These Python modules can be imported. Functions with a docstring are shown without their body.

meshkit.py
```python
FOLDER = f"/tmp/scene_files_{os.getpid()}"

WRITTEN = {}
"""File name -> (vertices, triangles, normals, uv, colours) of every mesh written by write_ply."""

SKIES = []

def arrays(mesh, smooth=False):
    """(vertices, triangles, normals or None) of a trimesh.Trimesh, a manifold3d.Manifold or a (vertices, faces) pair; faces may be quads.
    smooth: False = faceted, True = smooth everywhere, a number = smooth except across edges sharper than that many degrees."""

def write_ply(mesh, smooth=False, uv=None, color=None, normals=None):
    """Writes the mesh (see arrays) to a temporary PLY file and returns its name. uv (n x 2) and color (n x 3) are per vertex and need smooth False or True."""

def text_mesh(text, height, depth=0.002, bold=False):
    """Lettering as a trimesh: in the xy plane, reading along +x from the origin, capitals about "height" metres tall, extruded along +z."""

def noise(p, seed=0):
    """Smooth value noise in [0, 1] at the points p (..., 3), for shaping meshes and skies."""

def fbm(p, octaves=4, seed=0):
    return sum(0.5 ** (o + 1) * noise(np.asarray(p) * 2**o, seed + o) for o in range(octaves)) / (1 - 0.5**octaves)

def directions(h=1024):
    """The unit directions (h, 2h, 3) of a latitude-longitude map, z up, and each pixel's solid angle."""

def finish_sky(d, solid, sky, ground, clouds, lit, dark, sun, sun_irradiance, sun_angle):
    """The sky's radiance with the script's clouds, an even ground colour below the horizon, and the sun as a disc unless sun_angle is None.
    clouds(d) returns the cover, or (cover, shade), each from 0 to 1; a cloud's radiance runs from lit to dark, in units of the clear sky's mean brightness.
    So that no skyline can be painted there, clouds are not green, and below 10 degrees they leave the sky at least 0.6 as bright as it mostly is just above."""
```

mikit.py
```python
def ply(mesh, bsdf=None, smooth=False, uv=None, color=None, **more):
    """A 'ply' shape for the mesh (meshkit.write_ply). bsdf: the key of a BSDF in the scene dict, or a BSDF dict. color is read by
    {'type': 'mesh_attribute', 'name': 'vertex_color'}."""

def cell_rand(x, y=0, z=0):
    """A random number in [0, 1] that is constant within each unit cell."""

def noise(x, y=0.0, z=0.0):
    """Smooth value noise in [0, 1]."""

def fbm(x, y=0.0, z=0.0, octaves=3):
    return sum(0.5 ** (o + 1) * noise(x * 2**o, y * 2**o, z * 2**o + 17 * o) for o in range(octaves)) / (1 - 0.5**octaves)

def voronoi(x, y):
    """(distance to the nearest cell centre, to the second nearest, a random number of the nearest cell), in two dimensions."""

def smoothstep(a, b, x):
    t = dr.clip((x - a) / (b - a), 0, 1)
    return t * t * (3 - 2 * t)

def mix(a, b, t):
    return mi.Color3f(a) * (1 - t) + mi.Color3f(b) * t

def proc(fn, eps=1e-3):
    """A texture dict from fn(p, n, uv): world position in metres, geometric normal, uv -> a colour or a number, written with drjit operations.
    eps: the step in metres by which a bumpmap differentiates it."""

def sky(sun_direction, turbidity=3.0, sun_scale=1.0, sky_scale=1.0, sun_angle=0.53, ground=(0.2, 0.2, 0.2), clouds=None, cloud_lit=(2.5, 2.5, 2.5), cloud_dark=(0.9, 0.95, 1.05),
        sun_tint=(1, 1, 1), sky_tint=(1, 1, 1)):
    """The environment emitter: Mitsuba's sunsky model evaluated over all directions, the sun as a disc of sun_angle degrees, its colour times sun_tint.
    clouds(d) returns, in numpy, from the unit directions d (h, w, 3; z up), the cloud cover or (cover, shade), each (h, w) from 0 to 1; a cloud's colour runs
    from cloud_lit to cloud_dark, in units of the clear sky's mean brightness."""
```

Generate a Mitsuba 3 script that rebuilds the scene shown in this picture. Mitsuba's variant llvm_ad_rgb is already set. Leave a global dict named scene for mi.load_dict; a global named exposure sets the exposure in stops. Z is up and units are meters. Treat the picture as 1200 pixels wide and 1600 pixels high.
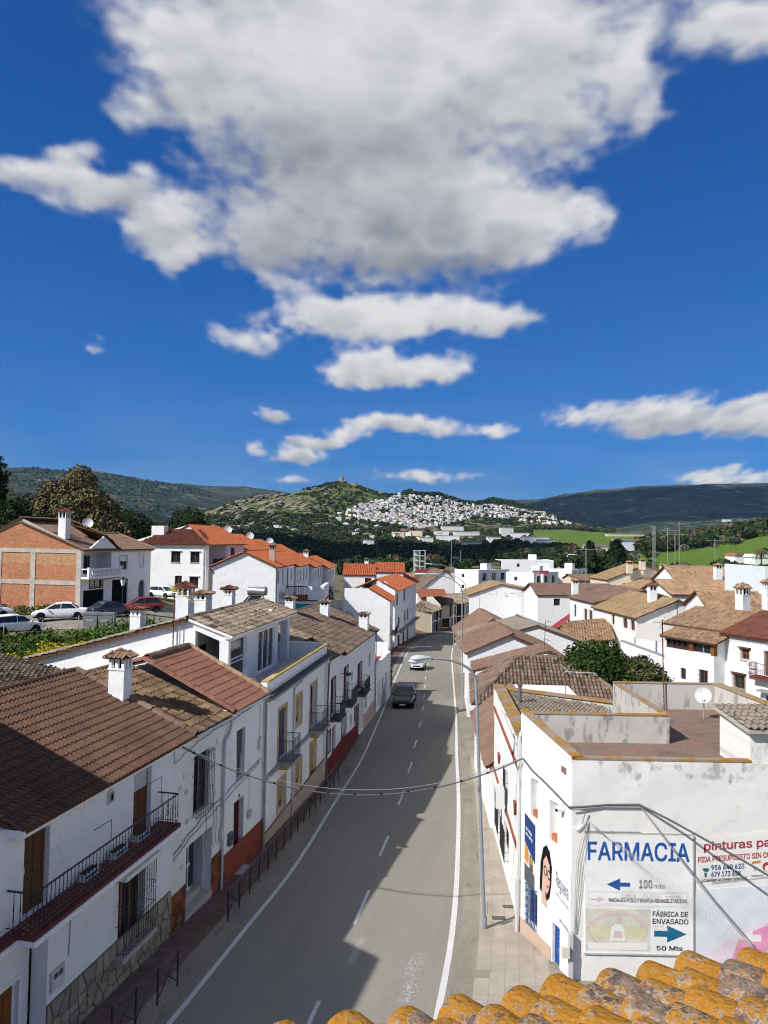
import math, numpy as np, trimesh, mitsuba as mi, drjit as dr, mikit, meshkit
from mikit import noise, fbm, voronoi, cell_rand, smoothstep, mix
from shapely.geometry import Polygon, Point, LineString, MultiPoint, box as sbox
from shapely.ops import voronoi_diagram, unary_union
from shapely import affinity
from scipy.interpolate import RBFInterpolator
T = mi.ScalarTransform4f
rng = np.random.default_rng(11)
scene, labels = {}, {}

# ------------------------------------------------------------------ camera, sky, exposure
exposure = 2.1
TILT, ROLL, EYE = math.atan2(45, 1150.0), 0.016, np.array([0, 0, 11.0])
_f = np.array([0, math.cos(TILT), math.sin(TILT)]); _u0 = np.array([0, -math.sin(TILT), math.cos(TILT)])
_u = math.cos(ROLL) * _u0 - math.sin(ROLL) * np.array([1.0, 0, 0])
scene['camera'] = {'type': 'perspective', 'fov': 2 * math.degrees(math.atan(600 / 1150.0)), 'fov_axis': 'x', 'near_clip': 0.1, 'far_clip': 40000.0,
                   'to_world': T().look_at(origin=EYE.tolist(), target=(EYE + _f).tolist(), up=_u.tolist())}
SUN = np.array([-0.81 * math.cos(math.radians(40)), -0.585 * math.cos(math.radians(40)), math.sin(math.radians(40))])

# clouds: (azimuth tangent, elevation tangent, half width, half height, density) of the lobes each cloud is made of
CLOUDS = [(-.06, .60, .25, .20, 1), (.02, .45, .20, .085, 1), (-.15, .415, .085, .055, 1), (.165, .425, .075, .06, .85), (.345, .645, .05, .10, .72),
          (.21, .65, .10, .14, 1), (-.27, .66, .08, .10, .9), (-.37, .60, .05, .04, .5), (.50, .735, .10, .045, .9), (0, .80, .36, .16, 1),
          (-.48, .495, .07, .028, .85), (-.44, .53, .035, .024, .75), (-.385, .475, .075, .036, .95), (-.31, .43, .06, .042, .95), (-.275, .385, .035, .036, .85), (.28, .45, .05, .035, .55),
          (.0, .306, .17, .028, 1), (-.10, .318, .06, .026, .9), (.13, .304, .08, .018, .85), (-.20, .272, .06, .020, .62), (-.13, .345, .04, .014, .5),
          (-.004, .236, .095, .026, 1.15), (-.035, .258, .05, .022, 1), (.06, .226, .05, .014, .8),
          (-.087, .139, .065, .013, .95), (.035, .158, .09, .013, .95), (-.12, .116, .045, .012, .95), (-.158, .171, .03, .011, .85), (-.188, .127, .014, .012, .75), (.148, .154, .035, .010, .6),
          (.40, .176, .17, .026, .95), (.52, .19, .10, .034, .95), (.48, .092, .10, .014, .62), (.078, .09, .13, .009, .42), (-.125, .083, .025, .007, .7), (-.38, .25, .03, .010, .4)]


def clouds(d):
    x, y, z = d[..., 0], np.maximum(d[..., 1], .04), d[..., 2]
    X0, Z0 = x / y, z / y
    front = d[..., 1] > .05
    depth = np.abs(Z0) + .16                 # clouds lie on a layer: towards the horizon they grow smaller and flatter
    U, V = X0 / depth * .66, np.log(depth) * .66
    fb = lambda a, b, s, o=5, seed=1: meshkit.fbm(np.stack([U * a * s, V * b * s, X0 * 0 + 3.1], -1), o, seed) - .5
    # ragged outlines: the lobes are looked up through a turbulent displacement that shrinks towards the horizon, as the clouds do
    near = np.clip(.22 + 1.5 * np.abs(Z0), .2, 1.0)
    X = X0 + near * (.10 * fb(5, 7, 1, 5, 2) + .055 * fb(18, 26, 1, 4, 12))
    Z = Z0 + near * (.065 * fb(5, 7, 1, 5, 4) + .04 * fb(18, 26, 1, 4, 14))
    free, under = np.ones(X.shape), np.zeros(X.shape)
    wsum = np.full(X.shape, 1e-6)
    for cx, cz, rx, rz, den in CLOUDS:
        dx, dz = (X - cx) / rx, (Z - cz) / rz
        r2 = dx ** 2 + dz ** 2
        k = np.clip(den * np.exp(-1.15 * r2 ** 1.35), 0, .999)
        free = free * (1 - k); w = k ** 2 + 1e-9 * k
        under = under + w * np.clip(dz, -1.3, 1.3); wsum = wsum + w
    under = under / wsum
    f = 1 - free
    puff = 1 - np.abs(2 * meshkit.fbm(np.stack([U * 11, V * 17, X0 * 0 + 1.7], -1), 5, 21) - 1)
    n = fb(7, 9, 1, 6, 5) + .45 * fb(22, 30, 1, 5, 9)
    g = f + (1.15 * n + .95 * fb(45, 60, 1, 4, 17) + .30 * (puff - .75)) * (1 - .45 * f) * np.clip(f * 3.2, 0, 1)
    cover = np.clip((g - .13) / .76, 0, 1); cover = cover * cover * (3 - 2 * cover)
    rim = np.clip(1.35 - f, 0, 1)
    big = np.exp(-(((X0 + .03) / .24) ** 2 + ((Z0 - .50) / .13) ** 2) ** 1.3) + .8 * np.exp(-(((X0 - .02) / .17) ** 2 + ((Z0 - .375) / .022) ** 2))
    shade = .47 - .48 * under + .75 * fb(4, 7, 1, 5, 31) + .42 * fb(14, 20, 1, 5, 33) + .66 * big - .45 * rim + .6 * fb(2, 3.4, 1, 4, 35) - .8 * (puff - .78)
    cover = np.maximum(cover, .24 * np.exp(-np.maximum(z, 0) / .10) * np.clip(.55 + 1.4 * fb(3, 14, 1, 5, 41), .2, 1.2))   # thin veil low over the hills
    back = np.stack([d[..., 0] * 3.2, d[..., 1] * 3.2, d[..., 2] * 6], -1)
    cb = np.clip((meshkit.fbm(back, 5, 3) - .49) / .12, 0, 1) * np.clip(z * 8, 0, 1)
    inside = front & (np.abs(X0) < .8) & (Z0 < 1.05)
    return np.where(inside, cover, cb) * np.clip(z * 40, 0, 1), np.clip(np.where(inside, shade, .3), 0, 1)


scene['sky'] = mikit.sky(SUN.tolist(), turbidity=4, clouds=clouds, cloud_lit=(4.0, 4.05, 4.15), cloud_dark=(1.45, 1.6, 1.85), sun_scale=1.12, sky_tint=(.075, .33, .72), sun_tint=(.82, .98, 1.32), ground=(.16, .16, .13))

# ------------------------------------------------------------------ palette and materials
PAL = {
    'white': (.80, .80, .78), 'white_warm': (.78, .76, .71), 'white_grey': (.62, .62, .60), 'white_blue': (.66, .72, .76), 'cream': (.68, .58, .42), 'ochre': (.42, .27, .115), 'yellow': (.50, .36, .17),
    'terracotta': (.30, .10, .06), 'redbase': (.26, .075, .05), 'redbrown': (.16, .045, .04), 'darkred': (.10, .018, .018), 'brown': (.13, .065, .035), 'wood': (.22, .09, .03), 'darkbrown': (.06, .035, .025),
    'black': (.012, .013, .015), 'iron': (.02, .022, .026), 'grey': (.30, .30, .30), 'lightgrey': (.50, .50, .50), 'darkgrey': (.10, .105, .11), 'pole': (.24, .265, .285), 'alu': (.55, .56, .57),
    'blue': (.03, .10, .33), 'navy': (.03, .06, .17), 'teal': (.02, .14, .24), 'signred': (.36, .06, .07), 'pink': (.72, .30, .45), 'palepink': (.72, .62, .66), 'paleblue': (.69, .705, .74), 'skin': (.60, .40, .31),
    'fadedcream': (.63, .61, .53), 'fadedpink': (.62, .51, .47), 'fadedyellow': (.62, .60, .40), 'orange': (.55, .25, .06), 'green': (.05, .12, .03), 'awning_green': (.02, .25, .22), 'awning_red': (.32, .05, .06),
    'stone1': (.33, .29, .22), 'stone2': (.27, .24, .19), 'stone3': (.37, .31, .22), 'mortar': (.16, .145, .12), 'brick': (.42, .17, .085), 'brick2': (.45, .24, .12), 'concrete': (.46, .42, .36), 'marking': (.62, .61, .58), 'markold': (.36, .35, .33),
    'plaster_grey': (.45, .45, .43), 'roof_floor': (.24, .13, .095), 'gravel': (.21, .18, .145), 'carwhite': (.75, .75, .75), 'carblack': (.012, .015, .02), 'carblue': (.025, .035, .06), 'carred': (.22, .015, .02), 'carsilver': (.42, .44, .46), 'cargrey': (.12, .125, .13),
    'tyre': (.02, .02, .02), 'lamp_glass': (.7, .72, .74), 'taillight': (.25, .01, .01), 'plate': (.7, .7, .68), 'slab1': (.385, .338, .278), 'slab2': (.37, .325, .268), 'slab3': (.40, .352, .29), 'slabdark': (.17, .15, .13), 'manhole': (.12, .11, .10),
    'leaf_dark': (.028, .046, .018), 'leaf_mid': (.040, .066, .018), 'leaf_light': (.075, .11, .025), 'leaf_olive': (.10, .095, .045), 'leaf_euca': (.16, .135, .065), 'leaf_yellow': (.50, .40, .02), 'leaf_brown': (.12, .085, .055), 'leaf_bare': (.16, .14, .12),
    'grass': (.075, .13, .02), 'trunk': (.10, .075, .055), 'rock': (.23, .20, .145), 'town_white': (.66, .66, .65), 'town_shade': (.5, .5, .5), 'roof_far': (.28, .13, .08), 'roof_grey': (.26, .25, .24), 'win_dark': (.05, .055, .065), 'castle': (.33, .26, .17),
    'tilefloor': (.135, .047, .042), 'tilewhite': (.6, .58, .54), 'dish': (.62, .62, .60), 'plastic_grey': (.16, .165, .17), 'aerial': (.45, .35, .05), 'bird': (.6, .6, .58), 'joint': (.30, .24, .18), 'base_cream': (.48, .40, .30), 'base_pink': (.50, .37, .29),
    'rust': (.16, .07, .035), 'cloud': (.85, .85, .86), 'glassgreen': (.10, .13, .13)}
PI_ = {k: i for i, k in enumerate(PAL)}
_tab = np.array(list(PAL.values()), float)
TAB = [mi.Float(np.ascontiguousarray(_tab[:, k]).astype(np.float32)) for k in range(3)]


def look_up(tabs, i):
    i = mi.UInt32(dr.clip(mi.Float(i), 0, dr.width(tabs[0]) - 1))
    return mi.Color3f(*[dr.gather(mi.Float, t, i) for t in tabs])


def paint_fn(p, n, uv):
    g = uv.y
    k = fbm(p.x * 2.3, p.y * 2.3, p.z * 2.3, 2) - .5
    k2 = noise(p.x * 31, p.y * 31, p.z * 31) - .5
    return look_up(TAB, uv.x) * (1 + g * (k * .7 + k2 * .35))


def wall_fn(p, n, uv):
    c = look_up(TAB, uv.x)
    a = fbm(p.x * .9, p.y * .9, p.z * .9, 3)
    run = fbm(p.x * 2.6 + 9, p.y * 2.6, p.z * .55, 3)
    spot = noise(p.x * 14, p.y * 14, p.z * 9)
    stain = smoothstep(.62, .74, run) * smoothstep(.45, .70, spot)
    return c * (1 + .09 * (a - .5)) * (1 - .13 * stain * uv.y * 5)


def wall_south_fn(p, n, uv):   # the old lime-washed end wall: mould and grime under its coping, repaired patches
    c = look_up(TAB, uv.x)
    a = fbm(p.x * .8, p.y * .8, p.z * .8, 3)
    f1 = fbm(p.x * 1.1 + 3, p.z * 1.3, 0, 3)
    f2 = fbm(p.x * 5.5, p.z * 4.2, 4, 3)
    near_top = dr.clip((p.z - 3.55 + 1.5 * (f1 - .5)) / 1.2, 0, 1)
    mould = smoothstep(.68, .86, f2 * .55 + near_top * .42)
    crack = smoothstep(.02, .0, dr.abs(fbm(p.x * 1.7, p.z * 1.7, 9, 4) - .5)) * smoothstep(.52, .62, f1)
    flake = smoothstep(.74, .78, fbm(p.x * 2.4 + 20, p.z * 2.4, 2, 3))
    c = c * (1 + .10 * (a - .5))
    c = mix(c, mi.Color3f(.70, .68, .64), flake * .4)
    c = mix(c, mi.Color3f(.33, .32, .29), mould * .75)
    return mix(c, mi.Color3f(.45, .44, .41), crack * .2)


def concrete_fn(p, n, uv):     # parapets: grey render with black water streaks and lichen
    a = fbm(p.x * 1.5, p.y * 1.5, p.z * 1.5, 3)
    run = fbm(p.x * 4.2, p.y * 4.2, p.z * .7, 3)
    sp = fbm(p.x * 9, p.y * 9, p.z * 5, 2)
    c = mi.Color3f(.52, .495, .445) * (.85 + .3 * a)
    c = mix(c, mi.Color3f(.16, .155, .14), smoothstep(.50, .66, run) * smoothstep(.3, .6, sp) * .62)
    return c


def coping_fn(p, n, uv):
    a = fbm(p.x * 3.2, p.y * 3.2, p.z * 3.2, 4)
    b = noise(p.x * 23, p.y * 23, p.z * 23)
    c = mix(mi.Color3f(.27, .20, .13), mi.Color3f(.36, .30, .24), b)
    return mix(c, mi.Color3f(.36, .185, .045), smoothstep(.46, .60, a + .2 * (b - .5)))


TS = [((.118, .067, .048), (.172, .100, .070), (.080, .054, .043)), ((.215, .100, .070), (.275, .138, .10), (.16, .08, .06)), ((.13, .083, .054), (.28, .18, .105), (.062, .050, .033)),
      ((.42, .122, .052), (.50, .165, .075), (.34, .10, .05)), ((.19, .14, .10), (.40, .32, .235), (.085, .068, .052)), ((.145, .10, .075), (.25, .185, .14), (.085, .065, .05)),
      ((.30, .18, .105), (.45, .30, .185), (.20, .14, .09)), ((.29, .195, .105), (.37, .26, .15), (.20, .14, .08)), ((.185, .118, .085), (.265, .175, .13), (.13, .09, .07)), ((.24, .20, .16), (.30, .255, .205), (.19, .16, .13)),
      ((.19, .075, .05), (.27, .11, .075), (.13, .06, .045))]
TT = [[mi.Float(np.array([s[j][k] for s in TS], np.float32)) for k in range(3)] for j in range(3)]


def tile_fn(p, n, uv):
    c = mix(look_up(TT[0], uv.y), look_up(TT[1], uv.y), uv.x)
    c = mix(look_up(TT[2], uv.y), c, smoothstep(.0, .16, uv.x))
    a = fbm(p.x * 1.6, p.y * 1.6, p.z * 1.6, 3)
    b = noise(p.x * 27, p.y * 27, p.z * 27)
    c = mix(c, look_up(TT[2], uv.y), smoothstep(.50, .64, a + .35 * (b - .5)) * .5)
    return c * (.78 + .44 * b)


def lichen_fn(p, n, uv):
    x, y, z = p.x, p.y, p.z
    a = fbm(x * 9 + uv.x * 40, y * 9, z * 9, 5)
    b = fbm(x * 52, y * 52, z * 52, 3)
    c0 = noise(x * 160, y * 160, z * 160)
    base = mix(mi.Color3f(.115, .085, .070), mi.Color3f(.27, .195, .15), smoothstep(.35, .65, fbm(x * 11, y * 11, z * 11 + 5, 3)) * .9) * (.6 + .8 * c0)
    pale = mix(mi.Color3f(.36, .28, .20), mi.Color3f(.46, .40, .30), b)
    lich = mix(mi.Color3f(.30, .125, .018), mi.Color3f(.42, .215, .042), b) * (.82 + .36 * c0)
    m = a + .36 * (b - .5) + (uv.x - .5) * .30
    c = mix(base, pale, smoothstep(.38, .415, m) * .6)
    c = mix(c, lich, smoothstep(.60, .66, noise(x * 75 + 9, y * 75, z * 75)) * .55)
    return mix(c, mix(lich, base, smoothstep(.60, .68, b) * .7), smoothstep(.425, .46, m))


def asphalt_fn(p, n, uv):
    g = noise(p.x * 40, p.y * 40, 0) * .5 + noise(p.x * 95, p.y * 95, 3) * .5
    a = fbm(p.x * .35, p.y * .12, 2, 4)
    c = mi.Color3f(.262, .243, .205) * (.86 + .28 * g) * (.90 + .20 * a)
    along = p.x - .18 * p.y
    track = fbm(along * 2.2 + 5, p.y * .06, 11, 3)
    c = c * (.94 + .12 * track)
    old = smoothstep(.56, .62, fbm(along * 1.4, p.y * .25, 8, 4) + .2 * (noise(p.x * 12, p.y * 12, 1) - .5))
    c = mix(c, mi.Color3f(.23, .215, .19), old * .35)
    seam = smoothstep(.018, .006, dr.abs(along - 2.35 + .05 * noise(p.y * .4, 3, 1))) * smoothstep(.35, .6, noise(p.y * .3, 1, 4))
    return c * (1 - .14 * seam)


def pave_fn(p, n, uv):       # small reddish pavement tiles, 20 cm
    u, v = p.x * .979 - p.y * .204, p.x * .204 + p.y * .979
    fu, fv = u * 5 - dr.floor(u * 5), v * 5 - dr.floor(v * 5)
    j = smoothstep(.06, .02, dr.minimum(fu, fv))
    c = mix(mi.Color3f(.15, .098, .085), mi.Color3f(.20, .135, .118), cell_rand(u * 5, v * 5)) * (.75 + .5 * fbm(p.x * 1.1, p.y * 1.1, 0, 3))
    return c * (1 - .4 * j)


def gutter_fn(p, n, uv):
    a = fbm(p.x * 1.6, p.y * .8, 1, 4)
    b = noise(p.x * 45, p.y * 45, 2)
    c = mix(mi.Color3f(.22, .195, .16), mi.Color3f(.33, .295, .24), a) * (.8 + .4 * b)
    return mix(c, mi.Color3f(.10, .10, .06), smoothstep(.66, .80, fbm(p.x * 3, p.y * 1.6, 7, 3)) * .35)


def ground_fn(p, n, uv):     # uv.x: green (0 dry earth .. 1 lush grass), uv.y: rock
    a = fbm(p.x * .31, p.y * .31, p.z * .3, 3)
    c1 = fbm(p.x * .021, p.y * .021, p.z * .03, 4)
    b = noise(p.x * 2.7, p.y * 2.7, p.z * 2.7)
    far = smoothstep(120, 600, dr.sqrt(p.x * p.x + p.y * p.y))
    m = a * (1 - far) + c1 * far
    earth = mix(mi.Color3f(.15, .12, .075), mi.Color3f(.22, .185, .125), m)
    grass = mix(mi.Color3f(.070, .120, .022), mi.Color3f(.125, .190, .040), .5 * m + .5 * b)
    c = mix(earth, grass, smoothstep(.30, .62, uv.x + .6 * (m - .5)))
    scrub = smoothstep(.47, .55, .45 * c1 + .55 * fbm(p.x * .06 + 30, p.y * .06, 3, 4))
    c = mix(c, mi.Color3f(.028, .040, .018), scrub * dr.clip(1.6 - 1.7 * uv.x, 0, 1) * far)
    strata = fbm((p.x * .5 + p.z) * .06, p.y * .012, p.z * .09, 4)
    rock = mix(mi.Color3f(.15, .13, .10), mi.Color3f(.32, .28, .22), fbm(p.x * .12, p.y * .12, p.z * .2, 3))
    c = mix(c, rock, smoothstep(.52, .60, uv.y + .9 * (strata - .5)))
    return c * (.8 + .4 * b)


def mountain_fn(p, n, uv):
    a = fbm(p.x * .004, p.y * .004, p.z * .006, 5)
    b = fbm(p.x * .022, p.y * .022, p.z * .02, 4)
    c = mix(mi.Color3f(.026, .038, .022), mi.Color3f(.060, .066, .036), smoothstep(.38, .70, a * .6 + b * .4))
    c = mix(c, mi.Color3f(.07, .10, .03), smoothstep(.55, .75, uv.x + .5 * (a - .5)))
    return mix(c, mi.Color3f(.24, .215, .18), smoothstep(.66, .74, b + uv.y * .3) * .55)


def terrace_fn(p, n, uv):    # worn red-painted roof terrace
    a = fbm(p.x * .9, p.y * 1.7, 0, 4)
    b = fbm(p.x * 6, p.y * 7, 3, 3)
    c = mix(mi.Color3f(.16, .12, .095), mi.Color3f(.26, .19, .155), a)
    return mix(c, mi.Color3f(.30, .11, .085), smoothstep(.60, .72, a * .5 + b * .5) * .8) * (.8 + .4 * b)


def leaf_fn(p, n, uv):
    return look_up(TAB, uv.x) * (.45 + 1.1 * uv.y)


def brick_fn(p, n, uv):      # far brick gable, coursing finer than the picture
    c = look_up(TAB, uv.x)
    row = dr.floor(p.z / .075)
    along = (p.x + p.y * .5) / .24 + .5 * (row - 2 * dr.floor(row / 2))
    j = dr.minimum(along - dr.floor(along), p.z / .075 - row)
    c = c * (.78 + .44 * cell_rand(along, row)) * (.85 + .3 * fbm(p.x, p.y, p.z, 3))
    return mix(c, mi.Color3f(.45, .40, .33), smoothstep(.14, .05, j) * .5)


def M(fn, rough=None, spec=.5, metal=0.0, coat=0.0, two=True, bump=None):
    col = fn if isinstance(fn, dict) else mikit.proc(fn)
    b = {'type': 'diffuse', 'reflectance': col} if rough is None else {'type': 'principled', 'base_color': col, 'roughness': rough, 'specular': spec, 'metallic': metal, 'clearcoat': coat}
    if bump:
        b = {'type': 'bumpmap', 'arbitrary': mikit.proc(bump[0], eps=bump[2]), 'scale': bump[1], 'bsdf': b}
    return {'type': 'twosided', 'bsdf': b} if two else b


scene.update({
    'paint': M(paint_fn), 'satin': M(paint_fn, .42), 'metal': M(paint_fn, .35, metal=.85), 'carpaint': M(paint_fn, .35, coat=1.0), 'wall': M(wall_fn, bump=(lambda p, n, uv: fbm(p.x * 1.7, p.y * 1.7, p.z * 1.7, 3), .045, .01)), 'wall_south': M(wall_south_fn, bump=(lambda p, n, uv: fbm(p.x * 1.3, p.y * 1.3, p.z * 1.3, 4), .05, .01)), 'concrete_old': M(concrete_fn), 'coping_old': M(coping_fn),
    'tile': M(tile_fn), 'lichen': M(lichen_fn, bump=(lambda p, n, uv: fbm(p.x * 60, p.y * 60, p.z * 60, 3), .012, .002)), 'asphalt': M(asphalt_fn), 'pave': M(pave_fn), 'gutter': M(gutter_fn), 'ground_mat': M(ground_fn), 'mountain_mat': M(mountain_fn), 'terrace': M(terrace_fn), 'leaf': M(leaf_fn), 'brickwork': M(brick_fn),
    'pane': M({'type': 'rgb', 'value': [.018, .022, .026]}, .06, .6)})


# ------------------------------------------------------------------ helpers
def key(name, parent=None):
    full = f'{parent}__{name}' if parent else name
    used = lambda k: k in scene or k in labels or any_prefix.get(k)
    k, i = full, 0
    while used(k):
        i += 1
        k = f'{full}_{i:03d}'
    any_prefix[k] = True
    return k


any_prefix = {}


def thing(name, label, cat, group=None):
    k = key(name)
    labels[k] = {'label': label, 'category': cat}
    if group: labels[k]['group'] = group
    return k


class Fr:   # a vertical wall plane: s along it, o out of it, z up
    def __init__(s, A, t, flip=False):
        s.A = np.array(A, float); s.t = np.array(t, float); s.t /= np.linalg.norm(s.t)
        s.n = np.array([s.t[1], -s.t[0]]) * (-1 if flip else 1)

    def P(s, a, o, z):
        return np.array([s.A[0] + s.t[0] * a + s.n[0] * o, s.A[1] + s.t[1] * a + s.n[1] * o, z])

    def map(s, v):
        v = np.asarray(v, float)
        return np.stack([s.A[0] + s.t[0] * v[:, 0] + s.n[0] * v[:, 1], s.A[1] + s.t[1] * v[:, 0] + s.n[1] * v[:, 1], v[:, 2]], 1)

    def sub(s, a, o, ang=0):   # a frame turned by ang degrees about a point of this one
        c, d = math.cos(math.radians(ang)), math.sin(math.radians(ang))
        p = s.P(a, o, 0)[:2]
        f = Fr(p, (s.t[0] * c - s.t[1] * d, s.t[0] * d + s.t[1] * c)); f.n = np.array([s.n[0] * c - s.n[1] * d, s.n[0] * d + s.n[1] * c])
        return f


W0 = Fr((0, 0), (1, 0)); W0.n = np.array([0.0, 1.0])
BOXF = np.array([[0, 1, 3], [0, 3, 2], [4, 6, 7], [4, 7, 5], [0, 4, 5], [0, 5, 1], [2, 3, 7], [2, 7, 6], [0, 2, 6], [0, 6, 4], [1, 5, 7], [1, 7, 3]])


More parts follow.
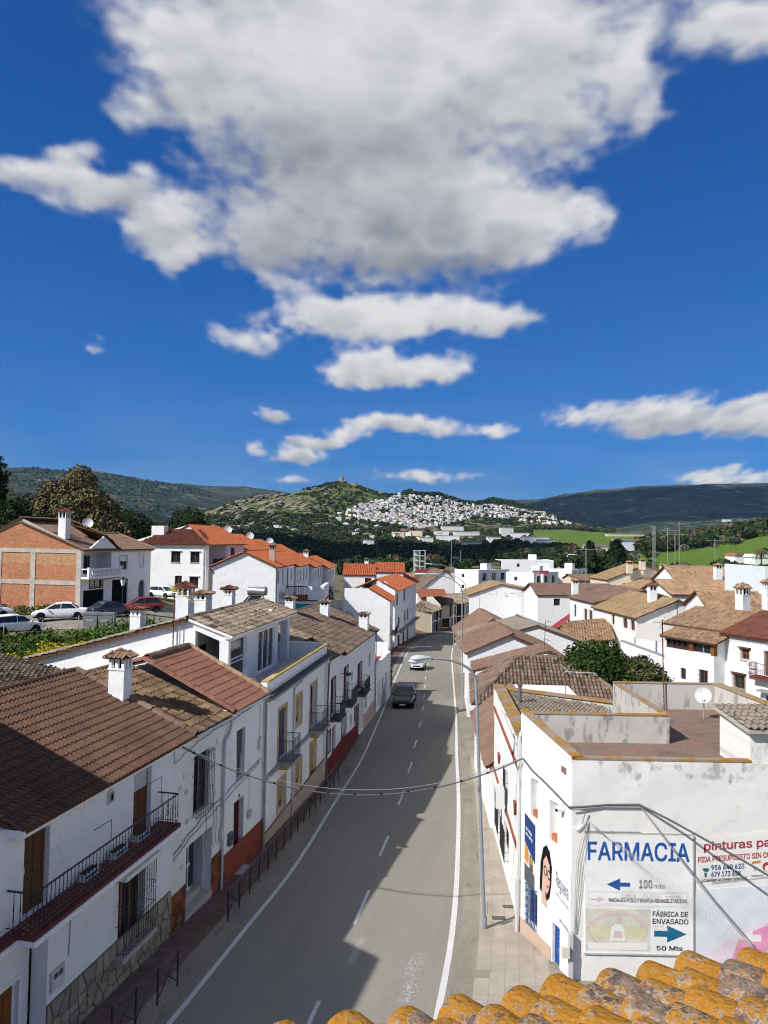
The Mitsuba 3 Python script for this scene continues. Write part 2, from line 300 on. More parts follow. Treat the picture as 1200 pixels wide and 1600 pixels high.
class MB:
    def __init__(s, fr=W0): s.v, s.f, s.c, s.n, s.fr = [], [], [], 0, fr

    def raw(s, v, f, col, g=.2):
        v = np.asarray(v, float); f = np.asarray(f, int)
        if f.shape[1] == 4: f = np.vstack([f[:, [0, 1, 2]], f[:, [0, 2, 3]]])
        s.v.append(v); s.f.append(f + s.n); s.n += len(v)
        if isinstance(col, np.ndarray): s.c.append(col)
        else: s.c.append(np.tile([[PI_[col] + .5, g]] if isinstance(col, str) else [[col, g]], (len(v), 1)))
        return s

    def box(s, a0, a1, o0, o1, z0, z1, col='white', g=.2, fr=None):
        v = [[x, y, z] for x in (a0, a1) for y in (o0, o1) for z in (z0, z1)]
        return s.raw((fr or s.fr).map(v), BOXF, col, g)

    def prism(s, poly, o0, o1, col='white', g=.2, fr=None):   # polygon in (s, z), from o0 to o1
        if not isinstance(poly, Polygon) and not hasattr(poly, 'geoms'): poly = Polygon(poly)
        for q in getattr(poly, 'geoms', [poly]):
            if q.area < 1e-6: continue
            m = trimesh.creation.extrude_polygon(q, o1 - o0, engine='earcut')
            v = np.stack([m.vertices[:, 0], m.vertices[:, 2] + o0, m.vertices[:, 1]], 1)
            s.raw((fr or s.fr).map(v), m.faces, col, g)
        return s

    def flat(s, poly, z0, z1, col='white', g=.2):   # polygon in world (x, y), from z0 to z1
        if not isinstance(poly, Polygon): poly = Polygon(poly)
        m = trimesh.creation.extrude_polygon(poly, z1 - z0, engine='earcut')
        return s.raw(m.vertices + [0, 0, z0], m.faces, col, g)

    def tube(s, pts, r, col='iron', sides=6, g=.2, fr=None):
        p = np.asarray(pts, float)
        if fr is not None: p = fr.map(p)
        t = np.gradient(p, axis=0); t /= np.linalg.norm(t, axis=1, keepdims=True) + 1e-12
        a = np.cross(t, np.where(np.abs(t[:, 2:]) < .9, [0, 0, 1.0], [1.0, 0, 0])); a /= np.linalg.norm(a, axis=1, keepdims=True) + 1e-12
        b, ang = np.cross(t, a), np.arange(sides) * 2 * np.pi / sides
        rr = np.broadcast_to(np.asarray(r, float), (len(p),))[:, None, None]
        v = (p[:, None] + rr * (np.cos(ang)[None, :, None] * a[:, None] + np.sin(ang)[None, :, None] * b[:, None])).reshape(-1, 3)
        i, j = np.meshgrid(np.arange(len(p) - 1), np.arange(sides), indexing='ij')
        f = np.stack([i * sides + j, i * sides + (j + 1) % sides, (i + 1) * sides + (j + 1) % sides, (i + 1) * sides + j], -1).reshape(-1, 4)
        f = np.vstack([f[:, [0, 1, 2]], f[:, [0, 2, 3]]])
        caps = [[e * sides, e * sides + k, e * sides + k + 1] for e in (0, len(p) - 1) for k in range(1, sides - 1)]
        return s.raw(v, np.vstack([f, caps]), col, g)

    def tm(s, m, col='white', g=.2, fr=None):
        v = np.array(m.vertices)
        return s.raw(fr.map(v) if fr is not None else v, m.faces, col, g)

    def put(s, name, parent=None, bsdf='paint', smooth=False, kind=None):
        k = key(name, parent)
        v, f, c = np.vstack(s.v), np.vstack(s.f), np.vstack(s.c)
        if smooth not in (False, True):
            # split at creases by hand so that uv stay with their vertices
            m = trimesh.Trimesh(v, f, process=False)
            fn = m.face_normals; flatv = v[f].reshape(-1, 3); flatc = c[f].reshape(-1, 2)
            q = np.round(flatv * 2000).astype(np.int64); _, inv = np.unique(q, axis=0, return_inverse=True); inv = inv.ravel()
            area = np.repeat(fn * m.area_faces[:, None], 3, 0); face_n = np.repeat(fn, 3, 0)
            order = np.argsort(inv, kind='stable'); start = np.searchsorted(inv[order], np.arange(inv.max() + 2))
            nn = np.zeros_like(flatv); cs = math.cos(math.radians(smooth))
            for a in range(inv.max() + 1):
                ids = order[start[a]:start[a + 1]]
                w = (face_n[ids] @ face_n[ids].T > cs) @ area[ids]
                nn[ids] = w
            nn /= np.linalg.norm(nn, axis=1, keepdims=True) + 1e-12
            path = meshkit.write_ply((flatv, np.arange(len(flatv)).reshape(-1, 3)), False, flatc, None, normals=nn)
            scene[k] = {'type': 'ply', 'filename': path, 'face_normals': False, 'bsdf': {'type': 'ref', 'id': bsdf}}
        else:
            scene[k] = mikit.ply((v, f), bsdf, smooth=smooth, uv=c)
        if kind: labels.setdefault(k, {})['kind'] = kind
        return k


def one(name, label, cat, mb, bsdf='paint', group=None, smooth=False):
    k = mb.put(name, None, bsdf, smooth)
    labels[k] = {'label': label, 'category': cat}
    if group: labels[k]['group'] = group
    return k


def struct(name, mb, bsdf, parent=None, smooth=False, kind='structure'):
    k = mb.put(name, parent, bsdf, smooth)
    if kind: labels[k] = {'kind': kind}
    return k


def rect(a0, a1, z0, z1): return Polygon([(a0, z0), (a1, z0), (a1, z1), (a0, z1)])


def arch(a0, a1, z0, z1):
    r = (a1 - a0) / 2
    return Polygon([(a0, z0), (a1, z0)] + [((a0 + a1) / 2 + r * math.cos(t), z1 - r + r * math.sin(t)) for t in np.linspace(0, math.pi, 9)])


def wall(fr, poly, parent, ops=(), thick=.28, col='white', bsdf='wall', name='wall', g=.2):
    if not isinstance(poly, Polygon): poly = Polygon(poly)
    for o in ops: poly = poly.difference(o.get('shape') or rect(*o['r']))
    k = MB(fr).prism(poly, -thick, 0, col, g).put(name, parent, bsdf)
    for o in ops: opening(fr, parent, **o)
    return k


def grille(fr, parent, a0, a1, z0, z1, o=.14, step=.13, cross=(.08, .36, .64, .92), col='iron', r=.009, box=True):
    m = MB(fr)
    for a in np.arange(a0, a1 + .01, step): m.tube([(a, o, z0), (a, o, z1)], r, col, 4, fr=fr)
    for c in cross:
        z = z0 + (z1 - z0) * c
        m.tube([(a0, o, z), (a1, o, z)], r, col, 4, fr=fr)
        if box:
            for a in (a0, a1): m.tube([(a, 0, z), (a, o, z)], r, col, 4, fr=fr)
    m.put('grille', parent, 'satin')


def opening(fr, parent, r, kind='win', name=None, d=.14, col='brown', pane=True, mull=1, bars=0, sill=None, trim=None, shade=None, shadecol='white_warm', gr=None, panel='wood', shape=None, tw=.11, hood=None):
    a0, a1, z0, z1 = r
    w = None
    if kind == 'hole': return
    nm = name or ('door' if kind in ('door', 'gate') else 'window')
    h = key(nm, parent)
    m = MB(fr)
    fw = min(.07, (a1 - a0) * .12)
    if kind in ('door', 'gate'):
        m.box(a0, a1, -d - .05, -d, z0, z1, panel)
        np_ = max(1, int(round((a1 - a0) / .45)))
        for i in range(np_):
            b0 = a0 + (a1 - a0) * i / np_; b1 = a0 + (a1 - a0) * (i + 1) / np_
            for (c0, c1) in ((.05, .42), (.47, .94)):
                m.box(b0 + .06, b1 - .06, -d, -d + .018, z0 + (z1 - z0) * c0, z0 + (z1 - z0) * c1, panel)
        m.put('panel', h, 'paint')
        f = MB(fr)
        for (x0, x1, y0, y1) in ((a0, a0 + fw, z0, z1), (a1 - fw, a1, z0, z1), (a0 + fw, a1 - fw, z1 - fw, z1)): f.box(x0, x1, -d + .0, -d + .03, y0, y1, col)
        f.put('frame', h, 'satin')
        if kind == 'door' and z1 - z0 > 1.2: MB(fr).box(a0 + .12, a0 + .15, -d + .02, -d + .07, z0 + .95, z0 + 1.08, 'alu').put('handle', h, 'metal')
    else:
        MB(fr).box(a0, a1, -d - .06, -d - .05, z0, z1, 'black').put('pane', h, 'pane')
        for (x0, x1, y0, y1) in ((a0, a0 + fw, z0, z1), (a1 - fw, a1, z0, z1), (a0 + fw, a1 - fw, z1 - fw, z1), (a0 + fw, a1 - fw, z0, z0 + fw)): m.box(x0, x1, -d - .05, -d, y0, y1, col)
        for i in range(1, mull + 1):
            x = a0 + (a1 - a0) * i / (mull + 1); m.box(x - fw * .6, x + fw * .6, -d - .049, -d + .004, z0 + fw, z1 - fw, col)
        for i in range(1, bars + 1):
            z = z0 + (z1 - z0) * i / (bars + 1); m.box(a0 + fw, a1 - fw, -d - .048, -d - .003, z - .02, z + .02, col)
        m.put('frame', h, 'satin')
    if shade:
        s = MB(fr); zb = z1 - (z1 - z0) * shade; n = max(3, int((z1 - zb) / .07))
        for i in range(n):
            y0 = zb + (z1 - zb) * i / n; s.box(a0 + .02, a1 - .02, -d + .012 + .008 * (i % 2), -d + .028 + .008 * (i % 2), y0, y0 + (z1 - zb) / n * .96, shadecol)
        s.put('shutter', h)
    if sill: MB(fr).box(a0 - .08, a1 + .08, -.05, .09, z0 - .09, z0 - .01, sill).put('sill', h)
    if hood: MB(fr).box(a0 - .15, a1 + .15, -.02, .22, z1 + .06, z1 + .14, hood).put('hood', h)
    if trim:
        q = MB(fr)
        outer = rect(a0 - tw, a1 + tw, z0 - (0 if kind in ('door', 'gate') else tw), z1 + tw).difference(rect(a0, a1, z0 - .01, z1))
        q.prism(outer, -.01, .025, trim); q.put('surround', h)
    if gr: grille(fr, h, a0 - .05, a1 + .05, z0 - .05, z1 + .05, **(gr if isinstance(gr, dict) else {}))


PROF = {2: np.array([(0, 0), (.10, .62), (.29, 1), (.48, .62), (.58, 0), (.79, -.28), (1, 0)]), 1: np.array([(0, 0), (.29, 1), (.58, 0), (.79, -.25), (1, 0)]), 0: np.array([(0, 0), (.3, 1), (.6, 0), (1, 0)])}


def tile_mesh(n, w, L, h, detail, tone, style, jit, ov=.03):
    """n tiles: (n, verts, 3) in (u, v, height), their faces and uv."""
    p = PROF[detail]; k = len(p)
    lo = np.stack([p[:, 0] * w, np.full(k, -ov), p[:, 1] * h + .036], 1); hi = np.stack([p[:, 0] * w, np.full(k, L), p[:, 1] * h - .006], 1)
    lip = lo - [0, -.012, .045]
    v = np.vstack([hi, lo, lip])
    f = []
    for i in range(k - 1):
        f += [[i, i + 1, k + i + 1, k + i], [k + i, k + i + 1, 2 * k + i + 1, 2 * k + i]]
    V = v[None] + np.zeros((n, 1, 1))
    V[:, :, 0] += jit * rng.normal(0, .12 * w, (n, 1)) + jit * rng.normal(0, .1 * w, (n, 1)) * (v[None, :, 1] / L)
    V[:, :, 2] += np.abs(jit) * rng.uniform(0, .03, (n, 1))
    V[:, :, 1] += jit * rng.uniform(-.05, .05, (n, 1))
    uv = np.zeros((n, len(v), 2)); uv[:, :, 0] = tone[:, None]; uv[:, :, 1] = style + .5
    return V, np.array(f), uv


def roof(parent, poly, style, w=.22, L=.36, detail=1, jit=.3, indiv=0, thick=.10, slab='brown', name='roof', under=True):
    """poly: 3-D corners of one roof plane, the first two along its eave."""
    poly = [np.asarray(p, float) for p in poly]
    P0, P1 = poly[0], poly[1]
    u = (P1 - P0) / np.linalg.norm(P1 - P0); nn = np.cross(u, poly[2] - P1); nn /= np.linalg.norm(nn)
    if nn[2] < 0: nn = -nn
    v = np.cross(nn, u)
    if v[2] < 0: v = -v
    q = np.array([[(p - P0) @ u, (p - P0) @ v] for p in poly]); pg = Polygon(q).buffer(0)
    B = np.stack([u, v, nn])
    h = None
    if under:
        m = trimesh.creation.extrude_polygon(pg, thick, engine='earcut')
        s = MB().raw((m.vertices - [0, 0, thick + .012]) @ B + P0, m.faces, slab)
        h = s.put(name, parent)
    else: h = key(name, parent); 
    x0, y0, x1, y1 = pg.bounds
    nx, ny = int(np.ceil((x1 - x0) / w)), int(np.ceil((y1 - y0) / L))
    ii, jj = np.meshgrid(np.arange(nx), np.arange(ny), indexing='ij'); ii, jj = ii.ravel(), jj.ravel()
    ox, oy = x0 + ii * w, y0 + jj * L
    import shapely
    ok = shapely.contains_xy(pg.buffer(.02), ox + w * .5, oy + L * .45)
    ox, oy = ox[ok], oy[ok]
    n = len(ox)
    if n == 0: return h
    tone = np.clip(rng.normal(.5, .13 if style in (0, 1, 3, 8) else .30, n), 0, 1)
    V, f, uv = tile_mesh(n, w, L, .30 * w, detail, tone, style, jit)
    V[:, :, 0] += ox[:, None]; V[:, :, 1] += oy[:, None]
    top = y1 - .0
    V[:, :, 1] = np.minimum(V[:, :, 1], top)
    V[:, :, 2] += .22 * min(jit, .4) * (meshkit.fbm(np.stack([V[:, :, 0] * .55 + P0[0], V[:, :, 1] * .55 + P0[1], 0 * V[:, :, 0]], -1), 3, 6) - .35)
    Wd = V @ B + P0
    near = np.argsort(np.linalg.norm(Wd.mean(1) - EYE, axis=1))
    ind = set(near[:indiv].tolist())
    k = len(f)
    for i in near[:indiv]:
        MB().raw(Wd[i], f, uv[i]).put('tile', h, 'tile')
    rest = [i for i in range(n) if i not in ind]
    if rest:
        R = Wd[rest]; nv = R.shape[1]
        F = (f[None] + (np.arange(len(rest)) * nv)[:, None, None]).reshape(-1, 4)
        MB().raw(R.reshape(-1, 3), F, uv[rest].reshape(-1, 2)).put('roof_tiles' if indiv else 'tiles', h, 'tile', kind='stuff')
    return h


def ridge(parent, p, q, style, r=.11, L=.38, name='ridge_tiles', bsdf='tile', sink=.03):
    p, q = np.asarray(p, float), np.asarray(q, float); n = max(1, int(np.linalg.norm(q - p) / L)); d = (q - p) / n; t = d / np.linalg.norm(d)
    a = np.cross(t, [0, 0, 1.0]); a /= np.linalg.norm(a); b = np.cross(a, t)
    m = MB(); th = np.linspace(0, np.pi, 6)
    for i in range(n):
        rr = r * (1 + rng.normal(0, .05)); c0 = p + d * i - t * .03; c1 = p + d * (i + 1)
        ring = lambda c, k: c + rr * k * (np.cos(th)[:, None] * a + np.sin(th)[:, None] * b) - b * sink
        v = np.vstack([ring(c0, 1.08), ring(c1, .94), ring(c0, .9)])
        f = [[j, j + 1, 7 + j, 6 + j] for j in range(5)] + [[j, j + 1, 13 + j, 12 + j] for j in range(5)]
        uv = np.tile([[np.clip(rng.normal(.6, .25), 0, 1), style + .5]], (len(v), 1))
        m.raw(v, f, uv)
    return m.put(name, parent, bsdf)


def chimney(label, x, y, z0, h, w=.45, d=.45, ang=0, style=6, cap='hip', col='white', group=None):
    t = thing('chimney', label, 'chimney', group)
    fr = Fr((x, y), (math.cos(math.radians(ang)), math.sin(math.radians(ang))))
    zb = z0 + h * .62
    MB(fr).box(-w / 2, w / 2, -d / 2, d / 2, z0 - .4, zb, col).box(-w / 2 - .03, w / 2 + .03, -d / 2 - .03, d / 2 + .03, zb, zb + .05, col).put('shaft', t, 'wall')
    m = MB(fr); zt = z0 + h * .82
    for a in (-1, 0, 1):
        for b in (-1, 0, 1):
            if a or b: m.box(a * (w / 2 - .05) - .05, a * (w / 2 - .05) + .05, b * (d / 2 - .05) - .05, b * (d / 2 - .05) + .05, zb + .05, zt, col)
    m.box(-w / 2 + .12, w / 2 - .12, -d / 2 + .12, d / 2 - .12, zb + .05, zt, 'black'); m.put('vent', t, 'wall')
    o = .14; c = MB(fr); a, b = w / 2 + o, d / 2 + o
    c.box(-a + .04, a - .04, -b + .04, b - .04, zt, zt + .04, col); c.put('cap_slab', t, 'wall')
    zz = z0 + h
    A = [fr.P(-a, b, zt + .05), fr.P(a, b, zt + .05), fr.P(a, -b, zt + .05), fr.P(-a, -b, zt + .05)]; top = fr.P(0, 0, zz)
    for i in range(4): roof(t, [A[i], A[(i + 1) % 4], top], style, w=.15, L=max(.2, (zz - zt)), detail=1, jit=.25, thick=.02, name='cap')
    return t

# ------------------------------------------------------------------ the setting: terrain, road, pavements
TERRAIN = np.array([ (-14, -40, 1.2), (20, -40, 1), (-7, 0, 0), (-4, 10, -0.6), (-2, 20, -1.2), (0, 30, -1.8), (2, 45, -2.6), (3.5, 60, -3.5), (5, 80, -4.7), (7, 100, -5.8), (10, 130, -7.6), (16, 160, -9.3), (25, 175, -9.9), (-25, 10, 0.5), (-20, 18, 0.8), (-16, 25, 1.2), (-25, 40, 3.2), (-16, 45, 3.0), (-18, 55, 3.3), (-14, 60, 2.8), (-28, 50, 3.1), (-29, 57, 2.9), (-30, 65, 3.3), (-60, 66, 4), (-36, 75, 3), (-22, 78, 2.6), (-25, 90, 2.3), (-28, 100, 2.6), (-15, 100, -1), (-20, 120, 0), (-8, 120, -5), (-9, 60, -0.5), (-9, 45, -0.5), (12, 10, -0.8), (12, 25, -1.2), (15, 40, -2.2), (20, 55, -2), (30, 58, -0.9), (25, 80, -3), (40, 90, -2), (30, 120, -6), (60, 120, -2), (30, 150, -8), (30, 200, -10), (0, 250, -10), (10, 300, -9), (19, 394, -5.1), (60, 300, -6), (-60, 300, -2), (-50, 200, 0), (60, 200, -7), (-120, 400, 5), (-60, 150, 5), (-110, 150, 9), (-200, 300, 20), (100, 200, -3), (160, 200, 4), (80, 60, 1), (60, 30, 0), (26.1, 600, -6.8), (39.1, 900, -6.4), (104.3, 1200, -3), (152.2, 350, 2.8), (219.1, 420, 11.9), (248.7, 520, 11.4), (323.5, 620, 25.3), (97.4, 280, -2.1), (65.2, 250, 0.1), (456.5, 700, 45.7), (187.8, 480, 4.4), (316.5, 1300, 29.6), (420.9, 1100, 24.4), (391.3, 1250, 31.4), (260.9, 1000, 10.8), (313, 900, 11.3), (556.5, 1600, 19.9), (260, 650, 7.8), (173.9, 500, 2), (156.5, 600, 1.5), (-391.3, 1500, 43.9), (-375.7, 1600, 70.4), (-354.8, 1700, 94), (-313, 1800, 118.7), (-271.3, 1950, 137.2), (-213.9, 2050, 155.5), (-158.9, 2150, 178.6), (-128.2, 2200, 188.8), (-76.5, 2200, 180), (-19.1, 2200, 161.8), (76.5, 2200, 165.3), (172.2, 2200, 155.3), (267.8, 2200, 132), (340, 2300, 150.4), (400, 2300, 135.4), (459.1, 2200, 104.4), (521.7, 2000, 66.3), (561.7, 1900, 51.4), (-413.9, 1400, 27.5), (-281.7, 1200, 16.9), (-226.1, 1300, 26.6), (-182.6, 1400, 38.5), (-99, 1700, 90.7), (-81.6, 1400, 34), (-69.9, 1200, 4.7), (62.6, 1800, 90.3), (52.2, 1500, 37.9), (45.2, 1300, 11.7), (219.1, 1800, 77.1), (182.6, 1500, 33.5), (295.7, 1700, 52.7), (361.7, 1600, 40.4), (-130.4, 1000, 4.6), (-234.8, 900, 3.3), (0, 1050, -0.9), (91.3, 1050, 0.6), (191.3, 1100, 9.3), (-243.5, 700, 4.1), (-260.9, 600, 6.8), (-678.3, 2600, 22.8), (-182.6, 3000, 34.2), (260.9, 3000, 33.4), (782.6, 3000, 31.3), (-407, 2600, 38.4), (-2739.1, 4500, 425), (-2347.8, 4500, 415.6), (-2191.3, 4500, 425.9), (-1995.7, 4500, 409.5), (-1760.9, 4500, 385.9), (-1495.7, 4300, 331.1), (-1278.3, 4200, 290), (-1095.7, 4200, 271), (-1173.9, 5000, 331.3), (-1243.5, 6500, 460.2), (-1034.8, 7000, 475.3), (-678.3, 6500, 378.8), (0, 7000, 284.9), (-1217.4, 2800, 101.1), (-973.9, 2800, 105), (-1304.3, 2500, 88), (-626.1, 1600, 28.8), (-1521.7, 2500, 106.2), (-469.6, 1000, 12.2), (1252.2, 8000, 448.4), (1400, 7000, 410.8), (1460.9, 6000, 389.2), (1673.9, 5500, 406), (1869.6, 5000, 401.8), (2260.9, 5200, 440.6), (2713, 5200, 461.4), (3255.7, 5200, 501.7), (1217.4, 4000, 134.8), (1652.2, 3800, 159.7), (1982.6, 3800, 181.5), (717.4, 3300, 59.8), (1043.5, 3000, 59), (1304.3, 2500, 68.8), (521.7, 6000, 97.6), (0, 9500, 176.2), (-4130.4, 9500, 399.3), (4130.4, 9500, 531.4) ])
ROAD_L = np.array([(-14.5, -25), (-9.2, 0), (-5.15, 18.8), (-4.1, 24.4), (-3.4, 28.1), (-2.16, 38.3), (-1.3, 45.3), (-.24, 58.8), (1.86, 89.6), (4.7, 124.7), (8.9, 150.2), (16, 170), (30, 184), (60, 200)], float)
ROAD_R = np.array([(-7.6, -25), (-2.4, 0), (1.74, 20.1), (2.25, 22.9), (2.78, 26.6), (3.3, 31), (4.08, 38.3), (4.98, 48.3), (6.0, 58.8), (8.7, 90), (11.4, 120), (15.1, 146), (21.5, 163), (34, 175.5), (63, 191)], float)


def smooth_line(p, step=1.5):
    from scipy.interpolate import PchipInterpolator
    s = np.r_[0, np.cumsum(np.linalg.norm(np.diff(p, axis=0), axis=1))]
    q = np.arange(0, s[-1], step)
    return np.stack([PchipInterpolator(s, p[:, 0])(q), PchipInterpolator(s, p[:, 1])(q)], 1)


RL, RR = smooth_line(ROAD_L), smooth_line(ROAD_R)


def zroad(x, y): return -.058 * np.minimum(y, 171) + np.minimum(.0 * y, 0)


def toward(x, y):   # polar-log coordinates in which near and far ground are equally fine
    r = np.hypot(x, y) + 12
    return np.stack([np.arctan2(x, np.maximum(y, -1e9)) * 4.2, np.log(r)], -1)


_rbf = RBFInterpolator(toward(TERRAIN[:, 0], TERRAIN[:, 1]), TERRAIN[:, 2] / (np.hypot(TERRAIN[:, 0], TERRAIN[:, 1]) + 40), kernel='linear', smoothing=.0)
_centre = LineString(smooth_line((np.vstack([ROAD_L[:14]]) + np.vstack([ROAD_R[[0, 1, 2, 3, 4, 6, 7, 8, 9, 10, 11, 12, 13, 14]]])) / 2, 4))


def zterrain(x, y, carve=True):
    x, y = np.asarray(x, float), np.asarray(y, float); sh = x.shape; x, y = x.ravel(), y.ravel()
    th = np.arctan2(x, y); thc = np.clip(th, -1.0, 1.0); r = np.hypot(x, y)
    z = _rbf(toward(r * np.sin(thc), r * np.cos(thc))) * (r + 40)
    z = np.where(np.abs(th) > 1.6, np.minimum(z, 2 + .05 * r), z)
    rough = np.clip((r - 500) / 1200, 0, 1)
    P = np.stack([x, y, 0 * x], -1)
    z = z + rough * (np.clip(r, 0, 5000) * .012 * (meshkit.fbm(P / np.clip(r, 400, 4000)[:, None] * 9 + 3, 5, 2) - .5) + 16 * np.clip(r / 3000, 0, 2) * (meshkit.fbm(P / 160, 4, 4) - .5))
    z = np.where(z > 500, 500 + (z - 500) * .12, z)
    if carve:
        import shapely
        near = (r < 230) & (y > -60)
        d = np.full(len(x), 99.0); d[near] = shapely.distance(_centre, shapely.points(x[near], y[near]))
        k = np.clip((13 - d) / 5, 0, 1)
        z = np.where(near, z * (1 - k) + k * np.minimum(z, -.058 * np.minimum(y, 171) - .22), z)
    return z.reshape(sh)


def green_of(x, y):   # how grassy and how rocky the ground is
    r = np.hypot(x, y); a = x / np.maximum(y, 1)
    g = np.full(x.shape, .34) + .25 * (meshkit.fbm(np.stack([x, y, 0 * x], -1) / 130, 3, 8) - .5)
    field = ((a > .33) & (r > 210) & (r < 640) & (y > 0)) | ((a > .20) & (a < .42) & (r > 900) & (r < 1500) & (y > 0))
    g = np.where(field, .95, g)
    g = np.where((r < 75) & (x < -8) & (x > -24) & (y > 30), .8, g)
    rk = np.full(x.shape, .12)
    hill = (r > 1150) & (r < 2500) & (a > -.32) & (a < .02)
    rk = np.where(hill, .44 - .8 * np.clip(a + .13, 0, .2), rk); g = np.where(hill, .50, g)
    return g, rk


def sheet(x, y, z, uv):
    n, m = x.shape
    i, j = np.meshgrid(np.arange(n - 1), np.arange(m - 1), indexing='ij')
    f = np.stack([i * m + j, i * m + j + 1, (i + 1) * m + j + 1, (i + 1) * m + j], -1).reshape(-1, 4)
    return np.stack([x, y, z], -1).reshape(-1, 3), f, uv.reshape(-1, 2)


def terrain_piece(name, th, r, mat):
    R, TH = np.meshgrid(r, th, indexing='ij')
    x, y = R * np.sin(TH), R * np.cos(TH)
    z = zterrain(x, y); g, k = green_of(x, y)
    v, f, uv = sheet(x, y, z, np.stack([g, k], -1))
    return struct(name, MB().raw(v, f, uv), mat, smooth=True)


wide = np.concatenate([np.linspace(-math.pi, -.62, 40)[:-1], np.linspace(-.62, .62, 220), np.linspace(.62, math.pi, 40)[1:]])
terrain_piece('ground', wide, np.geomspace(2, 230, 130), 'ground_mat')
terrain_piece('valley_and_castle_hill', wide, np.r_[np.geomspace(230, 1000, 60), np.geomspace(1000, 2500, 150)[1:]], 'ground_mat')
terrain_piece('mountains', wide, np.geomspace(2500, 9500, 120), 'mountain_mat')


def strip(A, B, lift, name, mat, parent=None, col=.5, kind='structure', side=0.0):
    n = min(len(A), len(B))
    v = []
    for p, q in ((a, b) for a, b in zip(A[:n], B[:n])):
        v += [[p[0], p[1], zroad(*p) + lift], [q[0], q[1], zroad(*q) + lift]]
    v = np.array(v); f = np.array([[2 * i, 2 * i + 1, 2 * i + 3, 2 * i + 2] for i in range(n - 1)])
    m = MB().raw(v, f, col)
    if side:
        w = v.copy(); w[:, 2] -= side
        nv = len(v); vv = np.vstack([v, w]); e = [0, 1]
        ff = [[2 * i + k, 2 * i + 2 + k, nv + 2 * i + 2 + k, nv + 2 * i + k] for i in range(n - 1) for k in (0, 1)]
        m = MB().raw(v, f, col).raw(vv, np.array(ff), col)
    return struct(name, m, mat, parent, kind=kind) if kind else m.put(name, parent, mat)


def resample(P, n):
    s = np.r_[0, np.cumsum(np.linalg.norm(np.diff(P, axis=0), axis=1))]; q = np.linspace(0, s[-1], n)
    return np.stack([np.interp(q, s, P[:, 0]), np.interp(q, s, P[:, 1])], 1)


RL, RR = resample(RL, 170), resample(RR, 170)
nL = np.gradient(RL, axis=0); nL = np.stack([nL[:, 1], -nL[:, 0]], 1) / np.linalg.norm(nL, axis=1, keepdims=True)
nR = np.gradient(RR, axis=0); nR = np.stack([nR[:, 1], -nR[:, 0]], 1) / np.linalg.norm(nR, axis=1, keepdims=True)
strip(RL - nL * .9, RR + nR * .8, 0, 'road', 'asphalt')
strip(RL - nL * .06, RL + nL * .08, .004, 'edge_line', 'paint', 'road', 'marking', None)
strip(RR - nR * .11, RR + nR * .07, .004, 'edge_line', 'paint', 'road', 'marking', None)
for (x0, y0, x1, y1) in [(-.76, 24.3, -.31, 26.98), (.04, 30.3, .42, 32.74), (.94, 37.25, 1.34, 40.0), (1.66, 43.6, 1.98, 46.2), (2.28, 50.2, 2.58, 52.8), (2.98, 57.3, 3.28, 60.0), (3.62, 65, 3.9, 67.6), (4.1, 71.8, 4.36, 74.4), (4.62, 79, 4.86, 81.8), (5.1, 86, 5.32, 88.8), (5.66, 93.5, 5.9, 96.3), (6.3, 101, 6.54, 104), (-1.98, 17.2, -1.5, 19.9)]:
    w = .055
    v = [[x0 - w, y0, zroad(x0, y0) + .004], [x0 + w, y0, zroad(x0, y0) + .004], [x1 + w, y1, zroad(x1, y1) + .004], [x1 - w, y1, zroad(x1, y1) + .004]]
    MB().raw(v, [[0, 1, 2, 3]], 'marking', .5).put('centre_dash', 'road')
# flecks left of an older painted line
m = MB()
for (cx, cy, wd, ln) in [(1.0, 21.2, .13, 2.6), (-.62, 22.6, .06, 1.6)]:
    for k in range(330):
        q = rng.uniform(-.5, .5); x, y = cx + rng.normal(0, wd) + .19 * q * ln, cy + q * ln; r_ = rng.uniform(.008, .03)
        a = [(x + r_ * math.cos(t) * rng.uniform(.6, 1.2), y + 1.8 * r_ * math.sin(t) * rng.uniform(.6, 1.2)) for t in np.linspace(0, 2 * math.pi, 7)[:-1]]
        m.raw([(p[0], p[1], zroad(*p) + .003) for p in a], [[0, i, i + 1] for i in range(1, 5)], 'markold', .9)
m.put('worn_paint', 'road', kind='stuff')
# gutters, kerbs and pavements
strip(RL - nL * .95, RL - nL * .32, .055, 'gutter', 'gutter', side=.1)
strip(RL - nL * 3.4, RL - nL * .95, .12, 'pavement_left', 'pave', side=.2)
strip(RR + nR * .22, RR + nR * .62, .06, 'gutter', 'gutter', side=.1)
strip(RR + nR * .62, RR + nR * 4.2, .118, 'pavement_right', 'gutter', side=.2)
# paving slabs of the right-hand pavement, as far as the picture tells them apart
c = RR + nR * .62
for i0, y in enumerate(np.arange(18.0, 47.0, .42)):
    for j in range(5):
        k = np.interp(y, RR[:, 1], np.arange(len(RR))); x = np.interp(y, RR[:, 1], RR[:, 0]) + .78 + j * .42 + .05
        lim = 5.35 - (y - 20.9) * .31 if y < 23.5 else 4.5 + (y - 24.5) * .0615
        if x + .4 > lim + .5: continue
        q = [(x + .002, y + .003), (x + .413, y + .003), (x + .413 + .075, y + .416), (x + .002 + .075, y + .416)]
        hgt = rng.uniform(.124, .130)
        v = [(a, b, zroad(a, b) + hgt) for a, b in q] + [(a, b, zroad(a, b) + .10) for a, b in q]
        if rng.random() < .985: MB().raw(v, [[0, 1, 2, 3], [0, 1, 5, 4], [1, 2, 6, 5], [2, 3, 7, 6], [3, 0, 4, 7]], ['slab1', 'slab1', 'slab2', 'slab3'][rng.integers(4)], .5).put('slab', 'pavement_right')

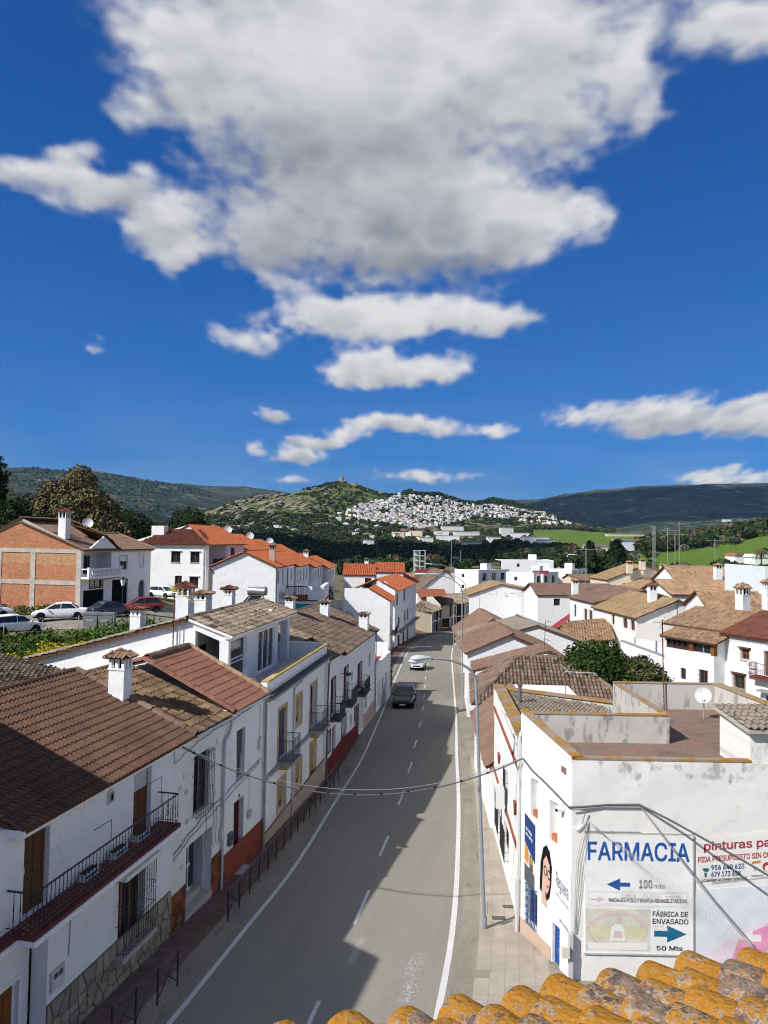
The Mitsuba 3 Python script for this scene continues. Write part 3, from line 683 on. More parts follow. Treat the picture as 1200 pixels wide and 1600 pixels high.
# the side street and the lot behind the left row, paved
xs, ys = np.meshgrid(np.linspace(0, 1, 9), np.linspace(0, 1, 30), indexing='ij')
yy = 61 + ys * 42; cx_ = -33 + ys * 14; xx = cx_ + (xs - .5) * (18 - 9 * ys) + 2
v, f, uv = sheet(xx, yy, zterrain(xx, yy) + .03, np.stack([xs * 0 + .5, xs * 0], -1))
struct('side_street', MB().raw(v, f, uv), 'gutter', smooth=True)

# ------------------------------------------------------------------ left row of houses along the street
FA = Fr((-7.31, 18.63), (2.56, 12.28)); F4 = Fr((-4.77, 31.06), (1.69, 10.57)); F5 = Fr((-3.08, 41.63), (2.55, 20.43)); F6 = Fr((-.45, 62.8), (1.25, 9.8))


def pipe(parent, fr, pts, r=.045, col='lightgrey', name='drainpipe'): return MB().tube(pts, r, col, 7, fr=fr).put(name, parent, 'satin', smooth=True)


def cable(parent, fr, pts, r=.014, col='darkgrey', name='cable'):
    p = np.array(pts, float); s = np.linspace(0, len(p) - 1, 5 * (len(p) - 1) + 1)
    q = np.stack([np.interp(s, np.arange(len(p)), p[:, k]) for k in range(3)], 1)
    q[:, 2] += -.05 * np.abs(np.sin(s * math.pi)) + rng.normal(0, .008, len(s))
    return MB().tube(q, r, col, 5, fr=fr).put(name, parent, 'satin')


def gable_body(fr, parent, s0, s1, depth, zb, ze, zr, back_r, ops=(), front_poly=None, col='white', left=True, right=True, ze_back=None, bsdf='wall'):
    wall(fr, front_poly or [(s0, zb), (s1, zb), (s1, ze), (s0, ze)], parent, ops, col=col, bsdf=bsdf)
    zbk = ze_back if ze_back is not None else ze
    for on, s, sg in ((left, s0, -1), (right, s1, 1)):
        if not on: continue
        f = Fr(fr.P(s, 0, 0)[:2], -fr.n); f.n = fr.t * sg
        pr = Polygon([(.26, zb), (depth, zb), (depth, zbk), (back_r, zr), (.26, ze + (zr - ze) * .26 / back_r)])
        MB(f).prism(pr, -.27, -.01, col).put('wall', parent, bsdf)
    f = Fr(fr.P(s0, -depth, 0)[:2], fr.t); f.n = fr.n
    MB(f).box(.3, s1 - s0 - .3, 0, .25, zb, zbk, col).put('wall', parent, bsdf)


def two_slopes(fr, parent, s0, s1, ze, zr, br, depth, style, ov=.3, indiv=0, w=.22, L=.36, detail=1, jit=.3, zbk=None, backdet=None, ridge_on=True):
    p = (zr - ze) / br
    zb2 = zbk if zbk is not None else ze
    roof(parent, [fr.P(s0, ov, ze - p * ov), fr.P(s1, ov, ze - p * ov), fr.P(s1, -br, zr), fr.P(s0, -br, zr)], style, w, L, detail, jit, indiv)
    p2 = (zr - zb2) / (depth - br)
    roof(parent, [fr.P(s1, -depth - ov, zb2 - p2 * ov), fr.P(s0, -depth - ov, zb2 - p2 * ov), fr.P(s0, -br, zr), fr.P(s1, -br, zr)], style, w, L, backdet if backdet is not None else detail, jit)
    if ridge_on: ridge(parent, fr.P(s0, -br, zr + .02), fr.P(s1, -br, zr + .02), style)


# --- the house with the long balcony
h = thing('terraced_house', 'white terraced house with a long iron balcony and a stone plinth, nearest on the left', 'house', 'houses along the left side of the street')
ops = [dict(r=(-2.25, -1.38, 2.56, 4.34), kind='door', panel='brown', col='brown', d=.16, name='balcony_door'), dict(r=(2.24, 3.2, 2.56, 4.48), kind='door', panel='brown', col='brown', d=.16, shade=.36, shadecol='lightgrey', name='balcony_door'),
       dict(r=(1.62, 2.98, -.15, 1.72), kind='win', col='wood', d=.2, mull=2, bars=0), dict(r=(-6, -1.32, -3, 2.36), kind='hole')]
MB(FA).prism([(-2.78, 4.56), (-2.62, 4.56), (-2.62, 4.72), (-2.78, 4.72)], -4, .3, 'white').put('verge_board', h, 'wall')
gable_body(FA, h, -6, 4.53, 9.2, -3, 4.72, 6.53, 4.1, ops, right=False)
two_slopes(FA, h, -2.75, 5.4, 4.72 + .08, 6.53, 4.1, 9.2, 0, indiv=300, w=.18, L=.30, detail=2, jit=.10)
MB(FA).box(-2.7, 5.3, 0, .24, 4.52, 4.66, 'white').box(-2.7, 5.3, 0, .15, 4.44, 4.52, 'white').put('cornice', h, 'wall')
# entrance recess
f = Fr(FA.P(-6, -.42, 0)[:2], FA.t)
wall(f, [(0, -3), (4.6, -3), (4.6, 2.36), (0, 2.36)], h, [dict(r=(3.45, 4.25, -1.2, 1.0), kind='door', panel='wood', col='white', d=.12, trim='white')])
MB(FA).box(-1.32, -1.05, -.42, -.29, -3, 2.36, 'white').put('wall', h, 'wall')
# grille of the ground floor window, and its hood
grille(FA, key('window_guard', h), 1.52, 3.14, -.22, 1.8, o=.26, step=.125, cross=(.04, .38, .66, .97), r=.011)
MB(FA).box(1.42, 3.24, 0, .34, 1.80, 1.92, 'white_warm').put('window_hood', h, 'wall'); MB(FA).box(1.42, 3.24, 0, .30, -.36, -.24, 'concrete').put('window_ledge', h, 'wall')
# balcony
b = key('balcony', h)
MB(FA).box(-2.80, 3.76, .0, .74, 2.36, 2.47, 'white').box(-6, -2.8, 0, .34, 2.36, 2.47, 'white').put('moulding', b, 'wall')
MB(FA).box(-2.77, 3.73, .0, .70, 2.473, 2.56, 'tilefloor').box(-6, -2.77, 0, .30, 2.473, 2.56, 'tilefloor').put('floor', b)
m = MB(FA)
for i in range(44):
    for j in range(4):
        a, o = -2.7 + i * .145 + .07 * (j % 2), .08 + j * .15
        m.box(a - .014, a + .014, o - .014, o + .014, 2.561, 2.565, 'tilewhite')
m.put('floor_inlay', b, kind='stuff')
MB(FA).tube([(-2.74, 0, 3.44), (-2.74, .64, 3.44), (3.62, .64, 3.44), (3.62, 0, 3.44)], .024, 'iron', 6, fr=FA).tube([(-2.74, 0, 2.66), (-2.74, .64, 2.66), (3.62, .64, 2.66), (3.62, 0, 2.66)], .012, 'iron', 5, fr=FA).put('handrail', b, 'satin')
for s_, o_ in [(s, .64) for s in np.linspace(-2.74, 3.62, 46)] + [(e, o) for e in (-2.74, 3.62) for o in (.16, .32, .48)]:
    z = [2.56, 2.78, 2.82, 2.96, 3.02, 3.06, 3.2, 3.44]; rr = [.009, .009, .017, .010, .010, .018, .009, .009]
    MB().tube([(s_, o_, q) for q in z], rr, 'iron', 5, fr=FA).put('baluster', b, 'satin')
# stone plinth: irregular flat stones, one by one
reg = Polygon([(-1.32, -1.18), (4.53, -1.62), (4.53, .17), (-1.32, .20)])
MB(FA).prism(Polygon([(-1.32, -3), (4.5, -3), (4.5, .17), (-1.32, .20)]), .0, .02, 'mortar', .8).put('stone_plinth', h)
seeds = MultiPoint([(x + rng.uniform(-.11, .11), z + rng.uniform(-.11, .11)) for x in np.arange(-1.3, 4.6, .34) for z in np.arange(-1.6, .2, .30)])
sp = [k for k in labels if k == 'x'] or [k for k in scene if k.startswith(h) and k.endswith('stone_plinth')]
for c in voronoi_diagram(seeds, envelope=reg.buffer(1)).geoms:
    c = c.intersection(reg).buffer(-.022).buffer(-.03).buffer(.03, quad_segs=2)
    if c.area < .01 or c.geom_type != 'Polygon': continue
    MB(FA).prism(c, .02, .035 + rng.uniform(0, .03), ['stone1', 'stone2', 'stone3'][rng.integers(3)], .9).put('stone', sp[0])
MB(FA).prism(rect(-1.22, -.70, .40, .88), 0, .03, 'plaster_grey').prism(rect(-1.17, -.75, .44, .84), .03, .045, 'white_grey').box(-1.12, -.98, .045, .06, .68, .80, 'darkgrey').box(-.93, -.80, .045, .06, .68, .80, 'darkgrey').put('meter_cupboard', h, 'paint')
cable(h, FA, [(-.55, .02, 2.3), (-.52, .02, 1.6), (-.55, .02, .9)], .012, 'grey', 'wall_cable')
MB(FA).prism([(.92, 3.98), (1.24, 3.98), (1.24, 4.26), (1.08, 4.37), (.92, 4.26)], 0, .04, 'tilewhite').prism(Polygon([(.98, 4.03), (1.18, 4.03), (1.18, 4.24), (1.08, 4.30), (.98, 4.24)]), .04, .05, 'grey').box(1.05, 1.11, .05, .06, 4.06, 4.22, 'black').box(1.02, 1.14, .05, .06, 4.14, 4.17, 'black').put('glazed_plaque', h)
for s_, z_ in ((-.45, 3.92), (2.05, 4.22)):
    m = MB(); m.tube([(s_ + .6, .62, 3.44), (s_ + .6, .62, z_ + .02), (s_ - .15, .62, z_ + .04)], .011, 'iron', 5, fr=FA); m.put('awning_bracket', h, 'satin')
# planters on the balcony
for i, s_ in enumerate((-.35, .95, 2.1)):
    m = MB(FA).box(s_, s_ + .62, .05, .26, 2.565, 2.74, 'white_grey').box(s_ + .03, s_ + .59, .08, .23, 2.741, 2.76, 'darkbrown')
    for k in range(9): m.prism(Polygon([(s_ + .05 + k * .062, 2.60), (s_ + .08 + k * .062, 2.66), (s_ + .05 + k * .062, 2.72), (s_ + .02 + k * .062, 2.66)]), .26, .264, 'navy')
    one('planter', ['white and blue glazed planter on the long balcony, nearest its near end door', 'white and blue glazed planter in the middle of the long balcony', 'white and blue glazed planter on the long balcony below the roller shutter'][i], 'planter', m, group='planters on the long balcony')

# --- the house with the round plates on its wall
h2 = thing('terraced_house', 'narrow white house with round plates on its wall and an old mixed tile roof', 'house', 'houses along the left side of the street')
ops = [dict(r=(5.95, 7.1, 1.86, 3.80), col='darkbrown', d=.14), dict(r=(5.55, 7.45, -1.22, 1.04), kind='hole')]
gable_body(FA, h2, 4.53, 8.22, 9, -3, 4.72, 6.31, 3.9, ops, left=False, right=False, col='white_warm')
two_slopes(FA, h2, 5.43, 8.25, 4.80, 6.34, 3.9, 9, 2, indiv=110, w=.23, L=.36, detail=2, jit=.35)
ridge(h2, FA.P(5.42, .3, 4.74), FA.P(5.42, -4.1, 6.56), 8, .13, .4, 'verge_tiles')
grille(FA, key('window_guard', h2), 5.85, 7.16, 1.8, 3.86, o=.18, step=.13, cross=(.05, .35, .68, .95), r=.011)
MB(FA).box(5.55, 7.45, -.75, -.70, -1.3, 1.1, 'white_grey').box(7.35, 7.45, -.7, -.26, -1.3, 1.1, 'white_grey').box(5.55, 5.65, -.7, -.26, -1.3, 1.1, 'white_grey').box(5.55, 7.45, -.7, -.26, 1.04, 1.12, 'white').put('porch', h2, 'wall')
MB(FA).box(5.5, 7.5, -.7, .04, -1.36, -1.12, 'concrete').box(5.7, 7.3, -.7, -.3, -1.12, -.92, 'concrete').put('doorstep', h2)
gt = key('entrance_gate', h2)
m = MB(FA)
for a in np.arange(5.62, 6.85, .16): m.box(a, a + .035, -.55, -.52, -.9, .85, 'white')
for z in (-.9, -.1, .78): m.box(5.6, 6.9, -.555, -.515, z, z + .06, 'white')
m.put('bars', gt, 'satin'); MB(FA).box(5.6, 7.3, -.64, -.60, -1.1, .95, 'black').put('pane', gt, 'pane')
for (s_, z_) in [(5.29, 3.39), (5.01, 3.1), (5.41, 2.85), (5.5, 1.89), (4.8, .98), (5.25, .56), (7.71, 2.07), (7.72, 3.85), (5.24, 1.29)]:
    th = np.linspace(0, 2 * math.pi, 19)[:-1]; r_ = .105 + rng.uniform(-.02, .02)
    m = MB(FA).prism([(s_ + r_ * math.cos(t), z_ + r_ * math.sin(t)) for t in th], 0, .025, 'fadedcream').prism([(s_ + r_ * .62 * math.cos(t), z_ + r_ * .62 * math.sin(t)) for t in th], .025, .032, ['white_grey', 'fadedyellow', 'grey'][rng.integers(3)])
    m.put('plate', h2, 'satin')
mo = MB(FA)
for (a0, a1) in ((4.53, 5.55), (7.45, 8.22)):
    regn = Polygon([(a0, -1.95), (a1, -1.95), (a1, -.08), (a0, -.08)])
    mo.prism(regn, 0, .012, 'joint')
    mk = mo
    for i in range(-12, 14):
        for j in range(-12, 14):
            x, z = a0 + (i + j) * .16, -1 + (i - j) * .16
            c = Polygon([(x - .148, z), (x, z - .148), (x + .148, z), (x, z + .148)]).intersection(regn)
            if c.area > .004: MB(FA).prism(c, .012, .024, ['terracotta', 'wood', 'brown'][rng.integers(3)], .5).put('plinth_tile', h2)
mo.put('plinth', h2)
pipe(h2, FA, [(8.62, .16, 4.66), (8.6, .12, 4.1), (8.55, .1, 3.95), (8.22, .08, 3.75), (8.2, .08, 3.5), (8.18, .08, -1.7)], .055, 'lightgrey')
MB(FA).box(8.02, 8.24, .02, .12, .30, .72, 'white_grey').put('meter_box', h2)
cable(h2, FA, [(4.5, .03, 4.45), (4.55, .03, 4.0), (5.2, .03, 4.15), (6.2, .03, 4.28), (7.4, .03, 4.35), (8.6, .03, 4.40)], .012, 'grey')
cable(h2, FA, [(4.6, .03, 1.2), (5.6, .03, 1.45), (6.6, .03, 1.62), (7.6, .03, 1.75), (9.1, .03, 1.88), (11.9, .03, 2.1)], .016)
cable(h2, FA, [(4.62, .03, 1.05), (5.7, .03, 1.3), (6.8, .03, 1.45), (7.9, .03, 1.55), (9.3, .03, 1.7), (11.8, .03, 2.0)], .012)
for a in (6.9, 7.5, 7.75): cable(h2, FA, [(a, .03, 1.6), (a + .06, .03, 1.1), (a - .1, .03, .7), (a + .05, .03, .3)], .01)

# --- the house with the red door
h3 = thing('terraced_house', 'white house with a dark red door, red painted plinth and new red-brown roof', 'house', 'houses along the left side of the street')
ops = [dict(r=(9.46, 10.28, 1.9, 3.78), col='grey', d=.16, shade=.55, shadecol='darkgrey'), dict(r=(9.35, 10.28, -1.5, 1.16), kind='door', panel='darkred', col='darkred', d=.22)]
gable_body(FA, h3, 8.22, 12.34, 9, -3.2, 4.76, 6.46, 3.25, ops, left=False)
two_slopes(FA, h3, 8.5, 11.85, 4.86, 6.46, 3.2, 9, 1, indiv=150, w=.2, L=.36, detail=2, jit=.05)
ridge(h3, FA.P(8.42, .32, 4.80), FA.P(8.42, -3.3, 6.5), 1, .12, .4, 'verge_tiles')
ridge(h3, FA.P(11.86, .32, 4.80), FA.P(11.86, -3.2, 6.52), 6, .13, .4, 'verge_tiles')
ridge(h3, FA.P(8.6, -3.25, 6.5), FA.P(11.9, -3.25, 6.5), 8, .17, .5)
MB(FA).prism([(8.24, -3), (12.32, -3), (12.32, -.46), (8.24, -.42)], 0, .018, 'redbase', .5).prism(rect(9.35, 10.28, -3, -1.6), 0, .03, 'redbase').put('plinth', h3)
MB(FA).box(9.25, 10.38, -.1, .32, -2.0, -1.5, 'plaster_grey').put('doorstep', h3)
MB(FA).box(8.8, 9.1, .0, .13, -.2, .24, 'darkgrey').box(8.83, 9.07, .13, .15, .06, .12, 'black').put('letter_box', h3, 'satin')
MB(FA).box(10.62, 10.95, .0, .08, .12, .40, 'plaster_grey').put('meter_box', h3)
MB(FA).box(9.74, 9.82, 0, .03, 1.24, 1.36, 'darkgrey').put('house_number_plate', h3)
MB(FA).box(11.6, 11.95, .0, .1, 2.5, 2.95, 'white_grey').put('junction_box', h3)
cable(h3, FA, [(11.75, .03, 4.3), (11.75, .03, 3.4), (11.75, .03, 2.9)], .012, 'grey')
cable(h3, FA, [(8.7, .03, 4.32), (9.8, .03, 4.38), (11, .03, 4.42), (11.9, .03, 4.5)], .012, 'darkgrey')
cable(h3, FA, [(10.75, .03, 1.9), (10.75, .03, 1.2), (10.75, .03, .4)], .009, 'grey')
pipe(h3, FA, [(12.2, .12, 4.66), (12.22, .1, 4.4), (12.24, .1, 1), (12.25, .1, -1.8)], .06, 'grey')
MB().tube([(5.4, .34, 4.62), (8.4, .34, 4.6)], .05, 'lightgrey', 7, fr=FA).tube([(8.45, .34, 4.66), (11.9, .34, 4.64)], .05, 'lightgrey', 7, fr=FA).put('gutter', h3, 'satin', smooth=True)

# --- the ochre-trimmed house with the roof terrace
h4 = thing('terraced_house', 'white house with ochre window surrounds, two small balconies and a roof terrace', 'house', 'houses along the left side of the street')
yel = dict(trim='yellow', tw=.15)
ops = [dict(r=(1.74, 2.9, 1.25, 3.42), kind='door', panel='darkgrey', col='darkgrey', d=.1, name='balcony_door', **yel), dict(r=(4.45, 5.5, 2.1, 3.42), col='ochre', d=.14, shade=.78, shadecol='ochre', **yel),
       dict(r=(7.2, 8.45, 1.25, 3.45), kind='door', panel='black', col='darkgrey', d=.25, name='balcony_door', **yel), dict(r=(1.85, 2.95, -1.08, .26), col='ochre', d=.14, shade=.7, shadecol='ochre', **yel),
       dict(r=(4.65, 5.65, -1.0, .28), col='ochre', d=.14, shade=.72, shadecol='ochre', **yel), dict(r=(7.35, 8.55, -2.0, .40), kind='door', panel='ochre', col='ochre', d=.14, **yel)]
wall(F4, [(0, -3.4), (10.7, -3.4), (10.7, 5.12), (0, 4.98)], h4, ops)
MB(F4).prism([(0, 4.98), (10.7, 5.12), (10.7, 5.2), (0, 5.06)], -.24, .05, 'yellow', .5).put('parapet_coping', h4)
MB(F4).prism([(-.02, 4.28), (10.7, 4.43), (10.7, 4.52), (-.02, 4.37)], 0.0, .34, 'grey', .6).prism([(0, 4.37), (10.7, 4.52), (10.7, 4.62), (0, 4.47)], .0, .26, 'darkgrey', .8).prism([(0, 4.18), (10.7, 4.33), (10.7, 4.43), (0, 4.28)], 0, .12, 'yellow').put('cornice', h4)
MB(F4).box(0, 10.7, 0, .10, .96, 1.14, 'grey', .7).put('string_course', h4)
MB(F4).prism([(0, -3.2), (10.7, -3.2), (10.7, -1.12), (0, -1.26)], 0, .03, 'base_cream', .4).prism([(0, -1.27), (10.7, -1.13), (10.7, -1.09), (0, -1.23)], .0, .045, 'brown').put('plinth', h4)
MB(F4).box(10.25, 10.6, 0, .04, -1.1, 4.3, 'fadedcream').put('corner_pilaster', h4, 'wall')
for (a0, a1) in ((1.55, 3.05), (6.95, 8.7)):
    bk = key('balcony', h4)
    MB(F4).box(a0, a1, 0, .72, 1.12, 1.24, 'grey', .5).prism([(a0 + .2, 1.12), (a1 - .2, 1.12), (a1 - .4, .8), (a0 + .4, .8)], 0, .4, 'yellow').put('slab', bk)
    m = MB(); m.tube([(a0 + .04, 0, 2.18), (a0 + .04, .68, 2.18), (a1 - .04, .68, 2.18), (a1 - .04, 0, 2.18)], .018, 'iron', 5, fr=F4).tube([(a0 + .04, 0, 1.34), (a0 + .04, .68, 1.34), (a1 - .04, .68, 1.34), (a1 - .04, 0, 1.34)], .012, 'iron', 4, fr=F4)
    for s_ in np.arange(a0 + .04, a1, .115): m.tube([(s_, .68, 1.24), (s_, .68, 2.18)], .008, 'iron', 4, fr=F4)
    for o_ in np.arange(.1, .66, .115):
        for e in (a0 + .04, a1 - .04): m.tube([(e, o_, 1.24), (e, o_, 2.18)], .008, 'iron', 4, fr=F4)
    m.put('railing', bk, 'satin')
pipe(h4, F4, [(4.3, .34, 4.3), (4.1, .2, 4.15), (3.98, .07, 4.0), (3.98, .07, -1.95)], .05, 'lightgrey')
MB(F4).box(.2, 10.5, -9.5, -.28, 4.25, 4.4, 'plaster_grey', .5).put('terrace_floor', h4, 'wall')
# long side wall, its old narrow tile strip, and the room on the roof
f = Fr(F4.P(.28, 0, 0)[:2], -F4.n); f.n = -F4.t
# side wall frame: s runs back from the street, o faces the near neighbour
op = dict(r=(2.1, 3.35, 4.0, 6.62), kind='hole', shape=Polygon([(2.1, 4.0), (3.35, 4.0), (3.35, 7.02), (2.1, 6.55)]))
wall(f, [(0, -3), (9.2, -3), (15.5, -3), (15.5, 4.4), (9.1, 6.0), (3.6, 7.42), (1.84, 6.78), (1.84, 4.3), (0, 4.3)], h4, [op])
MB(F4).box(.5, 3.2, -3.8, -3.6, 4.4, 7.2, 'white_grey').put('wall', h4, 'wall')
MB(F4).box(1.25, 2.0, -3.6, -3.56, 4.4, 6.2, 'black').put('side_door', h4, 'satin')
ops = [dict(r=(.75, 2.95, 4.75, 6.55), col='white', d=.1, mull=0, bars=0, name='wide_window'), dict(r=(4.65, 7.2, 4.45, 6.5), col='white', d=.06, mull=2, bars=0, name='glazed_door')]
fr_ = Fr(F4.P(0, -1.98, 0)[:2], F4.t)
wall(fr_, [(.3, 4.3), (7.8, 4.3), (7.8, 6.86), (.3, 6.80)], h4, ops)
m = MB(fr_)
for z in (5.45, 5.62): m.box(.8, 2.9, -.13, -.115, z, z + .07, 'lightgrey')
m.put('window_rail', h4, 'satin')
MB(fr_).box(7.5, 7.8, -1.6, -.28, 4.3, 7.3, 'white').put('wall', h4, 'wall')
MB(fr_).box(9.55, 9.95, -.4, 0, 4.3, 6.86, 'white').put('pillar', h4, 'wall')
for a, b2 in ((.2, 10.45),): 
    MB(F4).box(a, b2, -2.0, -1.75, 6.70, 6.80, 'white').put('eave_beam', h4, 'wall')
roof(h4, [F4.P(.15, -1.62, 6.84), F4.P(10.4, -1.62, 6.90), F4.P(10.4, -3.6, 7.58), F4.P(.15, -3.6, 7.58)], 4, .2, .30, 2, .45, slab='white')
ridge(h4, F4.P(.15, -3.66, 7.58), F4.P(10.4, -3.66, 7.58), 4, .13, .4)
roof(h4, [F4.P(10.4, -9.2, 6.02), F4.P(0.05, -9.2, 6.02), F4.P(0.05, -3.7, 7.52), F4.P(10.4, -3.7, 7.52)], 9, .2, .34, 1, .4)
roof(h4, [F4.P(10.4, -15.6, 4.36), F4.P(.05, -15.6, 4.36), F4.P(.05, -9.2, 6.0), F4.P(10.4, -9.2, 6.0)], 9, .2, .34, 1, .4)
MB(F4).box(10.42, 10.68, -9, -.26, 4.2, 5.25, 'white').put('terrace_wall', h4, 'wall')
m = MB(fr_).box(1.2, 1.65, .5, .9, 4.82, 4.86, 'white_grey')
for a in (1.2, 1.65):
    for o in (.5, .9): m.tube([(a, o, 4.4), (a, o, 4.84)], .015, 'alu', 5, fr=fr_)
m.box(1.2, 1.65, .48, .5, 4.86, 5.25, 'white_grey')
one('garden_chair', 'small white garden chair on the roof terrace in front of the wide window', 'chair', m)

# --- the house with three iron balconies
h5 = thing('terraced_house', 'long white house with three iron balconies, an oval window and a brown tile roof', 'house', 'houses along the left side of the street')
dk = dict(col='redbrown', d=.14)
ops = [dict(r=(1.42, 2.8, .68, 2.84), kind='win', name='balcony_door', mull=1, trim='redbrown', tw=.08, **dk), dict(r=(5.65, 7.15, .62, 2.80), name='balcony_door', mull=1, trim='redbrown', tw=.08, **dk),
       dict(r=(8.3, 9.1, 1.45, 2.2), shape=affinity.scale(Point(8.7, 1.83).buffer(.4), .9, 1.0), kind='win', mull=0, name='oval_window', **dk), dict(r=(11.2, 13.1, .15, 2.1), kind='win', name='balcony_door', mull=1, trim='redbrown', tw=.08, **dk),
       dict(r=(16.65, 17.6, 1.05, 2.12), **dk), dict(r=(.35, 1.4, -1.1, .0), trim='redbrown', tw=.1, **dk), dict(r=(1.95, 3.05, -2.5, -.02), kind='door', panel='redbrown', col='redbrown', d=.2), dict(r=(5.0, 7.0, -2.6, -.1), kind='gate', panel='brown', col='white', d=.3),
       dict(r=(8.3, 8.98, -1.5, -.76), **dk), dict(r=(12.0, 14.2, -2.9, -.45), kind='gate', panel='white_grey', col='white', d=.15), dict(r=(14.9, 15.9, -1.82, -.78), **dk), dict(r=(9.9, 11.1, -1.75, -.55), gr=True, **dk)]
wall(F5, [(0, -5), (20.3, -5), (20.3, 3.62), (4.6, 3.98), (4.6, 4.22), (0, 4.42)], h5, ops)
MB(F5).prism([(0, -5), (11.8, -5), (11.8, -2.05), (4.5, -1.46), (0, -1.5)], 0, .03, 'redbrown', .5).put('plinth', h5); MB(F5).prism([(14.3, -5), (20.3, -5), (20.3, -2.2), (14.3, -2.1)], 0, .04, 'base_pink', .6).put('plinth', h5)
for (a0, a1, zf) in ((1.2, 3.0, .64), (5.3, 7.4, .56), (10.8, 13.4, .08)):
    bk = key('balcony', h5)
    MB(F5).box(a0, a1, 0, .62, zf - .12, zf, 'darkgrey').put('slab', bk)
    m = MB()
    for z in (zf + .1, zf + .55, zf + .98): m.tube([(a0, 0, z), (a0, .58, z), (a1, .58, z), (a1, 0, z)], .016, 'iron', 4, fr=F5)
    for s_ in np.arange(a0, a1 + .02, .1): m.tube([(s_, .58, zf), (s_, .58, zf + .98)], .009, 'iron', 4, fr=F5)
    for o_ in np.arange(.1, .58, .1):
        for e in (a0, a1): m.tube([(e, o_, zf), (e, o_, zf + .98)], .009, 'iron', 4, fr=F5)
    m.put('railing', bk, 'satin')
m = MB(F5)
for k in range(60):
    a, o, z = rng.uniform(11, 13.2), rng.uniform(.2, .7), .1 + rng.uniform(0, .6); d = rng.normal(0, .09, (3, 3)); m.raw(F5.map(np.array([[a, o, z]] * 3) + d), [[0, 1, 2]], np.array([[PI_['leaf_mid'] + .5, rng.uniform(.2, .8)]] * 3))
one('potted_plants', 'green potted plants on the third iron balcony', 'plant', m, 'leaf')
MB(F5).tube([(4.55, .02, 2.7), (4.55, .45, 2.75)], .02, 'iron', 5, fr=F5).put('lamp_bracket', h5, 'satin')
lt = thing('wall_lantern', 'iron wall lantern between the first two balconies', 'lantern')
MB(F5).prism([(4.42, 2.30), (4.68, 2.30), (4.74, 2.62), (4.36, 2.62)], .38, .60, 'lamp_glass').put('glass', lt, 'satin'); MB(F5).prism([(4.34, 2.62), (4.76, 2.62), (4.6, 2.78), (4.5, 2.78)], .34, .64, 'iron').put('cap', lt, 'satin')
pipe(h5, F5, [(.25, .25, 4.3), (.2, .1, 4.0), (.1, .08, 1.5), (.1, .08, -2.3)], .05, 'darkgrey')
pipe(h5, F5, [(20.2, .1, 3.4), (20.2, .1, .6), (19.6, .1, .2), (20.2, .1, -.3), (20.25, .1, -3)], .05, 'grey')
# its roofs: main slope, and a low part in front at the near end
sl = lambda s: 3.98 - (s - 4.6) * (.36 / 15.7)
two_ = [F5.P(4.4, .32, 3.92), F5.P(20.5, .32, 3.55), F5.P(20.5, -4.6, 5.6), F5.P(4.4, -4.6, 5.95)]
roof(h5, two_, 5, .24, .42, 2, .28)
roof(h5, [F5.P(20.5, -9.5, 3.7), F5.P(-.2, -9.5, 4.0), F5.P(-.2, -4.6, 6.0), F5.P(20.5, -4.6, 5.6)], 5, .24, .4, 1, .28)
roof(h5, [F5.P(-.1, -1.9, 4.98), F5.P(4.4, -1.9, 4.9), F5.P(4.4, -4.6, 5.95), F5.P(-.1, -4.6, 6.03)], 4, .22, .36, 1, .45)
roof(h5, [F5.P(-.1, .3, 4.34), F5.P(4.5, .3, 4.12), F5.P(4.5, -1.2, 4.78), F5.P(-.1, -1.2, 4.98)], 5, .24, .36, 2, .5)
MB(F5).box(-.05, .2, -9, -.28, -3, 4.5, 'white').put('wall', h5, 'wall')
f = Fr(F5.P(4.4, 0, 0)[:2], -F5.n); f.n = -F5.t
MB(f).prism([(.1, 3.0), (4.6, 3.0), (4.6, 5.8), (.1, 3.9)], -.02, .14, 'white').put('wall', h5, 'wall')
f = Fr(F5.P(20.3, 0, 0)[:2], -F5.n); f.n = F5.t
MB(f).prism([(.26, -5), (9.4, -5), (9.4, 3.6), (4.6, 5.45), (.26, 3.6)], -.26, 0, 'white').put('wall', h5, 'wall')
ridge(h5, F5.P(4.4, -4.62, 5.98), F5.P(20.5, -4.62, 5.62), 5, .14, .45)

# --- low white house with the red terrace
h6 = thing('terraced_house', 'low white house with a red tiled roof terrace past the three-balcony house', 'house', 'houses along the left side of the street')
ops = [dict(r=(1.1, 2.9, -3.3, -1.25), kind='gate', panel='white_grey', col='white', d=.12), dict(r=(4.0, 4.9, -2.6, -1.4), col='darkbrown'), dict(r=(6.6, 7.6, -2.7, -1.4), col='darkbrown'), dict(r=(8.8, 10.0, -4.0, -1.5), kind='door', panel='white_grey', col='white')]
wall(F6, [(0, -6), (10.6, -6), (10.6, .12), (0, .45)], h6, ops)
f = Fr(F6.P(10.6, 0, 0)[:2], -F6.n); f.n = -F6.t
MB(f).box(.26, 6, -.25, 0, -6, .95, 'white').put('wall', h6, 'wall')
MB(F6).box(.2, 10.3, -6, -.28, -.55, -.4, 'redbase', .5).put('terrace_floor', h6)
MB(F6).box(.2, 10.3, -6, -5.8, -6, .9, 'white').put('wall', h6, 'wall')
m = MB(F6).box(7.6, 8.4, -1.5, -1.15, -.38, .25, 'white').prism([(8.0 + .22 * math.cos(t), -.07 + .22 * math.sin(t)) for t in np.linspace(0, 6.283, 17)[:-1]], -1.15, -1.13, 'darkgrey')
# fan on the side that faces the viewer
f = Fr(F6.P(7.59, -1.48, 0)[:2], F6.n); f.n = -F6.t
one('air_conditioner', 'white air conditioner outdoor unit on the red roof terrace', 'air conditioner', m)

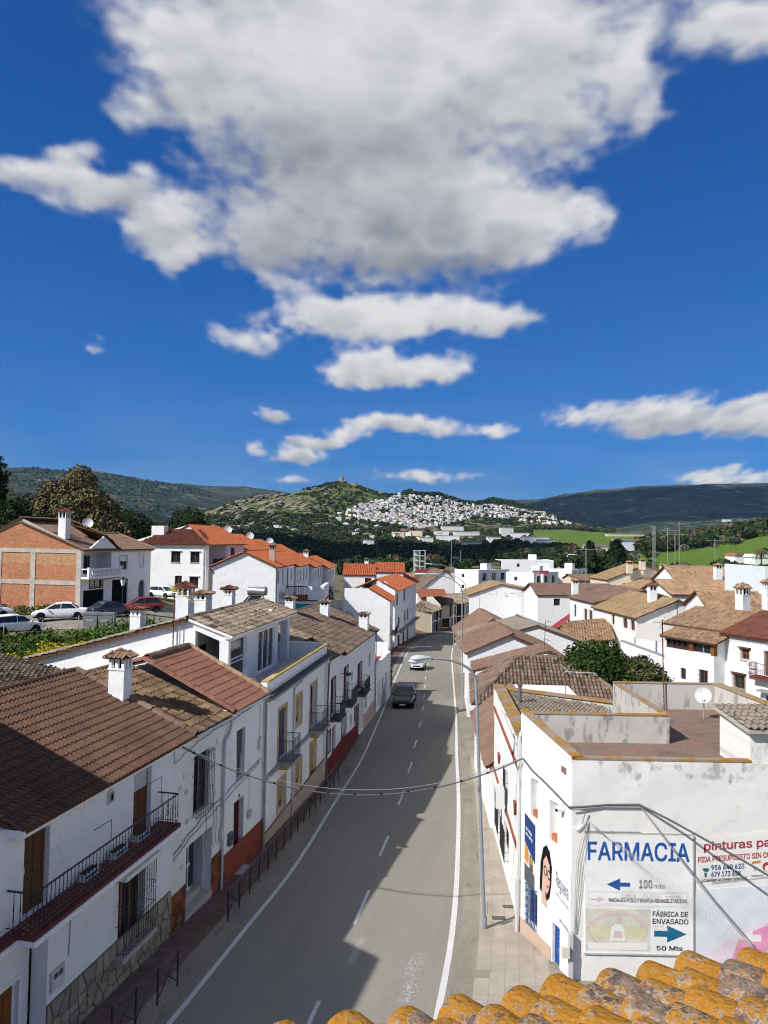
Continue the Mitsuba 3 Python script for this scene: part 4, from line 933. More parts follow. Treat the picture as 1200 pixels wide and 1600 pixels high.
# ------------------------------------------------------------------ right side of the street
# --- the building with the painted end wall
g = thing('shop_building', 'white flat-roofed building with signs painted and hung on its end wall', 'building')
S1 = Fr((5.4, 20.9), (-.82, 2.65)); S1.n = -S1.n                      # its street side; S1.n looks at the street
SS = Fr((5.4, 20.9), (1, -.006))                                       # its end wall, looking at the viewer
ops = [dict(r=(1.93, 2.37, 2.55, 3.74), d=.2, kind='hole'), dict(r=(.78, 1.24, 2.25, 3.45), d=.2, kind='hole'), dict(r=(1.92, 2.55, -.7, .47), col='navy', d=.1), dict(r=(.62, 1.03, -1.7, .0), kind='door', panel='blue', col='navy', d=.12)]
wall(S1, [(0.02, -3), (3.05, -3), (3.05, 5.62), (0.02, 5.02)], g, ops, thick=.2)
for (a0, a1, z0) in ((1.93, 2.37, 2.55), (.78, 1.24, 2.25)):
    n_ = key('blocked_window', g)
    MB(S1).box(a0, a1, -.26, -.2, z0 - .1, z0 + 1.3, 'white_grey').put('infill', n_, 'wall'); MB(S1).prism([(a0, z0), (a1, z0), (a1, z0 + .2), (a0, z0 + .28)], -.2, -.08, 'brick', .9).put('rubble_sill', n_)
grille(S1, key('window_guard', g), 1.92, 2.55, -.72, .5, o=.09, step=.085, cross=(.03, .2, .4, .6, .8, .97), col='navy', r=.012)
MB(S1).box(1.1, 3.04, 0, .03, -3, -.78, 'base_pink', .5).box(.02, .6, 0, .03, -3, -1.3, 'base_pink', .5).put('plinth', g)
MB(S1).prism([(.02, 4.86), (3.04, 5.44), (3.04, 5.48), (.02, 4.90)], 0, .03, 'white_grey').put('string_course', g)
MB(S1).prism([(-.05, 5.02), (3.08, 5.62), (3.08, 5.665), (-.05, 5.065)], -.26, .04, 'white').put('parapet_coping', g, 'coping_old')
pipe(g, S1, [(2.98, .02, 5.0), (3.0, .1, 4.7), (3.0, .1, -.2), (3.0, .1, -1.6)], .05, 'white_grey'); pipe(g, S1, [(3.0, .1, .35), (3.0, .1, -1.45)], .075, 'lightgrey', 'pipe_guard')
wall(SS, [(0, -3), (9.4, -3), (9.4, 4.96), (0, 4.98)], g, (), bsdf='wall_south', col='white_warm')
MB(SS).box(-.02, 5.0, -.2, .02, 4.96, 5.02, 'concrete').put('wall_top', g, 'coping_old')
MB().flat([(5.25, 21.2), (14.2, 21.15), (14.2, 29), (9.3, 29), (9.3, 24.1), (4.95, 24.1)], 4.45, 4.62, 'roof_floor').put('terrace_floor', g, 'terrace')
MB().box(4.72, 9.3, 23.95, 24.15, 4.3, 5.5).put('parapet', g, 'concrete_old'); MB().box(4.68, 9.34, 23.93, 24.17, 5.5, 5.535).put('parapet_coping', g, 'coping_old')
MB().box(9.1, 9.28, 24.15, 28.95, 3.0, 5.55).put('parapet', g, 'concrete_old'); MB().box(9.08, 9.30, 24.21, 28.9, 5.55, 5.585).put('parapet_coping', g, 'coping_old')
MB().box(9.1, 13.1, 28.95, 29.15, 3.0, 5.6).put('parapet', g, 'concrete_old'); MB().box(9.08, 13.12, 28.93, 29.17, 5.6, 5.635).put('parapet_coping', g, 'coping_old')
e = Fr((13.1, 29.0), (.28, -1)); MB(e).prism([(0, 4), (4.6, 4), (4.6, 5.25), (0, 5.6)], -.1, .1).put('parapet', g, 'concrete_old'); MB(e).prism([(0.02, 5.6), (4.6, 5.25), (4.6, 5.31), (.02, 5.66)], -.15, .15).put('parapet_coping', g, 'coping_old')
# rooftop hut at the right with its old tile roof
MB().box(10.4, 14.5, 20.92, 21.1, 4.98, 5.80, 'white_warm').put('hut_wall', g, 'wall_south'); MB().box(10.4, 10.6, 21.1, 22.8, 4.5, 5.82, 'white_warm').put('hut_wall', g, 'wall_south')
roof(g, [(10.25, 20.7, 5.9), (14.9, 20.7, 5.97), (14.9, 22.9, 6.16), (10.25, 22.9, 6.1)], 9, .2, .33, 2, .3, slab='concrete', name='hut_roof')
# sign panels and painted writing on the end wall
def write(parent, text, a, z, width, height, col, fr=SS, o=.012, bold=False, slant=0.0, name='lettering', depth=.004):
    m = meshkit.text_mesh(text, height, depth, bold); v = np.array(m.vertices); x0, x1 = v[:, 0].min(), v[:, 0].max()
    sx = width / (x1 - x0)
    X = (v[:, 0] - x0) * sx
    w = np.stack([a + X, v[:, 2] + o, z + v[:, 1] + X * slant], 1)
    return MB().raw(fr.map(w), m.faces, col, .35).put(name, parent)


def arrow(parent, a0, a1, z0, z1, col, right, o=.012, head=.45, shaft=.45, fr=SS):
    w, hh = a1 - a0, z1 - z0; c = (z0 + z1) / 2; k = hh * shaft / 2; hd = min(w * .6, hh * head * 1.6)
    p = [(0, c - k), (w - hd, c - k), (w - hd, z0), (w, c), (w - hd, z1), (w - hd, c + k), (0, c + k)]
    p = [((a0 + x) if right else (a1 - x), z) for x, z in p]
    MB(fr).prism(p, o, o + .004, col, .35).put('arrow', parent)


sg = thing('wall_sign', 'large pale pharmacy sign reading FARMACIA in blue with a blue arrow', 'sign')
MB(SS).box(.36, 3.34, .0, .03, 1.36, 2.93, 'white', .2).box(.34, 3.36, 0, .036, 2.93, 2.97, 'concrete', .5).put('board', sg)
MB(SS).box(3.34, 3.385, 0, .05, -.33, 2.93, 'plaster_grey', .4).put('edge_trim', sg)
write(sg, 'FARMACIA', .43, 2.22, 2.83, .48, 'blue', o=.031, bold=True)
arrow(sg, .96, 1.61, 1.385, 1.715, 'blue', False, .031, .7, .34)
write(sg, '100', 1.86, 1.46, .37, .22, 'darkgrey', o=.031, bold=True); write(sg, 'mts', 2.27, 1.46, .31, .12, 'darkgrey', o=.031)
sg = thing('wall_sign', 'narrow white clinic sign with faded red arrows in a thin frame', 'sign')
MB(SS).box(.36, 3.34, .0, .03, .93, 1.355, 'white', .2).put('board', sg)
m = MB(SS)
for (x0, x1, y0, y1) in ((.44, 3.22, 1.33, 1.345), (.44, 3.22, .97, .985), (.44, .455, .985, 1.33), (3.205, 3.22, .985, 1.33)): m.box(x0, x1, .03, .034, y0, y1, 'fadedpink')
m.put('frame_line', sg)
write(sg, 'CLINICA', 1.36, 1.20, .42, .10, 'fadedpink', o=.031, bold=True); write(sg, 'PAJARES', 1.98, 1.20, .48, .10, 'fadedpink', o=.031, bold=True)
arrow(sg, .49, .92, 1.06, 1.22, 'fadedpink', True, .031, .8, .25); arrow(sg, 2.58, 3.05, 1.19, 1.30, 'fadedpink', True, .031, .8, .3)
write(sg, 'MASAJES·FISIOTERAPIA·REHABILITACION', 1.02, 1.075, 2.16, .10, 'black', o=.031, bold=True)
write(sg, 'VENTAMETAL', .85, .998, .6, .05, 'white_grey', o=.031)
sg = thing('wall_sign', 'faded cream and white bottling plant sign with a dark teal arrow', 'sign')
MB(SS).box(.36, 3.34, .0, .03, -.32, .925, 'white', .2).box(.34, 3.385, 0, .05, -.36, -.32, 'plaster_grey', .4).put('board', sg)
MB(SS).box(.38, 2.18, .03, .034, -.25, .89, 'fadedcream', .5).put('faded_print', sg)
def ell(cx, cz, rx, rz, n=24, t0=0, t1=2 * math.pi): return [(cx + rx * math.cos(t), cz + rz * math.sin(t)) for t in np.linspace(t0, t1, n)]
MB(SS).prism(Polygon(ell(1.27, .30, .84, .50)).difference(Polygon(ell(1.27, .30, .78, .44))), .034, .037, 'fadedpink', .5).put('faded_print', sg)
MB(SS).prism(Polygon(ell(.80, .26, .36, .20)), .034, .036, 'fadedyellow', .5).prism(Polygon(ell(1.76, .26, .36, .20)), .034, .036, 'fadedyellow', .5).put('faded_print', sg)
rb = unary_union([Polygon(ell(1.27, .32, .80, .52, 20, .35, math.pi - .35) + ell(1.27, .32, .68, .40, 20, math.pi - .35, .35)), sbox(.46, .42, .66, .56), sbox(1.88, .42, 2.08, .56)])
MB(SS).prism(rb, .037, .040, 'fadedpink', .4).put('faded_print', sg)
MB(SS).prism(Polygon(ell(1.27, .58, .085, .10)), .040, .043, 'fadedpink').prism(Polygon([(1.05, .02), (1.49, .02), (1.44, .36), (1.34, .48), (1.20, .48), (1.10, .36)]), .040, .043, 'white_warm').prism(Polygon([(1.14, .10), (1.42, .10), (1.36, .30), (1.18, .30)]), .043, .046, 'fadedpink').put('faded_print', sg)
MB(SS).box(.46, 2.1, .037, .041, -.22, -.04, 'white_warm').put('faded_print', sg)
write(sg, 'FÁBRICA DE', 2.24, .70, .98, .135, 'black', o=.031, bold=True); write(sg, 'ENVASADO', 2.24, .50, .99, .135, 'black', o=.031, bold=True)
write(sg, 'VENTA', 2.24, .405, .30, .065, 'lightgrey', o=.031); write(sg, 'DE ACEITE', 2.24, .305, .45, .065, 'lightgrey', o=.031)
arrow(sg, 2.28, 3.18, .0, .46, 'teal', True, .031, .8, .34); write(sg, '50 Mts', 2.35, -.22, .72, .12, 'black', o=.031, bold=True)
pt = thing('painted_sign', 'painted advert of a decorator in red and blue writing on the white end wall', 'sign')
MB(SS).prism([(3.45, 1.66), (6.4, 2.02), (6.4, 3.2), (3.45, 2.86)], .0, .006, 'white_warm', .2).prism([(3.9, 1.60), (6.4, 1.92), (6.4, 1.97), (4.6, 1.72), (3.9, 1.66)], .004, .012, 'plaster_grey', .5).put('board', pt)
write(pt, 'pinturas pajares', 3.67, 2.52, 2.68, .22, 'signred', slant=.085, bold=True)
write(pt, 'PIDA PRESUPUESTO SIN COMPROMISO', 3.50, 2.185, 2.85, .145, 'signred', slant=.09, bold=True)
write(pt, '956 640 623', 3.87, 1.985, .92, .13, 'navy', slant=.07, bold=True); write(pt, '679 173 638', 3.87, 1.80, .82, .13, 'navy', slant=.07, bold=True)
write(pt, '¡¡Calidad al mejor precio!!', 3.60, 1.655, 1.25, .085, 'darkgrey', slant=.075)
MB(SS).prism(unary_union([affinity.scale(Point(3.72, 2.0).buffer(.07), 1.4, .5), sbox(3.66, 1.94, 3.79, 1.99)]), .012, .016, 'teal').prism(sbox(3.68, 1.80, 3.745, 1.91), .012, .016, 'darkgrey').put('emblem', pt)
MB(SS).prism([(5.0, 2.17), (5.24, 2.21), (5.24, 2.28), (5.0, 2.24)], .012, .016, 'orange').prism(Polygon(ell(5.42, 2.10, .13, .13)).difference(Polygon(ell(5.42, 2.06, .07, .09))), .012, .016, 'signred').prism([(5.09, 1.95), (5.13, 1.95), (5.13, 2.10), (5.18, 2.06), (5.11, 2.02), (5.04, 2.06), (5.09, 2.10)], .012, .016, 'grey').put('emblem', pt)
write(pt, 'empresa', 4.98, 1.82, .34, .06, 'grey', slant=.07)
ps = thing('poster', 'large pale blue and pink poster with a white arrow, below the painted advert', 'poster')
MB(SS).prism([(3.42, -.9), (6.6, -.9), (6.6, 1.72), (3.42, 1.42)], .0, .008, 'paleblue', .3).put('sheet', ps)
MB(SS).prism([(3.42, -.9), (6.6, -.9), (6.6, .95), (5.0, .42), (4.45, .16), (3.9, -.22), (3.42, -.4)], .008, .011, 'palepink', .4).prism([(4.4, -.5), (6.6, -.5), (6.6, .88), (5.2, .42), (4.62, .08)], .011, .013, 'pink', .5).put('print', ps)
arrow(ps, 4.66, 5.25, -.05, .36, 'white_warm', False, .013, .8, .45)

# banner over the street side of the shop
bn = thing('banner', 'optician banner with portrait of a woman in glasses, on the shop street side', 'banner')
def U(q): return [(2.72 - 2.70 * a, (2.54 - .73 * a) * (1 - b) + (.49 - .50 * a) * b) for a, b in q]   # a along the banner, b down it
L_ = lambda q, o, col, g=.2: MB(S1).prism(U(q), o, o + .003, col, g)
L_([(0, 0), (1, 0), (1, 1), (0, 1)], .012, 'paleblue', .2).put('sheet', bn)
L_([(0, 0), (.25, 0), (.25, .58), (.12, .50), (0, .42)], .016, 'navy').put('print', bn); L_([(0, .43), (.10, .50), (.10, .72), (0, .70)], .016, 'orange').put('print', bn); L_([(0, .74), (.24, .76), (.24, 1), (0, 1)], .016, 'darkgrey').put('print', bn)
L_(ell(.17, .60, .03, .06), .019, 'orange').put('print', bn); L_([(.12, .52), (.2, .55), (.2, .86), (.12, .82)], .018, 'darkgrey').put('print', bn)
hair = [(.36, .84), (.37, .45), (.43, .16), (.50, .06), (.57, .10), (.62, .30), (.61, .55), (.57, .80), (.52, .88)]
L_(hair, .016, 'black').put('print', bn)
L_([(.42, .62), (.44, .34), (.50, .22), (.57, .30), (.585, .52), (.56, .68), (.51, .80), (.46, .76)], .019, 'skin').put('print', bn)
L_([(.40, 1.0), (.42, .62), (.46, .52), (.49, .60), (.48, .80), (.53, 1.0)], .022, 'skin').put('print', bn)
for c_ in (.485, .562): MB(S1).prism(Polygon(U(ell(c_, .46, .034, .075))).difference(Polygon(U(ell(c_, .46, .024, .052)))), .024, .027, 'black').put('print', bn)
L_([(.505, .66), (.56, .63), (.55, .67), (.525, .69)], .022, 'signred').put('print', bn)
m = meshkit.text_mesh('Regueira', 1, .003); v = np.array(m.vertices); v[:, 0] /= v[:, 0].max()
UU = np.array(U([(.70 + .25 * a, .46 - .20 * b) for a, b in v[:, :2]])); MB().raw(S1.map(np.stack([UU[:, 0], v[:, 2] + .016, UU[:, 1]], 1)), m.faces, 'darkgrey').put('lettering', bn)
m = meshkit.text_mesh('óptica y audiología', 1, .003); v = np.array(m.vertices); v[:, 0] /= v[:, 0].max()
for (a, b, w_, h_, c) in ((.70, .60, .26, .055, 'lightgrey'), (.03, .22, .14, .05, 'white'), (.03, .30, .16, .05, 'white'), (.78, .93, .18, .05, 'grey')):
    UU = np.array(U([(a + w_ * p, b - h_ * q) for p, q in v[:, :2]])); MB().raw(S1.map(np.stack([UU[:, 0], v[:, 2] + .021, UU[:, 1]], 1)), m.faces, c).put('lettering', bn)
cam_ = MB(S1).box(.38, .5, .02, .22, 3.38, 3.46, 'white').box(.4, .48, .22, .26, 3.39, 3.45, 'black').tube(S1.map(np.array([(.44, 0, 3.6), (.44, .12, 3.46)])), .015, 'white_grey')
one('security_camera', 'small white security camera under the cable at the shop corner', 'camera', cam_)
mt = MB(SS).box(-.1, .0, .02, .2, -1.6, .25, 'lightgrey').box(-.32, -.12, .1, .3, -.35, -.05, 'fadedcream')
one('sign_post', 'small weathered direction board on a grey post beside the blue door', 'sign post', mt)
dsh = thing('satellite_dish', 'white satellite dish on the grey terrace parapet', 'satellite dish')


def dish(t, x, y, z, r, dirn, pole=.6):
    d = np.array(dirn, float); d /= np.linalg.norm(d); a = np.cross(d, [0, 0, 1]); a /= np.linalg.norm(a); b = np.cross(a, d)
    rr = np.linspace(0, 1, 6); th = np.linspace(0, 2 * np.pi, 25)[:-1]
    v = np.array([[x, y, z] + r * q * (math.cos(t_) * a + math.sin(t_) * b) + d * (r * .28 * q * q) for q in rr for t_ in th])
    f = np.array([[i * 24 + j, i * 24 + (j + 1) % 24, (i + 1) * 24 + (j + 1) % 24, (i + 1) * 24 + j] for i in range(5) for j in range(24)])
    w = v - d * .02
    MB().raw(v, f, 'dish').raw(w, f[:, ::-1], 'dish').put('reflector', t, 'satin', smooth=False)
    p = np.array([x, y, z])
    MB().tube([p - b * r, p + d * r * .9 - b * r * .35], .012, 'grey', 5).tube([p + d * r * .95 - b * r * .35, p + d * r * .75 - b * r * .3], .035, 'lightgrey', 7).put('feed_arm', t, 'satin')
    MB().tube([p - d * .04, p - d * .12 - [0, 0, .1], p - d * .12 - [0, 0, pole]], .022, 'grey', 6).put('mast', t, 'satin')


dish(dsh, 11.85, 27.3, 5.5, .29, (-.5, -.8, .35), .9)
MB().tube([(11.55, 28.7, 4.6), (11.5, 28.7, 7.4)], .022, 'rust', 6)
an = thing('aerial_mast', 'tall rusty aerial mast standing against the terrace parapet by the dish', 'aerial')
MB().tube([(11.0, 28.85, 4.6), (10.95, 28.85, 6.6), (10.92, 28.85, 8.1)], .025, 'rust', 6).put('pole', an, 'satin')
m = MB()
for k in range(9): m.tube([(10.6 + k * .09, 28.75, 8.0), (10.6 + k * .09, 28.95, 8.0)], .008, 'alu', 4)
m.tube([(10.55, 28.85, 8.0), (11.4, 28.85, 8.0)], .012, 'alu', 5).tube([(10.7, 28.65, 7.75), (11.1, 29.0, 8.2)], .012, 'alu', 5); m.put('antenna', an, 'metal')

# --- next house: red bands, orange-lichened parapets
g2 = thing('street_house', 'white house with terracotta bands and orange lichen on its parapet tops', 'house', 'houses along the right side of the street')
S2 = Fr((4.55, 24.4), (.40, 6.5)); S2.n = -S2.n
ops = [dict(r=(3.25, 3.95, 1.35, 2.5), col='darkbrown', d=.1, gr=dict(o=.1, step=.1)), dict(r=(5.3, 6.6, -.55, .75), col='darkbrown', d=.1, gr=dict(o=.16, step=.1)), dict(r=(2.75, 4.4, -.55, .45), col='darkbrown', d=.1, gr=dict(o=.16, step=.1)), dict(r=(.5, .85, 1.2, 2.9), col='darkbrown', d=.1)]
wall(S2, [(-.7, -3), (9.0, -3), (9.0, 4.55), (-.2, 4.62), (-.7, 4.62)], g2, ops)
m = MB(S2).box(-.2, 9.0, 0, .05, 3.56, 3.70, 'terracotta', .5); m.put('band', g2); MB(S2).box(-.2, 9.0, 0, .05, .93, 1.07, 'terracotta', .5).put('band', g2)
for a in (6.3, .6): MB(S2).prism([(a - .3, 2.3), (a + .3, 2.3), (a, 1.9)], 0, .08, 'terracotta', .5).put('bracket', g2)
m = MB(S2).box(3.3, 4.1, .08, .42, 1.12, 1.8, 'white_grey').box(3.4, 4.0, .42, .43, 1.2, 1.7, 'grey'); one('air_conditioner', 'white air conditioner outdoor unit on the red-banded wall over the pavement', 'air conditioner', m)
MB(S2).prism([(-.2, 4.62), (9.05, 4.55), (9.05, 4.63), (-.2, 4.70)], -.42, .06).put('parapet_coping', g2, 'coping_old')
bx = Fr((5.1, 33.35), (4.6, -2.9))
MB(bx).box(0, 5.6, -.12, .12, 3.2, 4.5).put('parapet', g2, 'concrete_old'); MB(bx).box(0, 5.6, -.2, .2, 4.5, 4.57).put('parapet_coping', g2, 'coping_old')
MB().raw([(4.5, 24.1, 4.25), (9.1, 24.15, 4.15), (9.15, 30.9, 4.2), (5.1, 33.3, 4.3)], [[0, 1, 2, 3]], 'gravel', .95).put('roof', g2)
roof(g2, [(4.6, 24.3, 4.27), (9.1, 24.3, 4.2), (9.15, 30.8, 4.32), (5.15, 33.2, 4.36)], 9, .17, .34, 2, .35, under=False, name='old_tile_covering')
vp = thing('vent_pipe', 'short dark vent pipe on the grey roof of the red-banded house', 'vent pipe')
MB().tube([(5.72, 30.6, 4.2), (5.72, 30.6, 5.1)], .07, 'darkgrey', 10).put('pipe', vp, 'satin', smooth=True); MB().tube([(5.72, 30.6, 5.1), (5.72, 30.6, 5.16)], .11, 'darkgrey', 10).put('cap', vp); MB().flat(Polygon(ell(5.72, 30.6, .2, .2)), 4.2, 4.42, 'concrete').put('base', vp)

# --- low brown roof beside it
g3 = thing('street_house', 'low house with an old brown tile roof between the red-banded house and the hipped roof', 'house', 'houses along the right side of the street')
S3 = Fr((5.0, 33.6), (.0595, .998)); S3.n = -S3.n
wall(S3, [(0, -5), (11.2, -5), (11.2, .75), (0, .9)], g3, [dict(r=(2, 2.9, -.9, .3), col='darkbrown'), dict(r=(6, 7, -3, -.4), kind='door', panel='brown', col='brown')])
roof(g3, [S3.P(11.2, .25, .74), S3.P(-.1, .25, .9), S3.P(-.1, -2.2, 2.75), S3.P(11.2, -2.2, 2.6)], 8, .2, .34, 1, .35)
MB(S3).box(-.1, 11.2, -5.5, -2.2, -4, 2.5, 'white').put('wall', g3, 'wall')

# --- hipped brown roof
def hip(fr, parent, s0, s1, o0, o1, ze, zr, style, ins=None, **kw):   # hipped roof over s0..s1, o0 (far) .. o1 (front)
    ins = ins if ins is not None else min(s1 - s0, o1 - o0) / 2
    mo_ = (o0 + o1) / 2
    if (s1 - s0) >= (o1 - o0): R0, R1 = (s0 + ins, mo_), (s1 - ins, mo_)
    else: R0, R1 = ((s0 + s1) / 2, o1 - ins), ((s0 + s1) / 2, o0 + ins)
    c = [fr.P(s0, o1, ze), fr.P(s1, o1, ze), fr.P(s1, o0, ze), fr.P(s0, o0, ze)]; a, b = fr.P(*R0, zr), fr.P(*R1, zr)
    if (s1 - s0) >= (o1 - o0): pl = [[c[0], c[1], b, a], [c[1], c[2], b], [c[2], c[3], a, b], [c[3], c[0], a]]
    else: pl = [[c[0], c[1], a], [c[1], c[2], b, a], [c[2], c[3], b], [c[3], c[0], a, b]]
    for p in pl: roof(parent, p, style, **kw)
    for p, q in ((c[0], a), (c[1], a if (s1 - s0) < (o1 - o0) else b), (c[2], b), (c[3], b if (s1 - s0) < (o1 - o0) else a), (a, b)):
        if np.linalg.norm(q - p) > .5: ridge(parent, p, q, style, .12, .4)


g4 = thing('street_house', 'white house under a brown hipped tile roof beside the street', 'house', 'houses along the right side of the street')
S4 = Fr((5.85, 44.9), (.11, 1)); S4.n = -S4.n
for (a0, a1, o0, o1) in ((0, 9.2, -6.6, 0),):
    wall(S4, [(0, -6), (9.2, -6), (9.2, 1.3), (0, 1.3)], g4, [dict(r=(2, 3, -1.4, 0), col='darkbrown'), dict(r=(5, 6, -3.6, -1), kind='door', panel='brown', col='brown')])
    f = Fr(S4.P(0, 0, 0)[:2], (1, -.11)); wall(f, [(.3, -6), (9.4, -6), (9.4, 1.3), (.3, 1.3)], g4, [])
    f = Fr(S4.P(0, -9.4, 0)[:2], (.11, 1)); wall(f, [(0, -6), (9.2, -6), (9.2, 1.3), (0, 1.3)], g4, [])
hip(S4, g4, -.35, 9.4, -9.4, .4, 1.32, 3.55, 5, ins=3.2, w=.23, L=.38, detail=1, jit=.2)
f = Fr(S4.P(7.2, .05, 0)[:2], (1, -.11)); MB(f).prism([(0, 1.3), (3.4, 1.3), (3.4, 2.75), (0, 1.9)], -.2, 0, 'white').put('gable', g4, 'wall')
roof(g4, [S4.P(11.2, .3, 1.95), S4.P(7.2, .3, 1.95), S4.P(7.2, -5.0, 3.5), S4.P(11.2, -5.0, 3.5)], 8, .23, .38, 1, .25)

# --- white gable with brown roof, then the roofs behind it
g5 = thing('street_house', 'white house with a broad low gable wall, a small window and a larger barred one', 'house', 'houses along the right side of the street')
S5 = Fr((7.15, 61.5), (1, -.02))
wall(S5, [(0, -6), (8.0, -6), (8.0, 1.5), (3.7, 3.42), (0, 1.95)], g5, [dict(r=(4.45, 5.05, 1.25, 1.65), col='darkbrown', d=.12), dict(r=(6.25, 7.55, -.55, 1.05), col='darkgrey', d=.12, mull=1, gr=dict(o=.1, step=.16))])
f = Fr(S5.P(0, 0, 0)[:2], (.09, 1)); f.n = -f.n; MB(f).box(0.02, 11, -.25, 0, -7, 1.9, 'white').put('wall', g5, 'wall')
pv = lambda s, o, z: S5.P(s, o, z)
roof(g5, [pv(-.3, -11, 1.55), pv(-.3, .25, 1.80), pv(3.7, .25, 3.5), pv(3.7, -11, 3.3)], 8, .24, .4, 1, .25)
roof(g5, [pv(8.3, .25, 1.42), pv(8.3, -11, 1.4), pv(3.7, -11, 3.3), pv(3.7, .25, 3.5)], 8, .24, .4, 1, .25)
ridge(g5, pv(3.7, .3, 3.52), pv(3.7, -11, 3.3), 8)
MB().tube([(15.0, 61.3, 1.4), (15.0, 61.2, -3)], .06, 'white_grey', 7).put('drainpipe', g5, 'satin')
g6 = thing('street_house', 'house with a wide grey-brown roof just beyond the broad low gable', 'house', 'houses along the right side of the street')
S6 = Fr((8.6, 73), (1, -.02))
wall(S6, [(0, -7), (12.5, -7), (12.5, .9), (6.8, 2.9), (0, 1.2)], g6, [])
roof(g6, [S6.P(-.3, -14, .4), S6.P(-.3, .2, 1.0), S6.P(6.8, .2, 3.0), S6.P(6.8, -14, 2.6)], 9, .25, .42, 1, .2)
roof(g6, [S6.P(13, .2, .7), S6.P(13, -14, .4), S6.P(6.8, -14, 2.6), S6.P(6.8, .2, 3.0)], 9, .25, .42, 1, .2)
g7 = thing('street_house', 'small house with a brown roof below the tall blank white wall', 'house', 'houses along the right side of the street')
S7 = Fr((9.9, 92), (1, -.05))
wall(S7, [(0, -9), (9, -9), (9, -.9), (4.0, 1.6), (0, -1.2)], g7, [])
f = Fr(S7.P(0, 0, 0)[:2], (.12, 1)); f.n = -f.n; MB(f).box(0, 22, -.3, 0, -10, -1.4, 'white').put('wall', g7, 'wall')
roof(g7, [S7.P(-.3, -22, -2.2), S7.P(-.3, .2, -1.4), S7.P(4, .2, 1.7), S7.P(4, -22, .9)], 8, .26, .44, 1, .2); roof(g7, [S7.P(9.3, .2, -1.1), S7.P(9.3, -22, -1.6), S7.P(4, -22, .9), S7.P(4, .2, 1.7)], 8, .26, .44, 1, .2)
# --- tall blank white wall
g8 = thing('street_house', 'tall house with a blank weathered white wall and an orange-lichened roof edge', 'house', 'houses along the right side of the street')
S8 = Fr((15.0, 128), (1, -.02))
wall(S8, [(0, -10), (11.3, -10), (11.3, 2.75), (9.6, 3.1), (5.6, 3.75), (0, 1.85)], g8, [], bsdf='wall')
f = Fr(S8.P(11.3, 0, 0)[:2], (.02, 1)); MB(f).box(.02, 14, -.3, 0, -10, 2.8, 'white').put('wall', g8, 'wall'); f = Fr(S8.P(0, 0, 0)[:2], (.25, 1)); f.n = -f.n; MB(f).box(.02, 14, -.3, 0, -12, 1.8, 'white').put('wall', g8, 'wall')
roof(g8, [S8.P(-.4, -14, 1.6), S8.P(-.4, .3, 1.75), S8.P(5.6, .3, 3.9), S8.P(5.6, -14, 3.7)], 7, .3, .5, 1, .25); roof(g8, [S8.P(11.6, .3, 2.7), S8.P(11.6, -14, 2.6), S8.P(5.6, -14, 3.7), S8.P(5.6, .3, 3.9)], 7, .3, .5, 1, .25)
m = MB(S8)
for k in range(130):
    x, z = rng.uniform(0, 11), rng.choice([-4.0, -4.4, 2.2]) + rng.normal(0, .28)
    if z > 1.8 + .3 * x or z > 2.6: continue
    m.prism(Polygon(ell(x, z, rng.uniform(.05, .3), rng.uniform(.03, .12), 7)), 0, .006, ['white_grey', 'plaster_grey', 'grey'][rng.integers(3)], .8)
m.put('flaked_paint', g8, kind='stuff')
one('aerial', 'thin aerial in front of the tall blank white wall', 'aerial', MB().tube([(12.5, 95, .8), (12.5, 95, 4.5)], .03, 'grey', 5).tube([(12.5, 95, 4.5), (13.4, 95, 4.4)], .02, 'grey', 4))
one('aerial', 'thin aerial pole with a short arm on the broad low gable roof', 'aerial', MB().tube([(10.35, 47.5, 2.9), (10.5, 47.5, 6.05)], .022, 'rust', 5).tube([(10.5, 47.5, 6.05), (10.85, 47.5, 5.95)], .016, 'rust', 4).tube([(10.42, 47.5, 4.9), (10.8, 47.5, 4.75)], .014, 'rust', 4))
m = MB().tube([(9.6, 38.6, 3.0), (9.6, 38.6, 4.9)], .02, 'rust', 5).tube([(9.6, 38.6, 4.35), (11.2, 38.8, 4.25)], .014, 'alu', 4)
for k in range(12): m.tube([(9.8 + k * .12, 38.6, 4.3), (9.8 + k * .12, 38.8, 4.3)], .008, 'alu', 4)
m.tube([(9.35, 38.5, 4.15), (9.95, 38.7, 4.75)], .01, 'alu', 4).tube([(9.35, 38.7, 4.7), (9.9, 38.5, 4.2)], .01, 'alu', 4)
one('aerial', 'long toothed television aerial over the brown hipped roof', 'aerial', m)

# ------------------------------------------------------------------ houses behind the left row
def side_fr(fr, w, which):   # frame of a block's right or left side, s running away from its front
    f = Fr(fr.P(w if which == 'r' else 0, 0, 0)[:2], -fr.n); f.n = fr.t if which == 'r' else -fr.t
    return f


